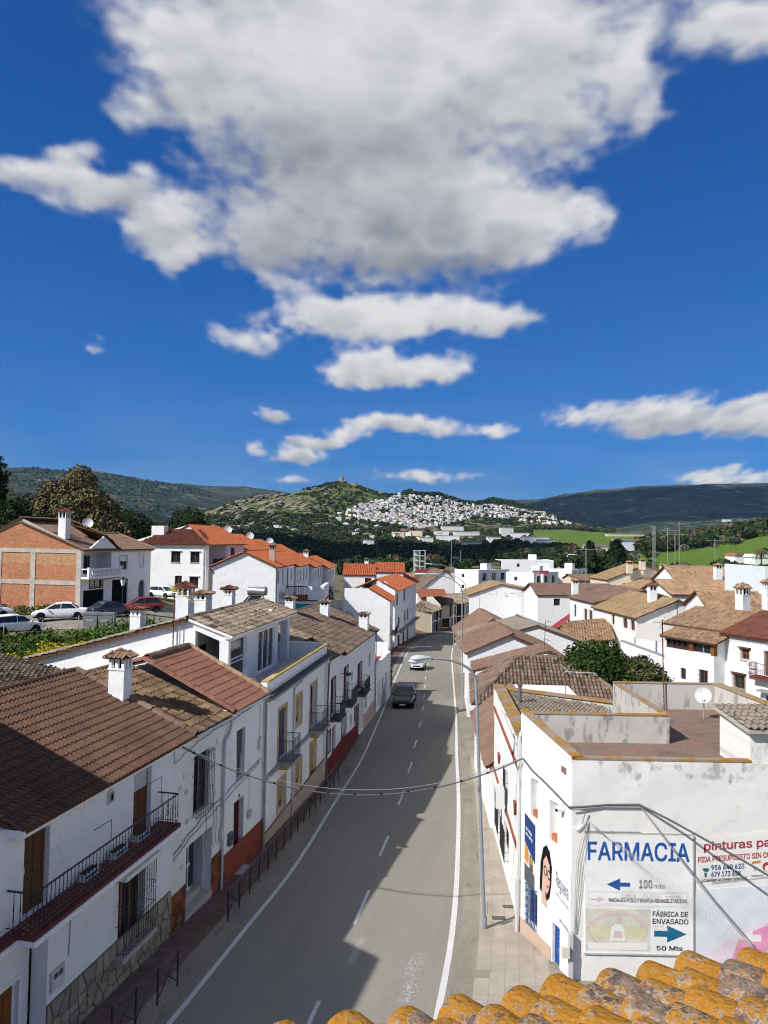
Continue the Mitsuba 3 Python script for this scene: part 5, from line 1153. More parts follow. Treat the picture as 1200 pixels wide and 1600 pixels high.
def block(h, fr, w, dep, zb, ze, zr, along='s', style=3, front=(), right=(), left=(), ov=.3, tl=.3, L=.5, col='white', det=1, jit=.08, gable=True, ridge_style=None, bsdf='wall', back=True):
    """a plain house: front at o = 0 from s = 0 to w, ridge along its front ('s') or across it ('o')."""
    fp = [(0, zb), (w, zb), (w, ze), (w / 2, zr), (0, ze)] if along == 'o' else [(0, zb), (w, zb), (w, ze), (0, ze)]
    wall(fr, fp, h, front, col=col, bsdf=bsdf)
    for which, ops in (('r', right), ('l', left)):
        f = side_fr(fr, w, which)
        sp_ = [(.02, zb), (dep, zb), (dep, ze), (dep / 2, zr), (.02, ze)] if along == 's' else [(.02, zb), (dep, zb), (dep, ze), (.02, ze)]
        wall(f, sp_, h, ops, col=col, bsdf=bsdf)
    p = .5 * (zr - ze) / (dep if along == 's' else w) * 2
    if along == 's':
        k = (zr - ze) / (dep / 2)
        roof(h, [fr.P(-ov, ov, ze - k * ov + .05), fr.P(w + ov, ov, ze - k * ov + .05), fr.P(w + ov, -dep / 2, zr + .05), fr.P(-ov, -dep / 2, zr + .05)], style, tl, L, det, jit)
        if back: roof(h, [fr.P(w + ov, -dep - ov, ze - k * ov + .05), fr.P(-ov, -dep - ov, ze - k * ov + .05), fr.P(-ov, -dep / 2, zr + .05), fr.P(w + ov, -dep / 2, zr + .05)], style, tl, L, det, jit)
        ridge(h, fr.P(-ov, -dep / 2, zr + .07), fr.P(w + ov, -dep / 2, zr + .07), ridge_style if ridge_style is not None else style, .14, .5)
    else:
        k = (zr - ze) / (w / 2)
        roof(h, [fr.P(-ov, -dep - ov, ze - k * ov + .05), fr.P(-ov, ov, ze - k * ov + .05), fr.P(w / 2, ov, zr + .05), fr.P(w / 2, -dep - ov, zr + .05)], style, tl, L, det, jit)
        roof(h, [fr.P(w + ov, ov, ze - k * ov + .05), fr.P(w + ov, -dep - ov, ze - k * ov + .05), fr.P(w / 2, -dep - ov, zr + .05), fr.P(w / 2, ov, zr + .05)], style, tl, L, det, jit)
        ridge(h, fr.P(w / 2, ov, zr + .07), fr.P(w / 2, -dep - ov, zr + .07), ridge_style if ridge_style is not None else style, .14, .5)


# --- brick-gabled house
bh = thing('brick_gabled_house', 'two-storey house with unplastered brick gable and two dark garage doors in its white front', 'house')
BF = Fr((-31.1, 76), (2.7, 14)); BG = Fr((-31.1, 76), (-14, 2.7)); BG.n = np.array([-BF.t[0], -BF.t[1]])
dkw = dict(col='darkbrown', d=.15)
ops = [dict(r=(.5, 4.3, 1.2, 5.35), kind='gate', panel='black', col='black', d=.12), dict(r=(1.6, 4.0, 5.55, 6.75), trim='darkbrown', shade=.2, shadecol='white', **dkw), dict(r=(5.9, 9.2, 1.4, 6.2), kind='gate', panel='black', col='black', d=.2),
       dict(r=(11.6, 13.0, 2, 5.9), shape=arch(11.6, 13.0, 2, 5.9), kind='door', panel='darkgrey', col='darkgrey', d=.2), dict(r=(7.3, 8.9, 7.3, 8.8), trim='lightgrey', shade=.4, shadecol='white', **dkw), dict(r=(11.7, 12.6, 7.5, 9.0), trim='lightgrey', col='white', d=.1, shade=.95),
       dict(r=(.35, 5.6, 7.0, 9.45), kind='hole')]
wall(BF, [(0, 0), (14.3, 0), (14.3, 9.5), (0, 9.5)], bh, ops)
MB(BF).prism([(0, 9.3), (14.3, 9.3), (14.3, 9.55), (0, 9.55)], 0, .25, 'yellow').put('eave_band', bh)
MB(BF).box(.3, 5.6, -2.0, -1.8, 6.9, 9.6, 'white').box(5.6, 5.8, -2, -.28, 6.9, 9.6, 'white').put('loggia_wall', bh, 'wall')
for (a0, a1) in ((.7, 1.9), (2.9, 4.2)): opening(Fr(BF.P(0, -1.78, 0)[:2], BF.t), bh, (a0, a1, 7.0, 8.9), d=-.04, col='darkbrown', name='loggia_door')
bk = key('balcony', bh)
MB(BF).box(.0, 6.2, -.2, .9, 6.55, 6.78, 'white').box(.1, 6.1, .0, .8, 6.4, 6.55, 'ochre').put('slab', bk)
MB(BF).box(.0, 6.2, .72, .9, 7.5, 7.62, 'white').box(0, .18, 0, .72, 7.5, 7.62, 'white').put('rail', bk)
for s_ in np.arange(.1, 6.2, .24): MB().tube([BF.P(s_, .81, z) for z in (6.78, 6.95, 7.1, 7.3, 7.5)], [.05, .075, .06, .04, .05], 'white', 6).put('baluster', bk)
for s_ in (.09, 6.1): MB(BF).box(s_ - .12, s_ + .12, .70, .94, 6.78, 7.75, 'white').put('post', bk)
# brick infill panels and the concrete frame, each proud of the other
cols = [(0, .5), (5.5, .5), (9.6, .5), (13.8, .5)]
x0s = [0.0, 5.3, 9.3, 13.6]
for (a0, a1) in ((.55, 5.3), (5.85, 9.3), (9.85, 13.6)):
    for (y0, y1, c_) in ((0, 5.9, 'brick'), (6.35, 7.9, 'brick'), (7.9, 9.2, 'brick2') if a0 < 1 else (6.35, 8.1, 'brick')):
        MB(BG).box(a0, a1, -.25, -.04 - .004 * (y0 > 7.5), y0, y1, c_, .4).put('brick_panel', bh, 'brickwork')
    if a0 > 1: MB(BG).box(a0, a1, -.25, -.045, 8.1, 9.2, 'brick2', .4).put('brick_panel', bh, 'brickwork')
MB(BG).prism([(.1, 9.6), (13.9, 9.6), (7.0, 12.5)], -.25, -.04, 'brick', .4).put('brick_panel', bh, 'brickwork')
m = MB(BG)
for a in (0.0, 5.3, 9.3, 13.6): m = MB(BG).box(a, a + .55, -.25, .03, 0, 9.2, 'concrete', .7).put('concrete_post', bh)
MB(BG).box(0, 14.1, -.25, .04, 9.2, 9.62, 'concrete', .7).put('concrete_beam', bh); MB(BG).box(0, 14.1, -.25, .035, 5.9, 6.35, 'concrete', .7).put('concrete_beam', bh)
MB(BG).prism([(-.2, 9.62), (.4, 9.62), (7.05, 12.45), (13.7, 9.62), (14.3, 9.62), (7.05, 12.75)], -.25, .06, 'concrete', .7).put('verge', bh)
R = lambda s, b, z: BF.P(s, -b, z)
roof(bh, [R(-.2, -.4, 9.55), R(14.6, -.4, 9.55), R(14.0, 4.2, 11.3), R(10.5, 4.2, 11.3), R(8.2, 7.05, 12.8), R(-.2, 7.05, 12.8)], 8, .28, .45, 1, .1)
roof(bh, [R(14.6, 14.3, 9.5), R(-.2, 14.3, 9.5), R(-.2, 7.05, 12.8), R(8.2, 7.05, 12.8), R(14.0, 10, 11.3)], 8, .28, .45, 1, .1)
ridge(bh, R(-.2, 7.05, 12.85), R(8.2, 7.05, 12.85), 6, .16, .5); ridge(bh, R(8.2, 7.05, 12.85), R(10.5, 4.2, 11.35), 6, .16, .5); ridge(bh, R(10.5, 4.2, 11.35), R(14.0, 4.2, 11.35), 6, .16, .5); ridge(bh, R(14.0, 4.2, 11.35), R(14.7, -.4, 9.6), 6, .16, .5)
# little gable over the balcony
MB(BF).prism([(.8, 9.55), (6.4, 9.55), (3.6, 11.0)], .1, .3, 'white').put('gablet', bh, 'wall')
roof(bh, [R(.3, -.5, 9.5), R(.6, 4, 11.3), R(3.6, 4.4, 11.4), R(3.6, -.5, 11.2)], 8, .28, .45, 1, .1); roof(bh, [R(6.9, 2.5, 10.4), R(6.9, -.5, 9.5), R(3.6, -.5, 11.2), R(3.6, 4.4, 11.4)], 8, .28, .45, 1, .1)
chimney('white chimney with a red cap on the roof of the brick-gabled house', -33.5, 77.2, 10.9, 3.1, .85, .85, 80, 10)
sd = thing('satellite_dish', 'large round satellite dish on the ridge of the brick-gabled house', 'satellite dish'); dish(sd, -35.0, 87, 12.5, .62, (.4, -1, .35), 1.2)

# --- three-storey white house with red roof
wh = thing('white_house', 'three-storey white house with a red hipped roof and small brown hooded windows', 'house')
WF = Fr((-33.5, 101), (9.5, -1.0))
sm = dict(col='brown', d=.15, sill='plaster_grey', hood='white_grey')
ops = [dict(r=(4.6, 5.9, 7.6, 9.1), **sm), dict(r=(7.3, 8.6, 7.6, 9.1), **sm), dict(r=(7.25, 8.5, 4.3, 5.7), **sm), dict(r=(5.2, 6.2, 4.5, 5.8), col='brown', d=.15)]
wall(WF, [(-3, -1), (9.5, -1), (9.5, 10.1), (-3, 10.1)], wh, ops)
f = side_fr(WF, 9.5, 'r')
wall(f, [(.02, -1), (1.2, -1), (1.2, 10.1), (.02, 10.1)], wh, [])
f2 = Fr(f.P(1.2, -2.6, 0)[:2], f.t); f2.n = f.n
wall(f2, [(0, -1), (7.5, -1), (7.5, 10.1), (0, 10.1)], wh, [dict(r=(3.2, 5.0, 7.4, 9.5), kind='door', panel='darkbrown', col='darkbrown', d=.2), dict(r=(1.8, 3.0, 4.2, 6.4), shape=arch(1.8, 3.0, 4.2, 6.4), col='darkbrown', d=.2)])
f3 = Fr(f.P(8.7, -2.6, 0)[:2], -f.n * -1); f3 = Fr(f.P(8.7, -2.8, 0)[:2], f.n); f3.n = -f.t; wall(f3, [(0, -1), (2.8, -1), (2.8, 10.1), (0, 10.1)], wh, [])
f4 = Fr(f.P(8.7, 0, 0)[:2], f.t); f4.n = f.n
wall(f4, [(.02, -1), (9, -1), (9, 10.0), (.02, 10.1)], wh, [dict(r=(2.0, 4.2, 5.9, 9.6), col='darkbrown', d=.15), dict(r=(1.4, 4.4, 3.9, 6.0 - .3), col='darkgrey', d=.15, hood='white_grey', gr=dict(step=.3))])
bk = key('balcony', wh); MB(f).box(1.4, 8.6, -2.6, .5, 6.75, 6.95, 'white').put('slab', bk)
MB().tube([(1.4, .48, 8.1), (8.6, .48, 8.1)], .03, 'iron', 5, fr=f).put('rail', bk)
m = MB(f)
for s_ in np.arange(1.4, 8.6, .2): m.box(s_, s_ + .05, .46, .50, 6.95, 8.1, 'iron')
m.put('railing', bk); MB(f).box(1.6, 3.9, .40, .44, 7.0, 7.9, 'darkgrey').put('screen', bk)
hp = lambda s, b, z: WF.P(s, -b, z)
roof(wh, [hp(-.2, -.5, 10.1), hp(10.0, -.5, 10.1), hp(7.0, 5, 12.2), hp(2.2, 5, 12.2)], 10, .3, .5, 1, .05)
roof(wh, [hp(10.0, -.5, 10.1), hp(10.0, 18, 10.1), hp(5, 18, 12.9), hp(5.2, 5, 12.9)], 3, .3, .5, 1, .05)
roof(wh, [hp(0, 18, 10.1), hp(0, 4, 10.1), hp(5.2, 5, 12.9), hp(5, 18, 12.9)], 3, .3, .5, 1, .05)
MB(WF).prism([(-3.5, 10), (9, 10), (5.2, 12.9), (-3.5, 10.3)], -5.2, -5.0, 'white').put('gable', wh, 'wall')
MB(WF).box(.6, 2.4, -4.2, -2.6, 10, 12.6, 'white').put('roof_block', wh, 'wall')
MB().tube([WF.P(9.2, .1, 10), WF.P(9.2, .1, 1)], .09, 'white_grey', 7).put('drainpipe', wh, 'satin')
# row of orange-roofed houses going away behind it
lab = ['white terraced house with an orange roof next behind the three-storey white house', 'second orange-roofed white house behind the three-storey white house', 'third orange-roofed white house behind the three-storey white house']
for i, (x, y, ze, w_) in enumerate([(-22.2, 119.5, 9.2, 12), (-20.6, 131.8, 8.3, 12), (-19.0, 144, 7.3, 14)]):
    hh = thing('white_house', lab[i], 'house', 'orange-roofed houses behind the street')
    fr = Fr((x, y), (.13, 1)); o_ = [dict(r=(a, a + 1.3, ze - 2.6, ze - .9), col='darkbrown', d=.12) for a in (1.2, 4.6, 8.2)]
    block(hh, fr, w_, 10, -4, ze, ze + 2.5, 's', 3, front=o_, tl=.35, L=.55)
    dd = thing('satellite_dish', ['small satellite dish on the roof ridge nearest the three-storey white house', 'small satellite dish on the second orange roof ridge', 'small satellite dish on the third orange roof ridge'][i], 'satellite dish'); q = fr.P(w_ * .4, -5, ze + 3.2); dish(dd, *q, .75, (.3, -1, .3), .9)

# --- white gable with orange roof, and its row
wg = thing('white_house', 'white house with a big blank gable wall and an orange roof', 'house', 'orange-roofed houses behind the street')
GF = Fr((-20.3, 88), (1, -.03))
win = lambda a, z0, z1, w_=1.1: dict(r=(a, a + w_, z0, z1), col='darkgrey', d=.15)
block(wg, GF, 7.6, 14, -4, 7.72, 9.42, 'o', 3, right=[win(1.0, 5.6, 7.3), win(4.2, 5.4, 7.2, 1.0), dict(r=(8.0, 9.2, 4.6, 7.2), kind='door', panel='brown', col='brown', d=.15), win(11.2, 5.5, 7.1)], tl=.3, L=.48)
MB().tube([GF.P(7.62, .12, 7.6), GF.P(7.66, .1, 7.2), GF.P(7.66, .1, 0)], .09, 'darkgrey', 7).put('drainpipe', wg, 'satin'); MB().tube([GF.P(-.3, .3, 7.5), GF.P(-.1, .15, 7.2), GF.P(-.05, .1, 6.9)], .1, 'darkgrey', 7).put('gutter_end', wg, 'satin')
chimney('tan chimney with a tiled cap on the orange roof of the big blank gable', -13.7, 91, 8.2, 2.4, .7, .7, 0, 7, col='base_pink')
lab = ['second white house with an orange roof behind the big blank gable', 'third white house with an orange roof behind the big blank gable', 'fourth white house with an orange roof behind the big blank gable, lowest of them']
for i, (y, x, ze) in enumerate([(102.5, -12.0, 7.3), (116, -11.0, 6.75), (130, -9.7, 6.1)]):
    hh = thing('white_house', lab[i], 'house', 'orange-roofed houses behind the street')
    fr = Fr((x - 7.6, y), (1, -.03))
    block(hh, fr, 7.6, 13.2, -5, ze, ze + 1.75, 'o', 3, right=[win(.8, ze - 2.4, ze - .7), win(3.6, ze - 2.3, ze - .6), win(6.8, ze - 2.4, ze - .5), win(10, ze - 2.3, ze - .7)], tl=.32, L=.5)
chimney('white chimney on the third orange roof behind the big blank gable', -13.2, 126, 7.2, 2.2, .8, .8, 0, 5)
# its terrace with railing, awning and dish
tr = thing('terrace_block', 'white terrace with a railing and a teal awning beside the big blank gable', 'terrace')
MB().box(-12.4, -7.6, 95, 104, -4, 3.1, 'white').put('body', tr, 'wall'); MB().box(-12.4, -7.5, 94.9, 104.1, 3.1, 3.25, 'redbase').put('floor', tr)
MB().box(-8.1, -7.6, 95, 104, 3.25, 5.0, 'white').box(-9.6, -8.1, 94.95, 95.2, 3.25, 5.0, 'white').put('parapet', tr, 'wall')
m = MB()
for x in np.arange(-12.4, -9.6, .22): m.box(x, x + .05, 95.0, 95.05, 3.25, 4.95, 'iron')
m.box(-12.4, -9.6, 94.98, 95.08, 4.9, 5.0, 'iron').put('railing', tr)
MB().raw([(-13.4, 94.9, 2.75), (-9.0, 94.9, 2.75), (-9.4, 92.3, 1.75), (-13.8, 92.3, 1.75)], [[0, 1, 2, 3]], 'awning_green').put('awning', tr); MB().box(-13, -9.2, 94.86, 94.92, -1, 2.6, 'black').put('opening', tr)
for z in (3.6, 2.2):
    one('air_conditioner', 'wall air conditioner ' + ('above another' if z > 3 else 'below another') + ' right of the big blank gable', 'air conditioner', MB().box(-12.55, -11.7, 90.2, 91.4, z, z + .95, 'white_grey').box(-12.4, -11.9, 90.15, 90.2, z + .12, z + .8, 'grey'))
sd = thing('satellite_dish', 'satellite dish on a white wall below the teal awning', 'satellite dish'); dish(sd, -8.95, 84.5, 2.45, .55, (.1, -1, .3), .8)
w_ = thing('garden_wall', 'white garden wall with a stained grey side behind the brown roof', 'wall'); MB().box(-13.5, -8.9, 82.5, 82.8, -3, 1.1, 'white').put('wall', w_, 'wall'); MB().box(-8.9, -8.65, 82.5, 92, -3, 1.2).put('side_wall', w_, 'concrete_old')
w_ = thing('garden_wall', 'stained stepped concrete wall in front of the blank white wall and orange roofs', 'wall'); f = Fr((-7.8, 104), (1, 0)); MB(f).prism([(0, -6), (6, -6), (3.6, .9), (2.2, 1.1), (2.2, 2.6), (0, 2.6)], 0, .3).put('wall', w_, 'concrete_old')
hs = thing('leafy_shrub', 'leafy green shrub growing beside the white terrace', 'shrub')
def foliage(parent, blobs, n, size, col, name='crown', dens=1.0, cols=None, flat=.35, kind=None):
    """leaf faces scattered through the outer part of ellipsoids (x, y, z, rx, ry, rz)."""
    vol = np.array([b[3] * b[4] + b[4] * b[5] + b[3] * b[5] for b in blobs]); k = rng.choice(len(blobs), n, p=vol / vol.sum()); B = np.array(blobs)[k]
    d = rng.normal(size=(n, 3)); d /= np.linalg.norm(d, axis=1, keepdims=True); rad = rng.uniform(.25, 1, n) ** .45
    lump = .78 + .44 * meshkit.fbm(d * 2.2 + B[:, :1] * 3.7, 3, 2)
    c = B[:, :3] + d * B[:, 3:6] * (rad * lump)[:, None]
    nrm = d + rng.normal(0, .75, (n, 3)) + [0, 0, flat]; nrm /= np.linalg.norm(nrm, axis=1, keepdims=True)
    a = np.cross(nrm, rng.normal(size=(n, 3))); a /= np.linalg.norm(a, axis=1, keepdims=True); b = np.cross(nrm, a)
    s = (size * rng.uniform(.6, 1.4, n))[:, None]
    v = np.stack([c - a * s, c - b * s * .55 + nrm * s * .12, c + a * s, c + b * s * .55 + nrm * s * .12], 1).reshape(-1, 3)
    f = np.arange(4 * n).reshape(-1, 4)
    cs = cols or [col]; ci = np.array([PI_[q] + .5 for q in cs])[np.minimum((meshkit.noise(c * (1.1 / max(size * 6, .3)), 3) * len(cs)).astype(int), len(cs) - 1)]
    tone = np.clip(rng.normal(.5, .2, n), .05, 1)
    uv = np.repeat(np.stack([ci, tone], 1), 4, 0)
    return MB().raw(v, f, uv).put(name, parent, 'leaf', kind=kind)


foliage(hs, [(-8.3, 108, 3.0, 1.0, 1, 1.6), (-7.6, 107, 1.6, .8, .8, 1.2)], 700, .2, 'leaf_mid')

# --- white gable by the bend with orange roofs
w7 = thing('white_house', 'white house with blank stepped wall and lean-to orange roof by the street bend', 'house', 'orange-roofed houses behind the street')
F7 = Fr((-6.1, 118), (.996, -.07))
wall(F7, [(0, -9), (7.3, -9), (7.3, 1.55), (4.0, 3.35), (0, 3.35)], w7, [])
f = side_fr(F7, 7.3, 'r'); wall(f, [(.02, -9), (9, -9), (9, 1.5), (.02, 1.5)], w7, [dict(r=(2, 3.2, -3.6, -1.4), col='darkbrown'), dict(r=(5, 6.2, -3.6, -1.4), col='darkbrown'), dict(r=(5, 6.3, -7.6, -4.9), kind='door', panel='brown', col='brown')])
roof(w7, [F7.P(7.75, -9.5, 1.32), F7.P(7.75, .25, 1.32), F7.P(3.9, .25, 3.5), F7.P(3.9, -9.5, 3.5)], 3, .3, .48, 1, .05)
bk = key('balcony', w7); MB(f).box(1.5, 8, 0, .9, -4.2, -4.05, 'grey').put('slab', bk)
m = MB(f)
for s_ in np.arange(1.5, 8, .2): m.box(s_, s_ + .04, .84, .88, -4.05, -3.1, 'iron')
m.box(1.5, 8, .83, .9, -3.1, -3.03, 'iron').put('railing', bk)
w8 = thing('white_house', 'tall white house with an orange roof, farthest along the left side of the street', 'house', 'orange-roofed houses behind the street')
F8 = Fr((-1.6, 128.5), (.986, -.165))
wall(F8, [(0, -9), (3.8, -9), (3.8, 2.6), (1.9, 4.0), (0, 3.2)], w8, [])
f = side_fr(F8, 3.8, 'r'); wall(f, [(.02, -11), (30, -11), (30, 2.5), (.02, 2.5)], w8, [dict(r=(1.5, 3.6, -.4, 1.8), col='darkgrey', d=.15), dict(r=(10.5, 13, -.2, 1.9), col='darkgrey'), dict(r=(4, 6, -4.6, -2.6), col='darkbrown'), dict(r=(12, 14, -4.4, -2.2), col='darkbrown'), dict(r=(16, 18, -4.4, -2.2), col='darkbrown'), dict(r=(4, 6.4, -8.2, -5.4), kind='door', panel='brown', col='brown'), dict(r=(10, 12.4, -8.3, -5.5), kind='door', panel='darkbrown', col='darkbrown'), dict(r=(16, 18.4, -8.6, -5.8), kind='door', panel='darkgrey', col='darkgrey')])
MB(f).box(.5, 30, 0, .9, -5.2, -5.0, 'grey').put('balcony', w8)
roof(w8, [F8.P(4.5, -30, 2.4), F8.P(4.5, .3, 2.4), F8.P(.6, .3, 4.4), F8.P(.6, -30, 4.4)], 3, .32, .5, 1, .05); roof(w8, [F8.P(-3.5, .3, 2.6), F8.P(-3.5, -12, 2.6), F8.P(.6, -12, 4.4), F8.P(.6, .3, 4.4)], 3, .32, .5, 1, .05)
for i, (x, y, wd, ze, lb) in enumerate([(-7.2, 136, 5.6, 4.7, 'white upper house with a striped orange roof behind the stepped blank wall'), (-1.3, 150, 5.4, 4.7, 'small white upper house with an orange roof, right of the striped orange roof')]):
    hh = thing('white_house', lb, 'house', 'orange-roofed houses behind the street')
    block(hh, Fr((x, y), (1, 0)), wd, 9, -6, ze, ze + 1.7, 's', 3, front=[dict(r=(wd - 1.7, wd - .5, ze - 2.3, ze - .6), col='brown', d=.15)], tl=.34, L=.55)
chimney('white chimney with a dark cap behind the striped orange roof', -3.4, 150, 5.6, 1.9, .8, .8, 0, 5)

# --- chimneys of the near row
chimney('tall white chimney on the nearest brown roof', *FA.P(5.22, -2.32, 0)[:2], 5.6, 1.75, .5, .55, 78, 6)
chimney('white chimney with a red-tiled cap standing low behind the long white side wall', *F4.P(1.88, -6.85, 0)[:2], 6.5, 1.4, .5, .5, 80, 10)
chimney('broad double white chimney with an old tiled cap, right behind the long white side wall', *F4.P(5.2, -5.1, 0)[:2], 7.1, 1.3, .72, .6, 80, 6)
chimney('white chimney with a red-tiled cap left of the solar water heater', *F4.P(8.27, -4.9, 0)[:2], 7.1, 1.35, .5, .5, 80, 10)
chimney('tan chimney with a tiled cap just behind the old roof edge beside the teal awning', *F5.P(10.0, -4.7, 0)[:2], 5.9, 1.1, .6, .6, 80, 4)
chimney('tan chimney with a tiled cap in the middle of the brown roof', *F5.P(14.9, -3.2, 0)[:2], 5.25, 1.15, .65, .65, 80, 4)
chimney('tan chimney with a pointed cap at the far end of the brown roof', *F5.P(17.2, -.5, 0)[:2], 4.1, 1.25, .7, .7, 80, 4)
chimney('red-capped chimney left of the yellow aerial', *F4.P(11.6, -8.9, 0)[:2], 6.2, 2.2, .9, .8, 80, 10)
# solar water heater
sw = thing('solar_water_heater', 'silver solar water heater tank with a tilted panel behind the old roof', 'solar heater')
p = F4.P(10.6, -4.1, 8.02); t_ = np.array([F4.t[0], F4.t[1], 0]); nn_ = np.array([F4.n[0], F4.n[1], 0]); ax = np.array([.9, -.1, 0]); ax /= np.linalg.norm(ax)
MB().tube([p - ax * .55, p - ax * .54, p + ax * .45, p + ax * .46], [.15, .24, .24, .2], 'alu', 16).put('tank', sw, 'metal', smooth=30); MB().tube([p + ax * .46, p + ax * .52], .25, 'darkgrey', 16).put('tank_end', sw, 'satin')
q = p - ax * .15 - [0, 0, .25]
MB().raw([q + ax * .45, q - ax * .35, q - ax * .85 + [0, -.5, -.62], q - ax * .05 + [0, -.5, -.62]], [[0, 1, 2, 3]], 'darkgrey').put('panel', sw, 'pane')
m = MB()
for a in (-.35, .35): m.tube([p + ax * a - [0, 0, .2], p + ax * a - [0, 0, .8]], .025, 'alu', 5).tube([p + ax * a - [0, 0, .2], p + ax * (a - .4) + [0, -.5, -.85]], .02, 'alu', 5)
m.put('stand', sw, 'metal')
# yellow aerial on a mast
an = thing('aerial_mast', 'rusty mast with a yellow television aerial against the long white side wall', 'aerial')
b0 = F4.P(.15, -4.3, 0); MB().tube([(b0[0], b0[1], 5.0), (b0[0], b0[1], 8.55)], .03, 'rust', 6).put('pole', an, 'satin'); b1 = F4.P(.15, -4.0, 0); MB().tube([(b1[0], b1[1], 5.2), (b1[0], b1[1], 7.3)], .025, 'grey', 6).put('stay', an, 'satin')
m = MB(); c = np.array([b0[0], b0[1], 8.75]); d = np.array([.83, -.35, -.42]); d /= np.linalg.norm(d)
m.tube([c - d * .3, c + d * 1.25], .018, 'aerial', 5)
for k in range(12):
    o = c + d * (-.2 + k * .12)
    for e in ((-.3, -.5, .6), (.3, .5, .6)): m.tube([o, o + np.array(e) * .36], .008, 'aerial', 4)
m.put('antenna', an, 'satin'); MB().box(c[0] - .08, c[0] + .08, c[1] - .08, c[1] + .08, 8.65, 8.85, 'aerial').put('amplifier', an)
# roof of grey old tiles at the far left edge
gr_ = thing('outbuilding', 'low outbuilding under a pale grey old tile roof at the left edge', 'outbuilding')
# corners found on a plane falling towards the street
def Z(px, d, py): return ((px - 600) / 1150 * d, d, 11 - (py - (845 + (px - 600) * .016)) / 1150 * d)
roof(gr_, [(-18.6, 19.5, 3.4), (-12.3, 21.0, 3.9), (-12.6, 30.4, 5.42), (-19.0, 34.2, 6.1)], 4, .21, .3, 1, .5, slab='gravel')
MB().raw([(-18.6, 19.5, 3.3), (-12.3, 21, 3.8), (-12.3, 21, -2), (-18.6, 19.5, -2)], [[0, 1, 2, 3]], 'white_grey').raw([(-12.35, 21, 3.8), (-12.65, 30.3, 5.3), (-12.65, 30.3, -2), (-12.35, 21, -2)], [[0, 1, 2, 3]], 'white_grey').put('wall', gr_, 'wall')

# --- the taller neighbour on the near left, outside the picture, whose gable throws the shadow on the first roof and the road
nb = thing('tall_house', 'tall white house just outside the left edge that shades the nearest roof', 'house')
NB = Fr((-10.1, 15.1), FA.t)
f = Fr(NB.P(0, .0, 0)[:2], -NB.n); f.n = NB.t
wall(f, [(0, -2), (9, -2), (9, 9.0), (4.6, 10.9), (0, 9.0)], nb, [])
wall(Fr(NB.P(-12, 0, 0)[:2], NB.t), [(0, -2), (11.7, -2), (11.7, 9.0), (0, 9.0)], nb, [])
roof(nb, [NB.P(-12, .25, 8.95), NB.P(.1, .25, 8.95), NB.P(.1, -4.6, 10.95), NB.P(-12, -4.6, 10.95)], 0, .25, .4, 0, .1); roof(nb, [NB.P(.1, -9.2, 8.95), NB.P(-12, -9.2, 8.95), NB.P(-12, -4.6, 10.95), NB.P(.1, -4.6, 10.95)], 0, .25, .4, 0, .1)

# --- houses on the right, behind the terrace
gh = thing('white_house', 'white house with a glazed wooden gallery under an old tan tile roof', 'house', 'white houses on the right')
GA = Fr((21.2, 55.5), (1.9, -4.0)); GA.n = np.array([-.903, -.429])
ops = [dict(r=(1.5, 1.98, 1.3, 2.1), col='darkbrown', d=.1), dict(r=(3.15, 3.9, 1.15, 2.25), col='brown', d=.1, gr=dict(step=.12, o=.06)), dict(r=(.15, 4.3, 3.42, 4.15), kind='hole')]
wall(GA, [(-4.6, -3), (4.43, -3), (4.43, 4.2), (0, 4.2), (0, 2.62), (-4.6, 3.22)], gh, ops)
gl = key('gallery', gh); MB(GA).box(.15, 4.3, -.2, -.18, 3.42, 4.15, 'black').put('pane', gl, 'pane')
m = MB(GA)
for a in np.linspace(.18, 2.2, 5): m.box(a - .045, a + .045, -.17, -.05, 3.42, 4.15, 'darkbrown')
m.box(.15, 2.3, -.17, -.05, 3.42, 3.62, 'darkbrown').box(2.25, 2.6, -.2, .0, 3.42, 4.15, 'brown').box(2.6, 4.3, -.17, -.1, 3.42, 3.46, 'grey').box(3.4, 3.46, -.17, -.1, 3.42, 4.15, 'grey').put('frame', gl)
f = Fr(GA.P(4.43, 0, 0)[:2], (.903, .429)); f.n = np.array([.43, -.903]); wall(f, [(.02, -3), (1.3, -3), (1.3, 4.7), (.02, 4.2)], gh, [])
MB(GA).box(4.2, 4.45, -.3, .03, 3.35, 4.2, 'wood').put('corner_post', gh)
roof(gh, [GA.P(-.25, .3, 4.22), GA.P(4.75, .3, 4.22), GA.P(4.75, -1.7, 4.9), GA.P(-.25, -1.7, 4.9)], 6, .22, .36, 2, .45)
MB(GA).box(-.2, 4.6, -2.0, -1.8, 3, 4.95, 'white').put('wall', gh, 'wall')
roof(gh, [GA.P(-1.6, -1.4, 4.95), GA.P(4.9, -1.4, 4.95), GA.P(4.9, -5.2, 6.2), GA.P(-1.6, -5.2, 6.2)], 6, .22, .36, 2, .5)
MB(GA).box(-1.4, 4.6, -5.6, -5.3, 0, 5.9, 'white').put('wall', gh, 'wall')
MB(GA).prism([(-4.6, 3.22), (0, 2.62), (0, 2.70), (-4.6, 3.30)], -.3, .05, 'grey').put('wall_coping', gh)
fence = thing('mesh_screen', 'pale mesh screens on posts above the white yard wall', 'screen')
for (a0, a1) in ((-4.6, -2.4), (-2.3, -.1)): MB(GA).box(a0 + .05, a1 - .05, -1.6, -1.56, 2.2, 3.4, 'white_blue').put('screen_panel', fence)
for a in (-4.6, -2.35, -.05): MB(GA).box(a - .05, a + .05, -1.62, -1.5, 1.5, 3.46, 'grey').put('post', fence)
rw = thing('white_house', 'white house with dark red tile roof and hooded brown windows at the right edge', 'house', 'white houses on the right')
RA = Fr((24.1, 52.05), (.43, -.903)); RA.n = np.array([-.903, -.43])
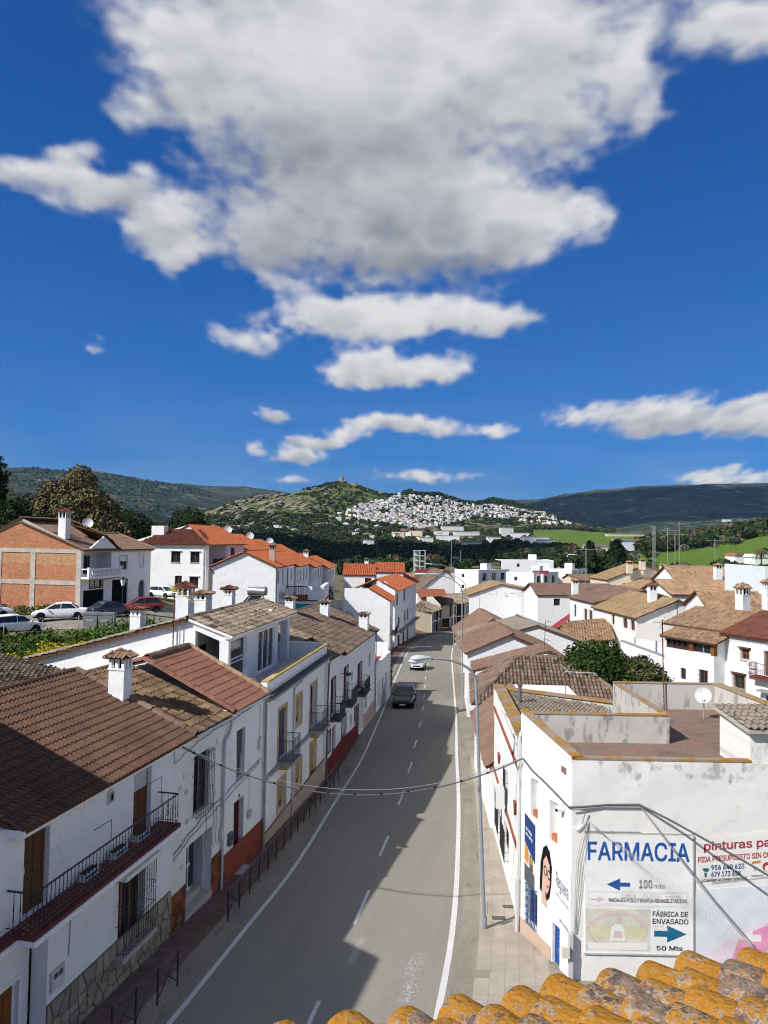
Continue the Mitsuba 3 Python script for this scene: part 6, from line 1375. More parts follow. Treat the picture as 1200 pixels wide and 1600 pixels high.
hd = dict(col='brown', d=.12, trim='base_pink', tw=.1, hood='brown', sill='base_pink')
wall(RA, [(0, -3), (9, -3), (9, 4.85), (0, 4.85)], rw, [dict(r=(1.35, 1.95, 3.3, 4.0), shade=.5, shadecol='brown', **hd), dict(r=(.75, 1.6, 1.25, 2.2), gr=dict(step=.12, o=.2), **hd), dict(r=(3.1, 4.2, 2.45, 4.1), kind='door', panel='brown', col='brown', d=.15, trim='white_grey'), dict(r=(3.2, 4.2, -.9, 1.2), kind='door', panel='redbrown', col='redbrown', d=.15)])
bk = key('balcony', rw); MB(RA).box(2.5, 6, 0, .7, 2.28, 2.42, 'redbrown').put('slab', bk); m = MB()
for z in (2.55, 3.3): m.tube([RA.P(2.5, 0, z), RA.P(2.5, .66, z), RA.P(6, .66, z)], .018, 'redbrown', 4)
for s_ in np.arange(2.5, 6, .14): m.tube([RA.P(s_, .66, 2.42), RA.P(s_, .66, 3.3)], .01, 'redbrown', 4)
m.put('railing', bk)
MB(RA).box(2.9, 6, 0, .6, 1.45, 1.55, 'grey').put('door_hood', rw)
m = MB(RA)
for s_ in np.arange(.1, 6, .22): m.prism([(s_, 4.6), (s_ + .22, 4.6), (s_ + .11, 4.42)], 0, .06, 'white_grey')
m.box(0, 6, 0, .05, 4.6, 4.7, 'white').put('eave_frieze', rw, kind='stuff')
for i, z in enumerate((3.1, 2.55)): one('air_conditioner', ['upper', 'lower'][i] + ' of two air conditioners by the small balcony at the right edge', 'air conditioner', MB(RA).box(2.0, 2.6, .02, .3, z - .25, z + .18, 'white_grey').prism(ell(2.25, z - .03, .15, .15, 15), .3, .31, 'grey'))
roof(rw, [RA.P(-.2, .35, 4.88), RA.P(9, .35, 4.88), RA.P(9, -4.2, 6.35), RA.P(-.2, -4.2, 6.35)], 10, .22, .36, 2, .35)
MB(RA).box(-.1, 9, -4.5, -4.2, 0, 6.2, 'white').put('wall', rw, 'wall')
chimney('tall white chimney with a tile-slit cap on the tan roof at the right', 27.3, 56.0, 5.7, 2.6, .75, .75, 20, 6)
chimney('white chimney with a brown cap at the far right edge', 33.2, 63.5, 6.0, 2.3, .8, .8, 0, 6)
r3 = thing('white_house', 'white house with a wide tan roof behind the chimney at the right', 'house', 'white houses on the right')
block(r3, Fr((29.4, 66), (1, -.12)), 9, 8, -2, 5.2, 6.7, 's', 6, tl=.26, L=.42, jit=.5, front=[dict(r=(2.5, 5, 3.6, 4.2), col='darkbrown')])
ah = thing('white_house', 'white house with two arched brown windows and a big blank pale gable wall', 'house', 'white houses on the right')
K = Fr((26.1, 76), (1, .075)); ar = dict(col='redbrown', d=.15, trim=None)
block(ah, K, 8.7, 12, -4, 3.55, 5.35, 'o', 7, left=[dict(r=(.35, 1.5, 2.1, 3.3), shape=arch(.35, 1.5, 2.1, 3.3), **ar), dict(r=(2.2, 3.5, 2.1, 3.3), shape=arch(2.2, 3.5, 2.1, 3.3), **ar), dict(r=(5.8, 6.6, 2.1, 3.2), col='darkbrown'), dict(r=(4.6, 5.6, -2.2, .2), kind='door', panel='brown', col='brown')], tl=.24, L=.4, jit=.3, col='white_warm')
MB(K).box(4.3, 4.4, 0, .03, -3, 5.2, 'grey').put('wall_joint', ah)
chimney('round-shouldered white chimney with a dark red cap on the roof of the arched-window house', 29.0, 79.5, 4.7, 2.3, .8, .8, 0, 10)
a2 = thing('white_house', 'white house with a red-brown roof and paired windows, left of the arched-window house', 'house', 'white houses on the right')
block(a2, Fr((25.3, 88.3), (1, .07)), 12, 9, -4, 4.0, 5.5, 'o', 8, left=[dict(r=(.6, 1.9, 1.6, 3.0), col='brown'), dict(r=(2.4, 3.7, 1.6, 3.0), col='brown'), dict(r=(6.5, 7.5, 1.6, 3.2), col='darkgrey')], tl=.28, L=.45, jit=.25)
pc = thing('porch', 'open brown porch with a grey-brown tile roof above the citrus trees', 'porch')
PF = Fr((20.2, 80), (1, -.25))
roof(pc, [PF.P(-.8, .3, .2), PF.P(4.6, .3, .9), PF.P(4.6, -6, 2.6), PF.P(-.8, -6, 2.0)], 6, .28, .42, 1, .2); MB(PF).box(4.2, 4.5, -5, 0, -4, .8, 'white').box(-.4, 4.5, -5.2, -5, -4, 1.5, 'brown').put('wall', pc); MB(PF).box(0, .3, -.3, 0, -4, .1, 'wood').put('post', pc); MB(PF).box(.3, 7, .05, .25, -4, -1.6, 'white').put('parapet', pc, 'wall')
bx_ = thing('bay', 'yellow ochre wall with a small tiled hood beside the porch', 'bay'); MB().box(24.3, 25.6, 82.5, 83, -3, .3, 'yellow').put('wall', bx_, 'wall'); roof(bx_, [(24.0, 81.6, .3), (25.8, 81.6, .2), (25.8, 83, .9), (24.0, 83, 1.0)], 6, .28, .4, 1, .3)
aw = thing('awning', 'dark red awning roof with dark sides beyond the porch', 'awning')
MB().raw([(22.5, 100, -1.2), (26.8, 100, 1.9), (28.8, 108, 1.9), (24.5, 108, -1.2)], [[0, 1, 2, 3]], 'awning_red').raw([(26.8, 100, 1.85), (30.0, 100, 1.9), (30.5, 108, 1.9), (28.8, 108, 1.85)], [[0, 1, 2, 3]], 'awning_red').put('cloth', aw); MB().prism([(25.2, -3), (30, -3), (30, 1.7), (26.9, 1.7), (25.2, .6)], 100.3, 100.5, 'darkgrey').put('side_wall', aw)
yw = thing('yard_wall', 'white yard wall with a ragged top below the porch', 'wall'); MB().prism([(14.6, -5), (22, -5), (22, -1.4), (19, -1.2), (17, .1), (14.6, .3)], 62.6, 62.9, 'white').put('wall', yw, 'wall')
yw = thing('picket_fence', 'pale wooden picket fence above the citrus trees', 'fence')
for i in range(14): MB().box(20.2 + i * .24, 20.26 + i * .24, 66 + i * -.1, 66.05 - i * .1, -1.6, -.2 - i * .04, 'base_pink').put('picket', yw)
for z in (-1.2, -.6): MB().raw([(20.1, 66.06, z), (23.6, 64.6, z - .5), (23.6, 64.6, z - .38), (20.1, 66.06, z + .12)], [[0, 1, 2, 3]], 'base_pink').put('rail', yw)
# roofs and houses farther back on the right
spec = [(1045, 97, 13, 3.9, 5.9, 6, 'o', 'house with a broad tan roof behind the big blank pale gable', 'white'), (1110, 88, 9, 5.2, 6.6, 6, 's', 'house with a tan roof and a white triangular gable on the right', 'white'), (1150, 104, 16, 5.7, 7.9, 6, 's', 'house with a long corrugated tan roof on the right', 'white'),
        (1010, 132, 14, 4.7, 7.3, 7, 'o', 'cream yellow house with a mossy roof and three small chimneys', 'cream'), (1060, 112, 7, 4.6, 5.8, 8, 's', 'small house with a pinkish tan roof and a dark-topped chimney on the right', 'white_warm'),
        (905, 118, 13, 2.8, 4.3, 8, 's', 'white house with a red-brown roof beyond the dark red awning', 'white'), (935, 150, 9, 3.6, 4.6, 8, 's', 'low house with a patched tile roof and a yellow corner', 'cream')]
for (px, d, wd, ze, zr, st, al, lb, co) in spec:
    x = (px - 600) / 1150 * d
    hh = thing('village_house', lb, 'house', 'houses farther back on the right')
    block(hh, Fr((x - wd / 2, d), (1, .05)), wd, 9, -6, ze, zr, al, st, tl=.32, L=.5, col=co, front=[dict(r=(wd * .2, wd * .2 + 1, ze - 1.7, ze - .6), col='darkbrown')])
for i, (px, d, z, h_) in enumerate([(1048, 112, 5.0, 2.2), (984, 131, 6.3, 1.9), (1004, 131, 7.0, 1.6), (1036, 132, 6.2, 1.5), (899, 116, 3.4, 2.2), (1122, 104, 6.6, 2.0)]):
    chimney(['white chimney with a dark cap on the small pinkish tan roof', 'leftmost cream chimney of the cream yellow house', 'middle cream chimney of the cream yellow house', 'rightmost cream chimney of the cream yellow house', 'white chimney on the red-brown roof beyond the awning', 'white chimney at the left end of the long corrugated tan roof'][i], (px - 600) / 1150 * d, d, z, h_, .9, .9, 0, 6, col='cream' if i in (1, 2, 3) else 'white')
for (x0, x1, y0, y1, z0, z1, lb, c_) in [(52, 72, 128, 138, -3, 4.9, 'long low flat-roofed white house with roof parapet on the right', 'white'), (56, 66, 140, 146, -3, 5.6, 'flat-roofed white house with aerials, upper right', 'white'), (45.5, 51, 126, 132, -3, 5.0, 'small white flat-roofed block with a dish on the right', 'white'), (35.2, 44, 68.0, 76, -3, 9.2, 'pale blue-white tall house cut by the right edge', 'white_blue')]:
    hh = thing('flat_roofed_house', lb, 'house'); MB().box(x0, x1, y0, y1, z0, z1 - .6, c_).put('body', hh, 'wall')
    MB().box(x0, x1, y0, y0 + .25, z1 - .6, z1, c_).box(x0, x0 + .25, y0 + .25, y1, z1 - .6, z1, c_).put('parapet', hh, 'wall')
    for k in range(3): MB().box(x0 + 1 + k * (x1 - x0) / 3.4, x0 + 2.2 + k * (x1 - x0) / 3.4, y0 - .03, y0 + .02, z1 - 2.6, z1 - 1.3, 'win_dark').put('window', hh, 'pane')
for i, (x, d, z0, z1) in enumerate([(33.0, 120, 3, 10.5), (48.3, 122, 6, 13.2), (54.0, 140, 7, 14.2), (56.2, 140, 7, 15.6), (63, 140, 8, 12.5)]):
    m = MB().tube([(x, d, z0), (x, d, z1)], .05, 'grey', 5).tube([(x - 1.6, d, z1 - .5), (x + 2.2, d, z1 - .3)], .03, 'grey', 4)
    for k in range(6): m.tube([(x - 1.2 + k * .5, d - .4, z1 - .45), (x - 1.2 + k * .5, d + .4, z1 - .45)], .02, 'grey', 4)
    one('aerial', ['aerial over the cream yellow house', 'aerial left of the flat white houses', 'shorter aerial on the flat white house', 'tallest aerial on the flat white house', 'low wide aerial above the right-hand roofs'][i], 'aerial', m)

# --- brown houses in the bend
b1 = thing('brick_house', 'small brown brick house with pale trims and hipped roof in the street bend', 'house', 'brown brick houses in the bend')
B1 = Fr((11.3, 170), (2.9, 9)); tr_ = dict(col='white', d=.12, trim='white_warm', tw=.28)
wall(B1, [(0, -13), (9.5, -13), (9.5, -5.2), (0, -5.2)], b1, [dict(r=(a, a + 1.3, z, z + 2.1), **tr_) for a in (2.2, 6.6) for z in (-9.8, -7.2 + .0)][:4], col='darkbrown')
MB(B1).box(0, 9.5, 0, .1, -7.75, -7.5, 'white_warm').box(0, .6, 0, .12, -12, -7.75, 'white_warm').box(0, .6, 0, .12, -7.5, -5.2, 'white_warm').box(9.1, 9.5, 0, .12, -12, -7.75, 'white_warm').put('trim', b1)
f = Fr(B1.P(0, 0, 0)[:2], (-1, .1)); f.n = np.array([-.1, -1.0]); MB(f).box(.05, 6.5, -.3, 0, -13, -5.2, 'base_cream').put('wall', b1, 'wall')
roof(b1, [B1.P(-.5, .5, -5.2), B1.P(10, .5, -5.2), B1.P(6, -3.4, -3.2), B1.P(3.2, -3.4, -3.2)], 4, .35, .5, 1, .3); roof(b1, [B1.P(-.5, -7, -5.2), B1.P(-.5, .5, -5.2), B1.P(3.2, -3.4, -3.2)], 4, .35, .5, 1, .3); roof(b1, [B1.P(10, .5, -5.2), B1.P(10, -7, -5.2), B1.P(6, -3.4, -3.2)], 4, .35, .5, 1, .3)
b2 = thing('brick_house', 'longer brown brick house with white window surrounds, right of the hipped one', 'house', 'brown brick houses in the bend')
B2 = Fr((14.4, 180.5), (12, 12))
wall(B2, [(0, -13), (17, -13), (17, -4.5), (0, -4.5)], b2, [dict(r=(a, a + 1.4, z, z + 2.2), **tr_) for a in (4.2, 9.5) for z in (-9.8, -7.2)], col='darkbrown')
MB(B2).box(0, 17, 0, .1, -7.75, -7.45, 'white_warm').put('trim', b2); MB(B2).box(0, 3.0, -.02, .06, -7.4, -4.5, 'cream').put('cream_panel', b2); MB(B2).box(3.0, 3.5, 0, .12, -12, -7.75, 'white_warm').put('corner_trim', b2)
roof(b2, [B2.P(-.5, .5, -4.5), B2.P(17.5, .5, -4.5), B2.P(17.5, -6, -2.4), B2.P(3, -6, -2.4)], 4, .35, .55, 1, .3)
b3 = thing('village_house', 'house with a large dark brown hipped roof behind the brown brick houses', 'house', 'roofs beyond the bend')
block(b3, Fr((9.6, 205), (1, .1)), 15, 18, -12, -3.0, 3.0, 'o', 5, tl=.4, L=.6, jit=.2, back=False)
sp3 = thing('brick_shed', 'small orange brick shed with a red-brown lean-to roof before the dark hipped roof', 'shed'); MB().box(9.2, 10.6, 178, 184, -12, -2.4, 'base_pink').put('wall', sp3, 'brickwork'); MB().raw([(8.6, 176, -2.3), (15.5, 178, -2.0), (15.5, 186, -.9), (8.6, 186, -.9)], [[0, 1, 2, 3]], 'terracotta').put('lean_to_roof', sp3)
k_ = 0
for (px, d, wd, ze, zr, st) in [(655, 228, 14, -3.2, -1.7, 8), (690, 238, 16, -4.4, -2.7, 8), (722, 222, 12, -4.7, -2.7, 8), (648, 262, 13, -3.5, -2.0, 10), (675, 275, 12, -3.3, -1.8, 8), (706, 268, 13, -3.6, -1.4, 8), (740, 228, 11, -4.6, -2.6, 5), (640, 300, 16, -3.8, -2.2, 6), (662, 320, 14, -4.3, -2.9, 8), (765, 214, 12, -3.8, -2.2, 8), (690, 300, 14, -4.1, -2.5, 10)]:
    k_ += 1; x = (px - 600) / 1150 * d
    hh = thing('village_house', 'low white house with a brown roof among those beyond the bend', 'house', 'roofs beyond the bend'); labels[hh]['label'] = ['low house with a wide brown roof just left above the dark hipped roof', 'low house with a wide brown roof just above the dark hipped roof', 'white gabled house beside the tall blank wall, beyond the bend', 'house with a dark red roof in the left of the roofs beyond the bend', 'house with a pale ridge among the roofs beyond the bend', 'house with a brown hipped roof and two white chimneys left of the white flats', 'house with a small white gable and dormer right of the dark hipped roof', 'leftmost tan roof beyond the bend, next to the orange roofs', 'tan roof below the training tower', 'brown roof behind the tall blank wall', 'farthest red-brown roof beyond the bend'][k_ - 1]
    block(hh, Fr((x - wd / 2, d), (1, .1 * (-1) ** k_)), wd, 10, -12, ze, zr, 's' if k_ % 3 else 'o', st, tl=.45, L=.8, jit=.2, back=False, det=0, front=[dict(r=(wd * .3, wd * .3 + 1.2, ze - 2, ze - .7), col='darkgrey')] if k_ % 2 else [])
for i, (px, d, z) in enumerate([(676, 262, -2.6), (709, 262, -1.8), (752, 226, -3.2), (757, 226, -3.2)]):
    chimney(['left white chimney on the brown hipped roof by the flats', 'right white chimney on the brown hipped roof by the flats', 'left of two white chimneys above the tall blank wall', 'right of two white chimneys above the tall blank wall'][i], (px - 600) / 1150 * d, d, z, 2.6, 1.0, 1.0, 0, 8)

# --- white flats
def flats(label, x, y, w, dep, zb, zt, ang, fl, nw, dark_side=True):
    h = thing('apartment_block', label, 'apartment block')
    f = Fr((x, y), (math.cos(math.radians(ang)), math.sin(math.radians(ang))))
    fs = side_fr(f, w, 'r'); n = 3
    wall(f, [(0, zb), (w, zb), (w, zt), (0, zt)], h, [dict(r=(w * (.3 + .5 * j), w * (.3 + .5 * j) + .9, zt - 2.2 - 3 * i, zt - 1.2 - 3 * i), col='grey', mull=0) for i in range(fl) for j in range(nw)])
    wall(fs, [(.02, zb), (dep, zb), (dep, zt), (.02, zt)], h, [dict(r=(dep * (.12 + .3 * j), dep * (.12 + .3 * j) + 1.9, zt - 2.9 - 3.1 * i, zt - .9 - 3.1 * i), col='darkgrey', d=.3) for i in range(fl) for j in range(3)])
    MB(f).box(.3, w - .3, -dep, -.3, zt - .5, zt - .2, 'white_grey').put('roof', h); MB(f).box(w * .6, w * .6 + 2.2, -dep * .5, -dep * .5 + 2, zt - .4, zt + 1.6, 'white').put('stair_head', h, 'wall')
    return h
flats('white flats with a blank cream end wall left of the red-railed flats', 19.7, 203, 8.2, 14, -13, 3.6, -45, 2, 1)
a_ = flats('white flats with a red rail on the roof edge and a narrow white tower', 32.0, 192, 8.0, 14, -13, 3.5, -39, 3, 1)
MB().box(38.4, 42.6, 189.6, 189.9, 3.2, 4.0, 'awning_red').put('roof_rail', a_); MB().box(42.2, 44.6, 197, 201, -13, 5.6, 'white').put('tower', a_, 'wall'); MB().box(40.4, 40.8, 187.6, 189, -12, 3.2, 'white').put('fin', a_, 'wall')
flats('long white flats with grey shaded windows behind the red-railed flats', 44.0, 206, 9, 12, -13, 4.0, -35, 2, 2)
flats('white flats with a broad white roof behind the red-railed flats', 36, 225, 16, 14, -10, 5.9, 0, 1, 2)

# ------------------------------------------------------------------ near roof with lichen, below the camera
nr = thing('lookout_roof', 'old barrel tile roof covered in orange lichen in the foreground', 'roof')
ED = np.array([.957, .288, -.005]); ED /= np.linalg.norm(ED); GD = np.array([.60, -.80, .30]); GD /= np.linalg.norm(GD)
NN = np.cross(ED, GD); NN *= np.sign(NN[2]); NN /= np.linalg.norm(NN); CW = np.cross(NN, GD); CW *= np.sign(CW @ ED)
E0 = np.array([-.30, 2.62, 9.17]); SP = .213
MB().raw([E0 - ED * .1 + GD * .05 - NN * .06, E0 + ED * 5 + GD * .05 - NN * .06, E0 + ED * 5 + GD * 3.2 - NN * .06, E0 - ED * .1 + GD * 3.2 - NN * .06], [[0, 1, 2, 3]], 'rust', .8).put('mortar_bed', nr)
th = np.linspace(0, math.pi, 15)
for i in range(-3, 22):
    off = rng.normal(0, .03)
    for j in range(11):
        L_t, ex = .33, .19
        o = E0 + ED * (i * SP) + GD * (j * ex + off + rng.normal(0, .010)) + CW * rng.normal(0, .010)
        if o @ np.array([0, 1.0, 0]) < .55: continue
        r0, r1 = .108 * rng.uniform(.95, 1.06), .086 * rng.uniform(.95, 1.05)
        lift = .012 + .028 * 1
        rows = []
        ns = 9
        tw = rng.normal(0, .02)
        for k, q in enumerate(np.linspace(0, 1, ns)):
            rr = r0 + (r1 - r0) * q
            c = o + GD * (q * L_t) + NN * (lift * (1 - q) + .006 * j * 0) + CW * tw * q
            ang = th
            rows.append(c + rr * (np.cos(ang)[:, None] * CW + .92 * np.sin(ang)[:, None] * NN))
        inner = [o + NN * lift + GD * .002 + (r0 - .017) * (np.cos(th)[:, None] * CW + .92 * np.sin(th)[:, None] * NN), o + GD * .28 + NN * lift * .3 + (r0 - .022) * (np.cos(th)[:, None] * CW + .92 * np.sin(th)[:, None] * NN)]
        v = np.vstack(rows + inner); n_ = len(th)
        dv = meshkit.fbm(v * 22, 3, 5) - .5; v = v + NN * (dv * .008)[:, None]
        f = [[a * n_ + b, a * n_ + b + 1, (a + 1) * n_ + b + 1, (a + 1) * n_ + b] for a in range(ns - 1) for b in range(n_ - 1)]
        f += [[b, b + 1, ns * n_ + b + 1, ns * n_ + b] for b in range(n_ - 1)] + [[ns * n_ + b, ns * n_ + b + 1, (ns + 1) * n_ + b + 1, (ns + 1) * n_ + b] for b in range(n_ - 1)]
        MB().raw(v, f, np.tile([[rng.uniform(0, 1), .5]], (len(v), 1))).put('cover_tile', nr, 'lichen', smooth=True)
    # pan tiles between
    o = E0 + ED * (i * SP + SP / 2) - NN * .045
    rows = [o + GD * (q * 2.4) + .09 * (np.cos(th)[:, None] * CW - .5 * np.sin(th)[:, None] * NN) for q in np.linspace(0.02, 1, 14)]
    v = np.vstack(rows); f = [[a * 15 + b, a * 15 + b + 1, (a + 1) * 15 + b + 1, (a + 1) * 15 + b] for a in range(13) for b in range(14)]
    MB().raw(v, f, np.tile([[rng.uniform(0, .4), .5]], (len(v), 1))).put('pan_tile', nr, 'lichen', smooth=True)
# the wall under that eave (stands below the picture)
q0, q1 = E0 + GD * .12, E0 + GD * .12 + ED * 5
MB().raw([q0 - NN * .1, q1 - NN * .1, [q1[0], q1[1], -2], [q0[0], q0[1], -2]], [[0, 1, 2, 3]], 'white').put('wall', nr, 'wall')

# ------------------------------------------------------------------ street furniture
def lamp_post(label, base, lean, h, reach, ang, r=.066):
    t = thing('street_lamp', label, 'street lamp', 'tall curved street lamps')
    b = np.array(base, float); top = b + np.array([lean[0], lean[1], h]); d = np.array([math.cos(ang), math.sin(ang), 0])
    pts = [b + (top - b) * q for q in np.linspace(0, 1, 8)]
    arc = [top + d * reach * .8 * (1 - math.cos(a)) + np.array([0, 0, reach * .45 * math.sin(a)]) for a in np.linspace(.15, 1.45, 9)]
    end = arc[-1] + d * reach * .15
    pp = np.array(pts + arc + [end]); rr = np.r_[np.linspace(r, r * .72, 8), np.linspace(r * .72, r * .45, 10)]
    MB().tube(pp, rr, 'pole', 12).put('pole', t, 'satin', smooth=True)
    MB().tube([b + [0, 0, -.1], b + [0, 0, .35]], r * 1.25, 'pole', 12).box(b[0] + .06, b[0] + .10, b[1] - .13, b[1] - .04, b[2] + .5, b[2] + .9, 'grey').put('base_collar', t, 'satin')
    s = np.cross(d, [0, 0, 1]); hd = [end + d * q * .85 * reach / 2.1 for q in np.linspace(0, 1, 9)]
    w = [.05, .09, .13, .165, .185, .19, .175, .13, .04]
    n = 12; v = []
    for c, ww in zip(hd, w):
        for a in np.linspace(0, 2 * math.pi, n + 1)[:-1]: v.append(c + s * ww * math.cos(a) + np.array([0, 0, 1]) * (.5 * ww * math.sin(a) + .04) * (1 if math.sin(a) > 0 else .6))
    f = [[i * n + j, i * n + (j + 1) % n, (i + 1) * n + (j + 1) % n, (i + 1) * n + j] for i in range(8) for j in range(n)]
    MB().raw(v, f, 'lightgrey').put('head', t, 'satin', smooth=True)
    MB().tube([end + d * q - [0, 0, .05] for q in (.3, .45, .6, .75)], [.03, .10, .10, .03], 'lamp_glass', 10).put('lamp_glass', t, 'satin', smooth=True)
    return t


lamp_post('nearest tall grey street lamp with a curved arm over the pavement', (3.4, 23.9, -1.25), (-.36, -.1, 0), 7.75, 1.75, 3.36)
lamp_post('second tall grey street lamp, behind the bend of the first one', (7.24, 66, -3.7), (-.15, 0, 0), 10.2, 3.4, 3.05, .075)
lamp_post('third tall grey street lamp farther down the pavement', (13.2, 118, -6.8), (0, 0, 0), 10.6, 4.6, 3.1, .085)
lamp_post('fourth street lamp, the farthest of the tall ones', (12.4, 128, -7.4), (0, 0, 0), 12.6, 4.2, 3.1, .085)
# railing along the left pavement
def street_railing(label, P, Q, n):
    t = thing('street_railing', label, 'railing', 'iron railings along the left pavement')
    P, Q = np.array(P), np.array(Q); u = (Q - P) / n
    for i in range(n):
        a, b = P + u * i, P + u * (i + 1)
        za, zb = zroad(*a) + .12, zroad(*b) + .12
        A, B = np.array([a[0], a[1], za]), np.array([b[0], b[1], zb]); up = np.array([0, 0, .95])
        MB().tube([A, A + up], .026, 'iron', 6).put('post', t, 'satin')
        MB().tube([A + up * .12, B + up * .94], .018, 'iron', 5).put('brace', t, 'satin')
        if i % 2 == 0: MB().tube([A + up * .95, B + up * .12], .018, 'iron', 5).put('brace', t, 'satin')
    MB().tube([B, B + up], .026, 'iron', 6).put('post', t, 'satin'); MB().tube([np.array([P[0], P[1], zroad(*P) + .12]) + up, B + up], .018, 'iron', 5).put('rail', t, 'satin')


street_railing('short black iron railing on the pavement, nearest at the lower left', (-6.15, 17.6), (-5.36, 20.3), 3)
street_railing('long black zigzag iron railing along the left pavement', (-4.8, 24.1), (-2.30, 41.2), 16)
ov = thing('overhead_cable', 'thick overhead cable sagging across the street', 'cable')
a, b = np.array([*FA.P(4.62, .02, 0)[:2], 4.59]), S1.P(2.81, .05, 4.19); s_ = np.linspace(0, 1, 40)[:, None]
MB().tube(a + (b - a) * s_ - np.array([0, 0, 1.35]) * (4 * s_ * (1 - s_)), .022, 'darkgrey', 6).put('bundle', ov, 'satin', smooth=True); MB().tube(a + [0, 0, .03] + (b - a) * s_ - np.array([0, 0, 1.22]) * (4 * s_ * (1 - s_)), .009, 'grey', 5).put('carrier_wire', ov, 'satin')
m = MB()
for k in range(2, 38, 3):
    c = a + (b - a) * s_[k] - np.array([0, 0, 1.33]) * (4 * s_[k] * (1 - s_[k])); m.tube([c - (b - a) / 300, c + (b - a) / 300], .029, 'black', 6)
m.put('clips', ov, kind='stuff')
cb = thing('wall_cable', 'heavy cable bundle fixed along the shop wall and dropping to the right', 'cable')
MB().tube([S1.P(2.81, .05, 4.19), S1.P(2.2, .06, 4.0), S1.P(1.4, .06, 3.88), S1.P(.6, .06, 3.72), S1.P(.03, .1, 3.64), SS.P(.3, .08, 3.68), SS.P(1.0, .06, 3.74), SS.P(1.85, .06, 3.76), SS.P(2.6, .3, 3.45), SS.P(4.2, 1.2, 2.75), SS.P(6.6, 2.6, 1.6)], .03, 'darkgrey', 6).put('bundle', cb, 'satin', smooth=True)
MB().tube([SS.P(-.02, .1, 3.60), SS.P(.8, .06, 3.68), SS.P(1.9, .06, 3.69), SS.P(2.2, .1, 3.3), SS.P(3.3, .5, 1.85), SS.P(4.6, 1.2, .3), SS.P(6.4, 2, -1.6)], .022, 'grey', 6).put('second_cable', cb, 'satin', smooth=True)
for k in range(5):
    MB().tube([SS.P(.45 + .02 * k, .06, 3.3 - .04 * k), SS.P(1.5 + .15 * k, 1.1, 2.55 - .05 * k), SS.P(3.4 + .1 * k, 2.6, 1.3 - .03 * k), SS.P(6.3 + .1 * k, 5, -.55 + .12 * k)], .0045, 'grey', 4).put('thin_wire', cb, 'satin')
for k in range(4):
    MB().tube([SS.P(.42, .05, 3.3), SS.P(.28 + .05 * k, .06, 2.9), SS.P(.12 + .06 * k, .05, 2.2 - .1 * k), SS.P(.08 + .03 * k, .04, 1.2 - .2 * k), SS.P(.06 + .02 * k, .04, .2)], .007, 'grey', 4).put('drop_wire', cb, 'satin')
MB().tube([SS.P(.02, .02, 3.1), SS.P(.1, .08, 3.05), SS.P(.25, .08, 3.2), SS.P(.35, .1, 3.55)], .02, 'alu', 5).put('bracket', cb, 'metal')
MB(SS).box(.34, 1.9, .02, .04, 2.98, 3.0, 'grey').put('clip_rail', cb)
for i, (x, y, w_, d_) in enumerate([(3.75, 24.5, .45, .28), (4.25, 25.4, .36, .24)]):
    one('manhole_cover', ['larger dark cover plate in the pavement beside the lamp post', 'smaller dark cover plate in the pavement near the wall'][i], 'manhole cover', MB().raw([(x, y, zroad(x, y) + .134), (x + w_, y, zroad(x, y) + .134), (x + w_, y + d_, zroad(x, y + d_) + .134), (x, y + d_, zroad(x, y + d_) + .134)], [[0, 1, 2, 3]], 'manhole', .8), group=None)
one('manhole_cover', 'small dark grate in the left pavement below the red door', 'manhole cover', MB().raw([(-5.2, 25.9, zroad(0, 25.9) + .125), (-4.85, 25.8, zroad(0, 25.8) + .125), (-4.8, 26.2, zroad(0, 26.2) + .125), (-5.15, 26.3, zroad(0, 26.3) + .125)], [[0, 1, 2, 3]], 'manhole', .8))

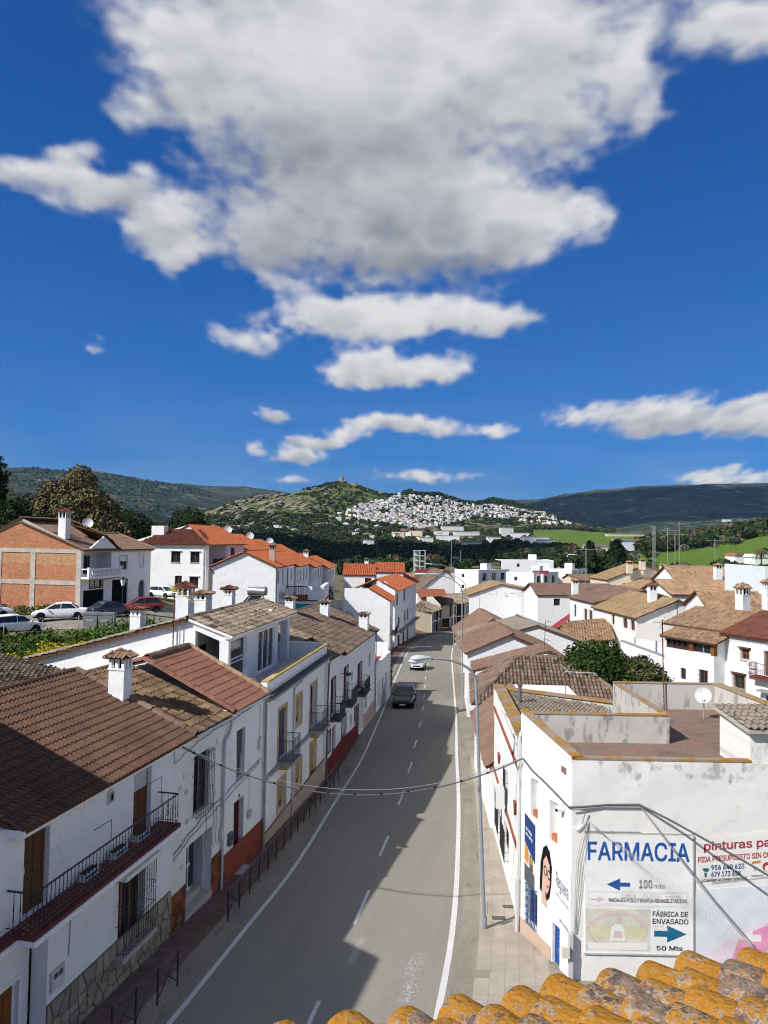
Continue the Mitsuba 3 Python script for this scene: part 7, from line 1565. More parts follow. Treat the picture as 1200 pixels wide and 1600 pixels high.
# ------------------------------------------------------------------ cars
def car(label, x, y, z, yaw, body, kind='saloon', L=4.4, W=1.78, H=1.46, name='parked_car', door_open=False):
    t = thing(name, label, 'car')
    c, s = math.cos(yaw), math.sin(yaw); tilt = 0
    def X(v):
        v = np.asarray(v, float); return np.stack([x + c * v[:, 0] - s * v[:, 1], y + s * v[:, 0] + c * v[:, 1], z + v[:, 2]], 1)
    # stations along the car, front at +x: bonnet height, roof height (0 = no cabin), width factor
    h = L / 2
    if kind == 'suv': st = [(-h, .55, .95, .80), (-h + .06, .48, 1.02, .90), (-h + .5, .4, 1.05, .97), (-h + 1.2, .38, 1.06, 1), (0, .36, 1.04, 1), (.55, .36, 1.04, 1), (1.05, .37, 1.04, 1), (1.6, .42, .98, .97), (h - .25, .48, .88, .90), (h - .04, .5, .80, .82), (h, .52, .72, .76)]; cab = [(-h + .18, 1.06, .84), (-h + .5, H - .05, .74), (-.3, H, .74), (.45, H - .04, .72), (1.15, 1.05, .86)]
    elif kind == 'hatch': st = [(-h, .5, .88, .82), (-h + .06, .42, .92, .92), (-h + .5, .34, .95, .98), (-h + 1.2, .3, .95, 1), (0, .28, .94, 1), (.5, .28, .93, 1), (1.0, .29, .93, 1), (1.5, .32, .88, .97), (h - .25, .36, .76, .90), (h - .04, .4, .66, .82), (h, .44, .6, .74)]; cab = [(-h + .12, .96, .84), (-h + .6, H - .06, .72), (-.3, H, .72), (.35, H - .06, .70), (1.15, .94, .84)]
    else: st = [(-h, .5, .92, .80), (-h + .06, .42, .96, .90), (-h + .5, .34, .98, .97), (-h + 1.1, .3, .97, 1), (0, .28, .93, 1), (.5, .28, .92, 1), (1.0, .29, .92, 1), (1.5, .32, .86, .97), (h - .25, .36, .74, .90), (h - .04, .4, .64, .80), (h, .44, .58, .72)]; cab = [(-h + .72, .98, .84), (-h + 1.35, H - .04, .72), (-.25, H, .72), (.4, H - .07, .70), (1.25, .93, .84)]
    v = []; hw = W / 2
    for (px, lo, hi, k) in st:
        w = hw * k
        v += [(px, -w * .9, lo), (px, -w, lo + .12), (px, -w, (lo + hi) / 2 + .08), (px, -w * .93, hi - .03), (px, -w * .6, hi + .015), (px, w * .6, hi + .015), (px, w * .93, hi - .03), (px, w, (lo + hi) / 2 + .08), (px, w, lo + .12), (px, w * .9, lo)]
    n = 10; f = [[i * n + j, i * n + (j + 1) % n, (i + 1) * n + (j + 1) % n, (i + 1) * n + j] for i in range(len(st) - 1) for j in range(n)]
    f += [[0, j, j + 1, j + 1] for j in range(1, n - 1)] + [[(len(st) - 1) * n, (len(st) - 1) * n + j, (len(st) - 1) * n + j + 1, (len(st) - 1) * n + j + 1] for j in range(1, n - 1)]
    MB().raw(X(v), f, body, .05).put('body', t, 'carpaint', smooth=40)
    # cabin: roof and pillars in body colour, glass set into it
    q = []
    for (px, zz, k) in cab: q += [(px, -hw * k, zz), (px, hw * k, zz)]
    f = [[2, 4, 5, 3], [4, 6, 7, 5]]
    rv = X(q); th_ = MB().raw(rv, f, body, .05)
    bl = [(cab[0][0], -hw * .9, cab[0][1] - .02), (cab[4][0], -hw * .9, cab[4][1] - .02)]
    for sgn in (-1, 1):
        e = lambda i, dz=0: X([(cab[i][0], sgn * hw * cab[i][2], cab[i][1] + dz)])[0]
        def bar(a, b, r=.035): th_.tube([a, b], r, body, 5, .05)
        for i in range(4): bar(e(i), e(i + 1), .045)
        bar(e(0), X([(cab[4][0], sgn * hw * .86, cab[4][1])])[0], .04); mid = X([(-.15, sgn * hw * .735, H - .03)])[0], X([(-.1, sgn * hw * .88, cab[4][1])])[0]; bar(*mid, .03)
    th_.put('roof', t, 'carpaint')
    g = key('windows', t)
    def pane(nm, pts): MB().raw(X(pts), [[0, 1, 2, 3]], 'black').put(nm, g, 'pane')
    a, b, c_, d_, e_ = cab
    pane('windscreen', [(d_[0], -hw * d_[2] * .96, d_[1] - .01), (d_[0], hw * d_[2] * .96, d_[1] - .01), (e_[0], hw * e_[2] * .96, e_[1]), (e_[0], -hw * e_[2] * .96, e_[1])])
    pane('rear_window', [(b[0], -hw * b[2] * .96, b[1] - .01), (b[0], hw * b[2] * .96, b[1] - .01), (a[0], hw * a[2] * .96, a[1]), (a[0], -hw * a[2] * .96, a[1])])
    for sgn in (-1, 1):
        MB().raw(X([(a[0], sgn * hw * a[2], a[1]), (b[0], sgn * hw * b[2], b[1]), (c_[0], sgn * hw * c_[2], c_[1] - .01), (d_[0], sgn * hw * d_[2], d_[1] - .01), (e_[0], sgn * hw * e_[2], e_[1])]), [[0, 1, 2], [0, 2, 3], [0, 3, 4]], 'black').put('side_window', g, 'pane')
    R = .33 if kind != 'suv' else .37
    for px in (h - .82, -h + .80):
        for sgn in (-1, 1):
            w = key('wheel', t); A = lambda yy, r, k=20: [(px + r * math.cos(u), yy, R + r * math.sin(u)) for u in np.linspace(0, 2 * math.pi, k + 1)[:-1]]
            y0, y1 = sgn * (hw - .20), sgn * (hw + .005)
            vv = A(y0, R) + A(y1, R) + A(y1, R * .66) + A(y0, R * .66)
            ff = [[i * 20 + j, i * 20 + (j + 1) % 20, ((i + 1) % 4) * 20 + (j + 1) % 20, ((i + 1) % 4) * 20 + j] for i in range(4) for j in range(20)]
            MB().raw(X(vv), ff, 'tyre').put('tyre', w); rim = MB()
            yr = sgn * (hw - .02)
            for k in range(5):
                u = k * 2 * math.pi / 5; rim.raw(X([(px + .05 * math.cos(u + 1.5), yr, R + .05 * math.sin(u + 1.5)), (px + .05 * math.cos(u - 1.5), yr, R + .05 * math.sin(u - 1.5)), (px + R * .66 * math.cos(u - .28), yr, R + R * .66 * math.sin(u - .28)), (px + R * .66 * math.cos(u + .28), yr, R + R * .66 * math.sin(u + .28))]), [[0, 1, 2, 3]], 'alu')
            rim.raw(X(A(sgn * (hw - .06), R * .66)), [[0, j, j + 1] for j in range(1, 19)], 'black').put('rim', w, 'satin')
            MB().raw(X([(px + (R + .06) * math.cos(u), sgn * (hw * .995 + .003), R + (R + .06) * math.sin(u)) for u in np.linspace(-.25, math.pi + .25, 15)]), [[0, j, j + 1] for j in range(1, 14)], 'black').put('wheel_arch', t)
    for sgn in (-1, 1):
        zf = st[-2][2] - .06
        MB().raw(X([(h - .02, sgn * hw * .50, zf - .12), (h - .14, sgn * hw * .84, zf - .08), (h - .30, sgn * hw * .90, zf + .07), (h - .06, sgn * hw * .52, zf + .03)]) + [0, 0, .012], [[0, 1, 2, 3]], 'lamp_glass').put('headlight', t, 'satin')
        zr_ = st[1][2] - .12
        MB().raw(X([(-h - .006, sgn * hw * .46, zr_ - .10), (-h + .05, sgn * hw * .90, zr_ - .14), (-h + .16, sgn * hw * .97, zr_ + .06), (-h - .002, sgn * hw * .50, zr_ + .04)]), [[0, 1, 2, 3]], 'taillight').put('tail_light', t, 'satin')
        MB().tm(trimesh.creation.icosphere(1, .5).apply_transform(np.diag([.16, .22, .14, 1])), body, .05).put('mirror_tmp', t) if False else None
        mm = trimesh.creation.box((.12, .2, .13)); mm.apply_translation((cab[4][0] - .28, sgn * (hw + .07), cab[4][1] + .06)); MB().raw(X(mm.vertices), mm.faces, body, .05).put('mirror', t, 'carpaint')
    MB().raw(X([(h + .008, -hw * .5, .52), (h + .008, hw * .5, .52), (h + .008, hw * .5, .68), (h + .008, -hw * .5, .68)]), [[0, 1, 2, 3]], 'black').put('grille', t, 'satin')
    MB().raw(X([(h + .02, -.26, .40), (h + .02, .26, .40), (h + .02, .26, .51), (h + .02, -.26, .51)]), [[0, 1, 2, 3]], 'plate').put('number_plate', t); MB().raw(X([(-h - .02, -.26, .58), (-h - .02, .26, .58), (-h - .02, .26, .69), (-h - .02, -.26, .69)]), [[0, 1, 2, 3]], 'plate').put('number_plate', t)
    MB().raw(X([(-h + .1, -hw * .8, .2), (-h + .1, hw * .8, .2), (h - .1, hw * .8, .2), (h - .1, -hw * .8, .2)]), [[0, 1, 2, 3]], 'black').put('underbody', t)
    if door_open:
        d = MB().raw(X([(-.05 + .0, hw, .35), (-.05 + .75, hw + .75, .35), (-.05 + .75, hw + .75, .95), (-.05, hw, .95)]), [[0, 1, 2, 3]], body, .05); d.put('open_door', t, 'carpaint')
        MB().raw(X([(-.05, hw * .98, .95), (.7, hw + .72, .95), (.55, hw + .5, 1.35), (.05, hw * .9, 1.38)]), [[0, 1, 2, 3]], 'black').put('open_door_window', t, 'pane')
    return t


yr = math.atan2(20.4, 2.6 + .5)
car('dark four-wheel-drive car driving towards the viewer on the shaded lane', 2.15, 67.6, zroad(0, 66.5) + .02, yr + math.pi + .03, 'carblack', 'suv', 4.5, 1.86, 1.74, 'moving_car')
car('silver saloon car driving towards the viewer, farther down the street', 4.75, 96.5, zroad(0, 95.0) + .02, yr + math.pi + .02, 'carsilver', 'saloon', 4.4, 1.8, 1.46, 'moving_car')
gz = lambda x, y: float(zterrain(np.array([x]), np.array([y]))[0])
lot = lambda x, y: max(gz(x + a, y + b) for a in (-1.6, 0, 1.6) for b in (-1.6, 0, 1.6)) + .02
car('white saloon parked in front of the brick gable', -29.2, 67, lot(-29.2, 67), math.pi + .32, 'carwhite', 'saloon', 4.6, 1.8, 1.47)
car('white hatchback with its side door open at the lower left edge of the lot', -29.0, 58.5, lot(-29, 58.5), math.pi * .5 - .75, 'carwhite', 'hatch', 4.1, 1.75, 1.5, door_open=True)
car('silver car mostly cut off by the left edge', -35.2, 66, lot(-35.2, 66), .4, 'carsilver', 'hatch', 4.2, 1.75, 1.5)
car('dark blue saloon parked in front of the grey garage door', -25.6, 69.5, lot(-25.6, 69.5), .9, 'carblue', 'saloon', 4.4, 1.76, 1.45)
car('red car parked behind the low chimney', -24.2, 74.5, lot(-24.2, 74.5), math.pi + .5, 'carred', 'hatch', 4.0, 1.74, 1.5)
car('white car parked before the three-storey white house', -28.9, 97.2, lot(-28.9, 97.2), -.5, 'carwhite', 'hatch', 4.1, 1.76, 1.5)
car('dark grey car parked behind the yellow aerial', -20.3, 91.5, lot(-20.3, 91.5), -1.4, 'cargrey', 'suv', 4.3, 1.8, 1.65)
bn_ = thing('waste_container', 'large dark grey waste container on the lot beside the parked cars', 'waste container')
zb_ = gz(-24.3, 61) + .03
for i in range(2):
    x = -24.9 + i * 1.25; f = Fr((x, 61.5), (1, 0)); k = 'body'
    MB(f).prism([(.08, zb_ - .1), (1.12, zb_ - .1), (1.2, zb_ + 1.05), (0, zb_ + 1.05)], -1.0, 0, 'plastic_grey').put('body', bn_, 'satin'); MB(f).prism([(-.03, zb_ + 1.06), (1.23, zb_ + 1.06), (1.15, zb_ + 1.22), (.05, zb_ + 1.22)], -1.05, .05, 'plastic_grey').put('lid', bn_, 'satin')
    MB(f).box(.3, .9, .0, .03, zb_ + .5, zb_ + .7, 'grey').put('sticker', bn_)
lm = thing('old_street_lamp', 'old-fashioned lantern lamp post beside the waste container', 'street lamp')
MB().tube([(-23.4, 66.5, 2.5), (-23.4, 66.5, 3.2), (-23.4, 66.5, 3.3), (-23.4, 66.5, 6.6)], [.09, .09, .05, .04], 'iron', 8).put('post', lm, 'satin', smooth=True)
MB().tube([(-23.4, 66.5, 6.6), (-23.4, 66.5, 7.15)], [.14, .24], 'lamp_glass', 6).put('glass', lm, 'satin'); MB().tube([(-23.4, 66.5, 7.15), (-23.4, 66.5, 7.2), (-23.4, 66.5, 7.42)], [.30, .28, .03], 'iron', 6).put('cap', lm, 'satin')
fe = thing('post_fence', 'row of thin pale posts with wire along the weedy slope', 'fence')
for i in range(9):
    q = np.array([-30 + i * 2.1, 53 + i * 1.6]); zz = gz(*q); MB().tube([(q[0], q[1], zz - .2), (q[0], q[1], zz + 1.5)], .035, 'lightgrey', 5).put('post', fe)
pts = [(-30 + i * 2.1, 53 + i * 1.6, gz(-30 + i * 2.1, 53 + i * 1.6) + 1.3) for i in range(9)]
MB().tube(pts, .012, 'grey', 4).put('wire', fe)
sg_ = thing('road_sign', 'small triangular white road sign at the bend by the green shrub', 'road sign')
MB().tube([(.9, 82, -5), (.9, 82, -2.9)], .04, 'grey', 6).put('post', sg_); f = Fr((.9, 82), (1, 0)); MB(f).prism([(-.4, -2.7), (.4, -2.7), (0, -1.95)], .05, .08, 'signred').prism([(-.28, -2.63), (.28, -2.63), (0, -2.1)], .08, .09, 'white').put('plate', sg_)

# ------------------------------------------------------------------ vegetation near by
ws = thing('weed_patch', 'green weeds and yellow flowers on the sloping plot below the parked cars', 'weeds')
def scatter(n, fn): 
    out = []
    while len(out) < n:
        q = fn()
        if q is not None: out.append(q)
    return np.array(out)


def weed_spot():
    x, y = rng.uniform(-30, -12), rng.uniform(36, 64)
    return (x, y) if -.62 * y < x < -.20 * y and not (x < -22 and y > 57) else None


del labels[ws]
xy = scatter(420, weed_spot); z = zterrain(xy[:, 0], xy[:, 1])
labels[foliage(None, [(x, y, q + .25, rng.uniform(.4, 1.0), rng.uniform(.4, 1.0), rng.uniform(.3, .8)) for (x, y), q in zip(xy, z)], 26000, .12, 'leaf_mid', name='weeds', cols=['leaf_light', 'leaf_mid', 'grass', 'leaf_mid'])] = {'label': 'green weeds on the sloping plot below the parked cars', 'category': 'weeds', 'kind': 'stuff'}
xy = scatter(60, lambda: (lambda x, y: (x, y))(rng.uniform(-23, -15.5), rng.uniform(43, 50))); z = zterrain(xy[:, 0], xy[:, 1])
labels[foliage(None, [(x, y, q + .8, .5, .5, .25) for (x, y), q in zip(xy, z)], 2600, .07, 'leaf_yellow', name='yellow_flowers')] = {'label': 'yellow flowers among the weeds on the sloping plot', 'category': 'flowers', 'kind': 'stuff'}
xy = scatter(90, lambda: (lambda x, y: (x, y))(rng.uniform(-52, -31.5), rng.uniform(72.5, 75.5))); z = zterrain(xy[:, 0], xy[:, 1])
labels[foliage(None, [(x, y, q + .3, .8, .6, .6) for (x, y), q in zip(xy, z)], 5000, .14, 'leaf_mid', name='dry_grass', cols=['leaf_olive', 'grass', 'leaf_brown'])] = {'label': 'dry grass along the foot of the brick gable', 'category': 'grass', 'kind': 'stuff'}


def tree(label, x, y, z, blobs, n, size, cols, trunk_r=.2, name='tree', group=None, cat='tree', limbs=5):
    t = thing(name, label, cat, group)
    bl = [(x + b[0], y + b[1], z + b[2], b[3], b[4], b[5]) for b in blobs]
    m = MB(); base = np.array([x, y, z - .3]); fork = base + [0, 0, max(.5, min(b[2] for b in blobs) * .7)]
    m.tube([base, base + (fork - base) * .5, fork], [trunk_r * 1.3, trunk_r, trunk_r * .85], 'trunk', 7)
    for b in bl[:limbs]:
        c = np.array(b[:3]); m.tube([fork, fork + (c - fork) * .55 + rng.normal(0, .1 * b[3], 3), c + [0, 0, b[5] * .4]], [trunk_r * .6, trunk_r * .4, trunk_r * .12], 'trunk', 5)
    m.put('trunk', t)
    foliage(t, bl, n, size, cols[0], cols=cols)
    return t


tree('dense citrus tree with yellow-green leaves behind the grey terrace', 13.9, 48.5, -1.0, [(0, 0, 3.4, 2.2, 2.0, 2.3), (-.7, -.2, 4.3, 1.4, 1.4, 1.4), (.9, .1, 4.2, 1.4, 1.3, 1.3), (-1.2, 0, 2.6, 1.3, 1.2, 1.5), (1.5, -.3, 2.8, 1.4, 1.3, 1.5), (0, -1, 2.4, 1.6, 1.2, 1.5)], 15000, .12, ['leaf_dark', 'leaf_mid', 'leaf_mid', 'leaf_light'])
tree('olive-green spreading tree right of the dense citrus tree', 16.9, 48.2, -1.1, [(0, 0, 3.2, 1.7, 1.6, 1.6), (.9, 0, 3.0, 1.2, 1.1, 1.2), (-.8, .2, 3.9, 1.1, 1.1, 1.0), (.1, .2, 4.2, .8, .8, .8), (1.4, -.2, 2.5, 1.0, 1.0, 1.1)], 6000, .12, ['leaf_dark', 'leaf_olive', 'leaf_mid'])
for k in range(1): pass
sh = thing('leafy_shrub', 'green shrub on the pavement edge between the low white house and the blank white wall', 'shrub'); foliage(sh, [(.2, 77.5, -2.6, 1.0, 2.0, 1.9), (.0, 80, -2.4, 1.1, 1.6, 2.2), (.3, 75.5, -3.3, .8, 1.2, 1.2)], 2600, .16, 'leaf_mid', cols=['leaf_mid', 'leaf_dark', 'leaf_olive'])
tree('round dark tree in front of the white flats', 38.6, 163, -9.5, [(0, 0, 6.5, 4.2, 4, 4.2), (2.5, 0, 7.5, 3, 3, 3), (-2, 0, 4.5, 3, 3, 3)], 5000, .3, ['leaf_dark', 'leaf_mid'])
for i, (x, d, h_) in enumerate([(27.9, 120, 2.4), (30.2, 118, 2.0), (28.9, 92, 2.6)]): tree(['small clipped round tree left of the parked awnings', 'second small clipped round tree by the awnings', 'dark bush below the tall blank wall'][i], x - 1.5, d, -6.2, [(0, 0, 3.2, 1.2, 1.2, 1.1)], 700, .22, ['leaf_dark', 'leaf_mid'])
# big trees behind the brick-gabled house
E_ = ['leaf_euca', 'leaf_olive', 'leaf_euca', 'leaf_euca']
tree('tall eucalyptus with a broad bronze-green crown behind the brick-gabled house', -50.5, 120, 3, [(0, 0, 12.4, 4.2, 4, 4.6), (-4.6, 0, 10.8, 3.4, 3.4, 3.6), (4.8, 0, 10.6, 3.4, 3.4, 3.8), (.8, 0, 17.0, 2.8, 2.8, 2.6), (-3.4, 0, 14.8, 2.6, 2.6, 2.2), (6.5, 0, 8.0, 3.4, 3.2, 3.2), (-6.5, 0, 9, 2.8, 2.8, 3.0), (2.8, -1, 13.8, 3.2, 3, 2.4)], 17000, .30, E_, .5)
tree('round dark tree between the brick-gabled house and the three-storey white house', -45.6, 132, 3, [(0, 0, 8, 4.6, 4.4, 4.8), (-3, 0, 7, 3.6, 3.5, 3.8), (3, 0, 7.4, 3.4, 3.4, 3.6)], 12000, .28, ['leaf_dark', 'leaf_dark', 'leaf_mid'], .4)
tree('dark tall tree at the left edge of the picture', -64.5, 118, 4, [(0, 0, 15, 3.6, 3.5, 6.5), (-3, 0, 10, 4.5, 4, 5)], 11000, .3, ['leaf_dark'], .4)
for i, (x, y, r) in enumerate([(-60, 126, 5.0), (-67, 132, 5.5), (-55.5, 138, 5.0), (-72, 120, 5.5), (-40, 150, 4.2), (-57, 112, 3.6)]):
    tree('dark evergreen tree behind the brick-gabled house, below the eucalyptus crown', x, y, 3.5, [(0, 0, 9.2, r, r * .9, r * 1.1), (r * .5, 0, 7.6, r * .7, r * .7, r), (-r * .5, 0, 6.8, r * .7, r * .7, r), (0, 0, 3.5, r * .9, r * .9, r * .7)], 8000, .3, ['leaf_dark', 'leaf_dark', 'leaf_mid'], .3, group='dark evergreens behind the brick-gabled house')

# ------------------------------------------------------------------ the valley beyond the village: woods, fields, far houses
def tree_mesh(n, seed, kind='round'):
    r = np.random.default_rng(seed)
    d = r.normal(size=(n, 3)); d /= np.linalg.norm(d, axis=1, keepdims=True)
    rad = r.uniform(.5, 1, n)[:, None] ** .5 * (.75 + .5 * meshkit.fbm(d * 2.1 + seed, 3, 2))[:, None]
    sc = {'round': (.52, .52, .42), 'tall': (.26, .26, .52), 'flat': (.6, .6, .32)}[kind]
    c = d * rad * sc + [0, 0, .56]
    if kind == 'tall': c[:, :2] *= (1.15 - .8 * c[:, 2:3])
    nr = d + r.normal(0, .6, (n, 3)); nr /= np.linalg.norm(nr, axis=1, keepdims=True)
    a = np.cross(nr, r.normal(size=(n, 3))); a /= np.linalg.norm(a, axis=1, keepdims=True); b = np.cross(nr, a); s = .13 * r.uniform(.7, 1.3, (n, 1)) * (100 / n) ** .25
    v = np.stack([c - a * s, c - b * s * .8, c + a * s, c + b * s * .8], 1).reshape(-1, 3)
    return v, np.arange(4 * n).reshape(-1, 4), np.repeat(np.clip(r.normal(.5, .17, n), .08, 1), 4)


PROTO = {k: [tree_mesh(52, 10 * i + s, k) for s in range(5)] for i, k in enumerate(('round', 'tall', 'flat'))}
PROTO_HI = {k: [tree_mesh(260, 10 * i + s, k) for s in range(4)] for i, k in enumerate(('round', 'tall', 'flat'))}


def add_tree(m, x, y, z, h, col, kind='round', hi=False):
    v, f, tone = (PROTO_HI if hi else PROTO)[kind][rng.integers(4)]
    a = rng.uniform(0, 6.28); c, s = math.cos(a), math.sin(a); w = h * rng.uniform(.85, 1.25)
    q = np.stack([x + w * (c * v[:, 0] - s * v[:, 1]), y + w * (s * v[:, 0] + c * v[:, 1]), z + h * v[:, 2] - h * .08], 1)
    m.raw(q, f, np.stack([np.full(len(v), PI_[col] + .5), tone * rng.uniform(.75, 1.25)], 1))


def in_fan(px0, px1, d0, d1):
    d = math.sqrt(rng.uniform(d0 ** 2, d1 ** 2)); return (rng.uniform(px0, px1) - 600) / 1150 * d, d


# single trees that can be told apart, the nearest of the valley
def free(x, y):
    a, r = x / y, math.hypot(x, y)
    if a > .33 and 250 < r < 620: return False
    if .20 < a < .42 and 900 < r < 1500: return False
    return True


spots = []
while len(spots) < 210:
    x, y = in_fan(250, 1190, 235, 620)
    if not free(x, y) or abs(x - 20) < 8 and y < 395 or min([math.hypot(x - p[0], y - p[1]) for p in spots] or [99]) < 7: continue
    if 14 < x < 66 and y < 330 or (x < 20 and y < 330 and x > -25) or (14 < x < 34 and y < 396): continue
    spots.append((x, y))
zs = zterrain(*np.array(spots).T)
WORDS = {'leaf_dark': 'dark evergreen tree in the valley wood beyond the village', 'leaf_mid': 'mid-green tree in the valley wood beyond the village', 'leaf_olive': 'olive-green tree in the valley wood beyond the village', 'leaf_brown': 'brown-leaved poplar in the valley beyond the village', 'leaf_bare': 'bare pale tree in the valley beyond the village'}
for (x, y), z in zip(spots, zs):
    c = rng.choice(['leaf_dark', 'leaf_mid', 'leaf_olive', 'leaf_brown', 'leaf_bare'], p=[.52, .24, .12, .07, .05])
    m = MB(); h = rng.uniform(5, 10); add_tree(m, x, y, z, h, c, rng.choice(['round', 'tall', 'flat'], p=[.7, .12, .18]), hi=True)
    k = thing('valley_tree', WORDS[c], 'tree', WORDS[c].replace(' tree ', ' trees ').replace('poplar', 'poplars')); m.put('crown', k, 'leaf'); MB().tube([(x, y, z - .5), (x, y, z + h * .5)], h * .025, 'trunk', 5).put('trunk', k)
for i, (px, d, h) in enumerate([(921, 262, 13), (963, 275, 14.5)]):
    x = (px - 600) / 1150 * d; z = gz(x, d); m = MB()
    for q in range(3): add_tree(m, x + .15 * q, d, z, h, 'leaf_dark', 'tall', True)
    k = thing('cypress', ['dark cypress left of the green field', 'dark cypress nearer the green field'][i], 'tree'); m.put('crown', k, 'leaf')
for i, (px, d, z_, r) in enumerate([(1085, 200, 1.5, 7.0), (1180, 215, 4, 6), (1035, 215, -1, 5)]):
    x = (px - 600) / 1150 * d
    tree(['wide feathery green tree above the right-hand roofs', 'green tree at the right edge above the roofs', 'green bushy tree left of the feathery one above the roofs'][i], x, d, gz(x, d) - 1, [(0, 0, 5, r, r * .7, 3.2), (r * .6, 0, 5.6, r * .6, r * .5, 2.6), (-r * .6, 0, 4.6, r * .6, r * .5, 2.4)], 5000, .34, ['leaf_mid', 'leaf_olive', 'leaf_light'])


def hit(px, py):   # where a sight line first meets the terrain between 900 and 2400 m
    ds = np.arange(700, 2500, 6.0); X_ = (px - 600) / 1150 * ds; Z_ = 11 + (845 + (px - 600) * .016 - py) / 1150 * ds
    g_ = zterrain(X_, ds, False); i = np.argmax(g_ > Z_)
    return (X_[i], ds[i], g_[i]) if g_[i] > Z_[i] else None


def town_poly(px, py): return Polygon([(538, 804), (560, 792), (600, 781), (640, 775), (690, 777), (735, 790), (790, 793), (830, 800), (880, 810), (902, 820), (870, 822), (800, 812), (745, 806), (720, 815), (690, 822), (650, 828), (600, 818), (560, 812)]).contains(Point(px, py))


LARGE = [(622, 838, 22, 8, 'cream', 'roof_far'), (650, 836, 26, 8, 'cream', 'roof_far'), (706, 828, 46, 7, 'town_white', 'roof_far'), (690, 835, 30, 6, 'town_white', 'roof_grey'), (728, 836, 50, 6, 'town_white', 'roof_grey'), (700, 843, 44, 6, 'town_white', 'roof_grey'), (665, 845, 26, 5, 'town_white', 'roof_grey'), (738, 855, 34, 8, 'town_white', 'roof_grey'), (790, 838, 24, 15, 'town_white', 'roof_grey'), (812, 843, 30, 10, 'town_white', 'roof_grey'), (835, 848, 36, 8, 'town_white', 'roof_grey'), (852, 851, 24, 6, 'town_white', 'roof_grey'), (770, 848, 22, 9, 'town_white', 'roof_grey'), (578, 850, 18, 6, 'town_white', 'roof_grey')]
BUILD = []
for (px, py, w, _h, _c, _r) in LARGE:
    p = hit(px, py) or ((px - 600) / 1150 * 1050, 1050, 0); BUILD.append((p[0], p[1], w))


def wood(name, label, n, fan, hs, cols, cond=free, kinds=('round', 'round', 'flat')):
    m = MB(); pts = []
    while len(pts) < n:
        x, y = in_fan(*fan)
        if (cond is None or cond(x, y)) and not any(abs(x - b[0]) < b[2] / 2 + 5 and -70 < y - b[1] < 24 for b in BUILD): pts.append((x, y))
    z = zterrain(*np.array(pts).T)
    for (x, y), q in zip(pts, z): add_tree(m, x, y, q, rng.uniform(*hs), cols[rng.integers(len(cols))], kinds[rng.integers(len(kinds))])
    labels[m.put(name, None, 'leaf')] = {'label': label, 'category': 'wood', 'kind': 'stuff'}


wood('valley_wood', 'dark wood covering the valley floor below the white hill town', 1700, (230, 900, 560, 1180), (5, 10), ['leaf_dark', 'leaf_dark', 'leaf_dark', 'leaf_mid'])
wood('right_wood', 'mixed trees on the rise above the green field on the right', 620, (1000, 1330, 560, 950), (7, 13), ['leaf_dark', 'leaf_dark', 'leaf_mid', 'leaf_brown', 'leaf_olive'], cond=lambda x, y: x / y > .36 or y > 600)
wood('field_edge_trees', 'scattered trees and hedges round the fields on the right', 170, (860, 1230, 240, 620), (3, 7), ['leaf_dark', 'leaf_mid', 'leaf_olive', 'leaf_bare'], cond=lambda x, y: (meshkit.noise(np.array([x / 55, y / 55, 2.0]), 5) > .60) and not (x / y > .37 and 315 < y < 530))
wood('hill_foot_wood', 'trees and scrub on the lower slope of the castle hill', 1500, (280, 960, 1180, 1500), (6, 11), ['leaf_dark', 'leaf_dark', 'leaf_mid', 'leaf_olive'])
def scrubby(x, y):
    a = x / y
    return free(x, y) and (meshkit.fbm(np.array([x / 90, y / 90, 1.0]), 3, 6) > (.40 if a > -.10 else .55))
wood('hill_scrub', 'dark scrub and small trees on the castle hill', 2600, (270, 960, 1450, 2350), (4, 9), ['leaf_dark', 'leaf_mid', 'leaf_dark'], cond=scrubby)
wood('town_trees', 'dark trees and gardens between the white houses of the hill town', 420, (540, 930, 1350, 2150), (5, 9), ['leaf_dark', 'leaf_mid'], cond=lambda x, y: town_poly(600 + 1150 * x / y, 845 + (600 + 1150 * x / y - 600) * .016 - (gz(x, y) - 11) / y * 1150))
wood('crest_pines', 'dark pines on the crest right of the castle', 330, (630, 740, 2060, 2320), (9, 15), ['leaf_dark'], cond=None)
wood('knoll_trees', 'dark trees on the knoll right of the hill town', 260, (745, 850, 2150, 2420), (8, 14), ['leaf_dark', 'leaf_mid'], cond=None)
wood('mountain_scrub', 'dark scrub on the mountain slopes on the left', 1500, (-30, 330, 1500, 4600), (7, 15), ['leaf_dark', 'leaf_mid'], cond=lambda x, y: meshkit.fbm(np.array([x / 260, y / 260, 4.0]), 3, 7) > .46)
# rock outcrops of the castle hill
ro = MB()
for k in range(620):
    px = 285 + 240 * rng.beta(1.2, 2.0); x, y = (px - 600) / 1150, 0
    d = rng.uniform(1300, 2200); X_, Y_ = x * d, d
    if meshkit.noise(np.array([X_ / 130, Y_ / 130, 8.0]), 9) < .42: continue
    z = gz(X_, Y_); s = rng.uniform(3, 9)
    mm = trimesh.creation.icosphere(1, 1.0); vv = np.array(mm.vertices); vv *= (1 + .5 * (meshkit.noise(vv * 1.9 + k, k) - .5))[:, None] * np.array([s * rng.uniform(1, 2.2), s * .8, s * rng.uniform(.3, .6)]); vv[:, 2] += .45 * vv[:, 0]
    ro.raw(vv + [X_, Y_, z], mm.faces, 'rock', .9)
labels[ro.put('rock_outcrops', None, 'paint')] = {'label': 'tilted grey-brown rock outcrops on the left flank of the castle hill', 'category': 'rocks', 'kind': 'stuff'}

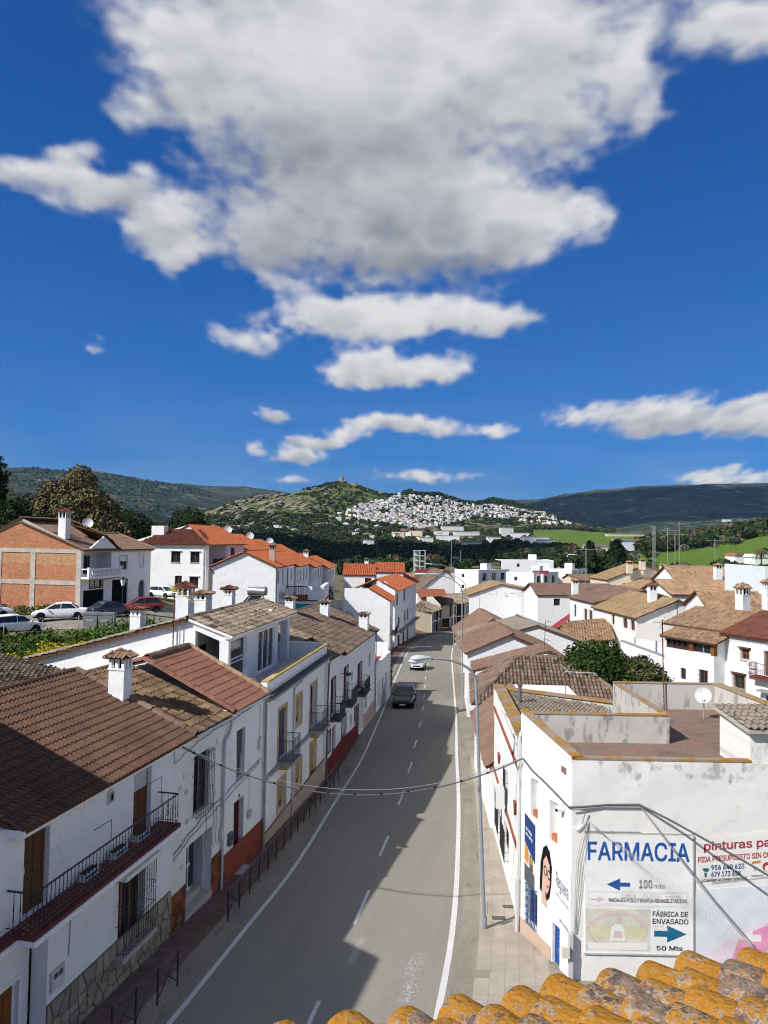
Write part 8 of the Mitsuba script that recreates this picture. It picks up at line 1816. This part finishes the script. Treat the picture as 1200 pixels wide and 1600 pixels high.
# white houses of the hill town
def house_mesh(m, x, y, z, w, d, h, ang, wallc, roofc, flat=False, wins=True):
    f = Fr((x, y), (math.cos(ang), math.sin(ang))); m.box(-w / 2, w / 2, -d / 2, d / 2, z - 4, z + h, wallc, .1, fr=f)
    if flat: m.box(-w / 2 - .1, w / 2 + .1, -d / 2 - .1, d / 2 + .1, z + h, z + h + .4, wallc, .1, fr=f)
    else:
        o = .3; pr = [(-w / 2 - o, z + h), (w / 2 + o, z + h), (0, z + h + w * .2)]
        m.prism(pr, -d / 2 - o, d / 2 + o, roofc, .3, fr=f)
        m.prism([(-w / 2, z + h), (w / 2, z + h), (0, z + h + w * .17)], -d / 2 - o - .06, -d / 2 - o - .03, wallc, .1, fr=f)
    if wins:
        for fl in range(max(1, int(h / 3))):
            for a in np.arange(-w / 2 + 1.2, w / 2 - .9, 2.6):
                m.box(a, a + 1.0, -d / 2 - .08, -d / 2 - .02, z + .9 + fl * 3, z + 2.2 + fl * 3, 'win_dark', .1, fr=f)





town = []; tries = 0
while len(town) < 800 and tries < 12000:
    tries += 1
    px, py = rng.uniform(538, 905), rng.uniform(774, 830)
    if not town_poly(px, py): continue
    if 640 < px < 690 and 786 < py < 793 and rng.random() < .8: continue
    p = hit(px, py)
    if p is None: continue
    if meshkit.noise(np.array([p[0] / 45, p[1] / 60, 3.0]), 4) < .17 + (.25 if px > 760 else 0): continue
    if min([math.hypot(p[0] - q[0], (p[1] - q[1]) * .5) for q in town] or [99]) < 6.2: continue
    town.append(p)
town.sort(key=lambda p: p[1]); rest = MB()
for i, p in enumerate(town):
    w, d, h = rng.uniform(5, 9), rng.uniform(6, 10), rng.choice([3.5, 5, 6, 7.5]); a = rng.normal(.1, .35)
    wc = 'town_white' if rng.random() < .9 else 'cream'; fl = rng.random() < .25; rc = rng.choice(['roof_far', 'roof_grey', 'roof_far', 'town_white'])
    if i < 290:
        m = MB(); house_mesh(m, *p, w, d, h, a, wc, rc, fl)
        one('hill_town_house', 'whitewashed house of the town on the slope below the castle', 'house', m, group='whitewashed houses of the hill town')
    else: house_mesh(rest, *p, w, d, h, a, wc, rc, fl, wins=False)
labels[rest.put('hill_town_upper_houses', None, 'paint')] = {'label': 'mass of smaller whitewashed houses higher up in the hill town', 'category': 'houses', 'kind': 'stuff'}
# scattered houses lower down, left and centre
low = [(495, 822), (420, 829), (450, 829), (370, 828), (360, 834), (372, 838), (385, 826), (398, 833), (410, 826), (432, 827), (438, 826), (500, 838), (462, 834), (392, 842), (350, 840), (560, 832), (575, 838), (592, 836), (606, 838), (620, 841), (556, 838), (583, 843), (640, 838), (690, 838), (715, 842), (735, 846), (655, 845), (670, 842), (520, 812), (545, 815), (508, 820), (700, 848), (745, 836), (760, 842), (530, 806), (548, 800), (528, 814), (515, 817), (556, 822), (570, 826), (590, 828), (610, 831), (630, 833), (540, 824)]
for (px, py) in low:
    p = hit(px + rng.uniform(-2, 2), py)
    if p is None: continue
    m = MB(); house_mesh(m, *p, rng.uniform(8, 13), rng.uniform(7, 10), rng.choice([4.5, 7]), rng.normal(0, .3), 'town_white', rng.choice(['roof_far', 'roof_grey', 'town_white']), rng.random() < .4)
    one('valley_house', 'small white house among the dark trees below the hill town', 'house', m, group='white houses scattered below the hill town')
for i, (px, py, w, h, c, rc) in enumerate(LARGE):
    p = hit(px, py) or ((px - 600) / 1150 * 1050, 1050, gz((px - 600) / 1150 * 1050, 1050))
    f = Fr((p[0], p[1]), (1, .08 * (-1) ** i)); t = thing('large_building', 'large pale building on the valley side below the hill town', 'building', 'large buildings below the hill town')
    labels[t]['label'] = ['cream three-storey building below the hill town, left of a longer one', 'long cream building with a red-brown roof below the hill town', 'long white hall with an orange-red roof edge below the hill town', 'low white hall left under the orange-edged long hall', 'wide grey-white hall under the orange-edged long hall', 'lower wide grey-white hall above the valley trees', 'small white hall above the training tower', 'low grey hall just right of the training tower', 'tall white block of flats on the valley side', 'stepped white block right of the tall white block of flats', 'low white sheds right of the stepped white block', 'rightmost white shed on the valley side', 'narrow white block left of the tall block of flats', 'small white building with a round front left of the training tower'][i]
    MB(f).box(-w / 2, w / 2, 0, 14, p[2] - 5, p[2] + h, c, .1).put('walls', t); MB(f).box(-w / 2 - .5, w / 2 + .5, -.6, 14.6, p[2] + h, p[2] + h + 1.0, rc, .2).put('roof', t)
    for fl in range(int(h // 3)):
        m = MB(f)
        for a in np.arange(-w / 2 + 1.5, w / 2 - 1.5, 3.4): m.box(a, a + 1.6, -.08, -.02, p[2] + .9 + fl * 3, p[2] + 2.4 + fl * 3, 'win_dark', .1)
        m.put('window_row', t, kind='stuff')
# castle
cs = thing('castle_ruin', 'ruined castle with a square tower on the top of the hill', 'castle')
zc = gz((533 - 600) / 1150 * 2200, 2200); cx = (533 - 600) / 1150 * 2200; f = Fr((cx, 2192), (1, 0))
m = MB().tube([(cx, 2196, zc - 6), (cx, 2196, zc + 13)], [7.2, 6.6], 'castle', 14, .8)
for k in range(9): m.tube([(cx + 6.2 * math.cos(k * .7), 2196 + 6.2 * math.sin(k * .7), zc + 12.5), (cx + 6.2 * math.cos(k * .7), 2196 + 6.2 * math.sin(k * .7), zc + 15 + rng.uniform(-1.5, 1))], 1.3, 'castle', 5, .8)
m.put('tower', cs)
wl = [(-44, 0), (-40, 3.5), (-30, 5), (-22, 4.2), (-14, 6.5), (-6, 5), (8, 6.5), (16, 5.2), (24, 4), (34, 6), (44, 4.4), (54, 5), (64, 2.5), (76, 4.5), (86, 1)]
for i in range(len(wl) - 1):
    (a, h0), (b, h1) = wl[i], wl[i + 1]; za = gz(cx + a, 2200) ; zb = gz(cx + b, 2200)
    MB(f).prism([(a, za - 5), (b, zb - 5), (b, zb + h1), ((a + b) / 2, (za + zb) / 2 + (h0 + h1) / 2 + rng.uniform(-1, 2.2)), (a, za + h0)], -2, 2, 'castle', .8).put('wall', cs)
for (a, w, h) in ((118, 14, 9), (205, 12, 8), (215, 5, 13)):
    za = gz(cx + a, 2150); MB().box(cx + a - w / 2, cx + a + w / 2, 2146, 2156, za - 5, za + h, 'castle', .8).put('ruin', cs)
ch = thing('hill_church', 'white church tower at the top of the hill town', 'church'); p = hit(623, 778) or (45, 2000, 130); MB().box(p[0] - 4, p[0] + 4, p[1], p[1] + 8, p[2] - 3, p[2] + 15, 'town_white', .1).box(p[0] - 16, p[0] - 4, p[1] + 2, p[1] + 10, p[2] - 3, p[2] + 7, 'cream', .1).put('tower', ch)
# training tower
tt = thing('training_tower', 'open-framed concrete training tower with a red base beyond the village', 'tower')
tx, ty, tz = 19.8, 394, -5.1
for a in (-3.2, -.3, 2.6):
    for b in (0, 5): MB().box(tx + a - .22, tx + a + .22, ty + b - .22, ty + b + .22, tz - 1, tz + 11.3, 'lightgrey').put('column', tt)
for z in (0.4, 2.6, 5.4, 8.2, 11.0): MB().box(tx - 3.5, tx + 2.9, ty - .3, ty + 5.3, tz + z, tz + z + .4, 'lightgrey').put('floor', tt)
MB().box(tx - 3.0, tx - .5, ty + 5.0, ty + 5.2, tz, tz + 11, 'plaster_grey').put('back_wall', tt); MB().box(tx - 2.4, tx + 4.5, ty - 3, ty - 2.7, tz - 1, tz + 1.3, 'awning_red').put('red_base', tt); MB().box(tx - 1, tx + 10, ty - 8, ty - 7.7, tz - 3, tz - .3, 'lightgrey').put('low_wall', tt)
for i, (px, d, h) in enumerate([(706, 420, 18), (721, 450, 12), (1021, 300, 20), (1024, 302, 20), (590, 640, 16)]):
    x = (px - 600) / 1150 * d; z = gz(x, d)
    one('mast', ['thin floodlight mast right of the training tower', 'shorter pole right of the training tower', 'left pole of the pair before the green field', 'right pole of the pair before the green field', 'thin mast in the dark valley wood'][i], 'mast', MB().tube([(x, d, z), (x, d, z + h)], .16, 'grey', 5))
# farm buildings among the fields
for i, (px, py, d, w, h, c, rc, lb) in enumerate([(930, 866, 640, 22, 6, 'cream', 'roof_grey', 'pale farm shed with a grey roof left of the blue-white barn'), (971, 858, 700, 19, 9, 'white_blue', 'roof_grey', 'blue-white barn with a stepped roof in the fields'), (898, 884, 330, 6, 4, 'white', 'white', 'small white shed among the trees behind the flats'), (1158, 883, 330, 15, 4.2, 'white', 'roof_far', 'white farmhouse with a red-brown roof on the green field'), (1178, 887, 318, 9, 4.6, 'white', 'white_grey', 'white gabled annex beside the farmhouse on the field'), (1135, 818, 3300, 40, 9, 'town_white', 'roof_grey', 'tiny far white farm below the right mountains'), (975, 830, 1150, 60, 2, 'cream', 'cream', 'long pale bank at the top of the light green field')]):
    x = (px - 600) / 1150 * d; z = 11 - (py - 845 - (px - 600) * .016) / 1150 * d
    z = gz(x, d) if d > 600 else z
    t = thing('farm_building', lb, 'farm building'); f = Fr((x, d), (1, .1)); MB(f).box(-w / 2, w / 2, 0, 8, z - 6, z + h, c, .1).put('walls', t); MB(f).prism([(-w / 2 - .4, z + h), (w / 2 + .4, z + h), (w / 2 - .5, z + h * 1.3), (-w / 2 + .5, z + h * 1.3)], -.4, 8.4, rc, .3).put('roof', t)
    for a in np.arange(-w / 2 + 1.5, w / 2 - 1, w / 3.3): MB(f).box(a, a + 1.2, -.06, -.01, z + h * .35, z + h * .7, 'win_dark').put('window', t)
pm = thing('palm_tree', 'palm tree beside the white farmhouse on the green field', 'tree'); x, d = (1190 - 600) / 1150 * 300, 300; z = 3.0
MB().tube([(x, d, z - 3), (x, d, z + 7)], .3, 'trunk', 6).put('trunk', pm); m = MB()
for k in range(26):
    a, e = rng.uniform(0, 6.28), rng.uniform(.1, 1.0); L_p = 3.4
    pts = [np.array([x, d, z + 7]) + np.array([math.cos(a) * q * L_p, math.sin(a) * q * L_p, e * q * L_p - 1.6 * q * q * L_p * .9]) for q in np.linspace(0, 1, 5)]
    s = np.array([-math.sin(a), math.cos(a), 0]); w = [.05, .4, .45, .3, .03]
    v = np.vstack([[p_ - s * ww, p_ + s * ww - [0, 0, .15]] for p_, ww in zip(pts, w)]); m.raw(v, [[2 * i, 2 * i + 1, 2 * i + 3, 2 * i + 2] for i in range(4)], np.tile([[PI_['leaf_olive'] + .5, rng.uniform(.3, .8)]], (10, 1)))
m.put('fronds', pm, 'leaf')

# ------------------------------------------------------------------ fair-weather clouds outside the picture whose shadows lie on the valley and the right-hand mountains
def cloud(label, x, y, z, parts):
    ms = []
    for (dx, dy, dz, rx, ry, rz) in parts:
        m = trimesh.creation.icosphere(4, 1.0); v = np.array(m.vertices); v *= (1 + .5 * (meshkit.fbm(v * 2.3 + dx / 100, 4, 3) - .5))[:, None] * np.array([rx, ry, rz]); ms.append((v + [x + dx, y + dy, z + dz], m.faces))
    mb = MB()
    for v, f in ms: mb.raw(v, f, 'cloud', .05)
    one('cloud', label, 'cloud', mb, smooth=True)


def over(gx, gy, gzz, h): k = h / SUN[2]; return gx + SUN[0] * k, gy + SUN[1] * k, gzz + h
HAZE = 1
cloud('white cumulus cloud overhead, outside the picture, shading the valley wood', *over(-60, 850, 0, 2400), [(-140, 0, 0, 240, 330, 70), (90, 60, 20, 170, 300, 80), (20, -120, 10, 180, 200, 70)])
cloud('broad high cloud overhead, outside the picture, shading the right-hand mountains', *over(1500, 4500, 200, 6200), [(0, 0, 0, 1500, 1000, 160), (1100, -200, 20, 1300, 700, 180), (-500, 900, 0, 1000, 1300, 150)])

# ------------------------------------------------------------------ the air over the valley
scene['air'] = {'type': 'homogeneous', 'albedo': {'type': 'rgb', 'value': [.93, .95, .97]}, 'sigma_t': {'type': 'rgb', 'value': [1.0e-5, 1.65e-5, 2.9e-5]}}
scene['haze'] = {'type': 'cube', 'to_world': T().translate([0, 0, 250]).scale([9900, 9900, 310]), 'bsdf': {'type': 'null'}, 'interior': {'type': 'ref', 'id': 'air'}}
labels['haze'] = {'kind': 'stuff', 'label': 'thin bluish haze over the valley and the mountains', 'category': 'haze'}
scene['camera']['medium'] = {'type': 'ref', 'id': 'air'}
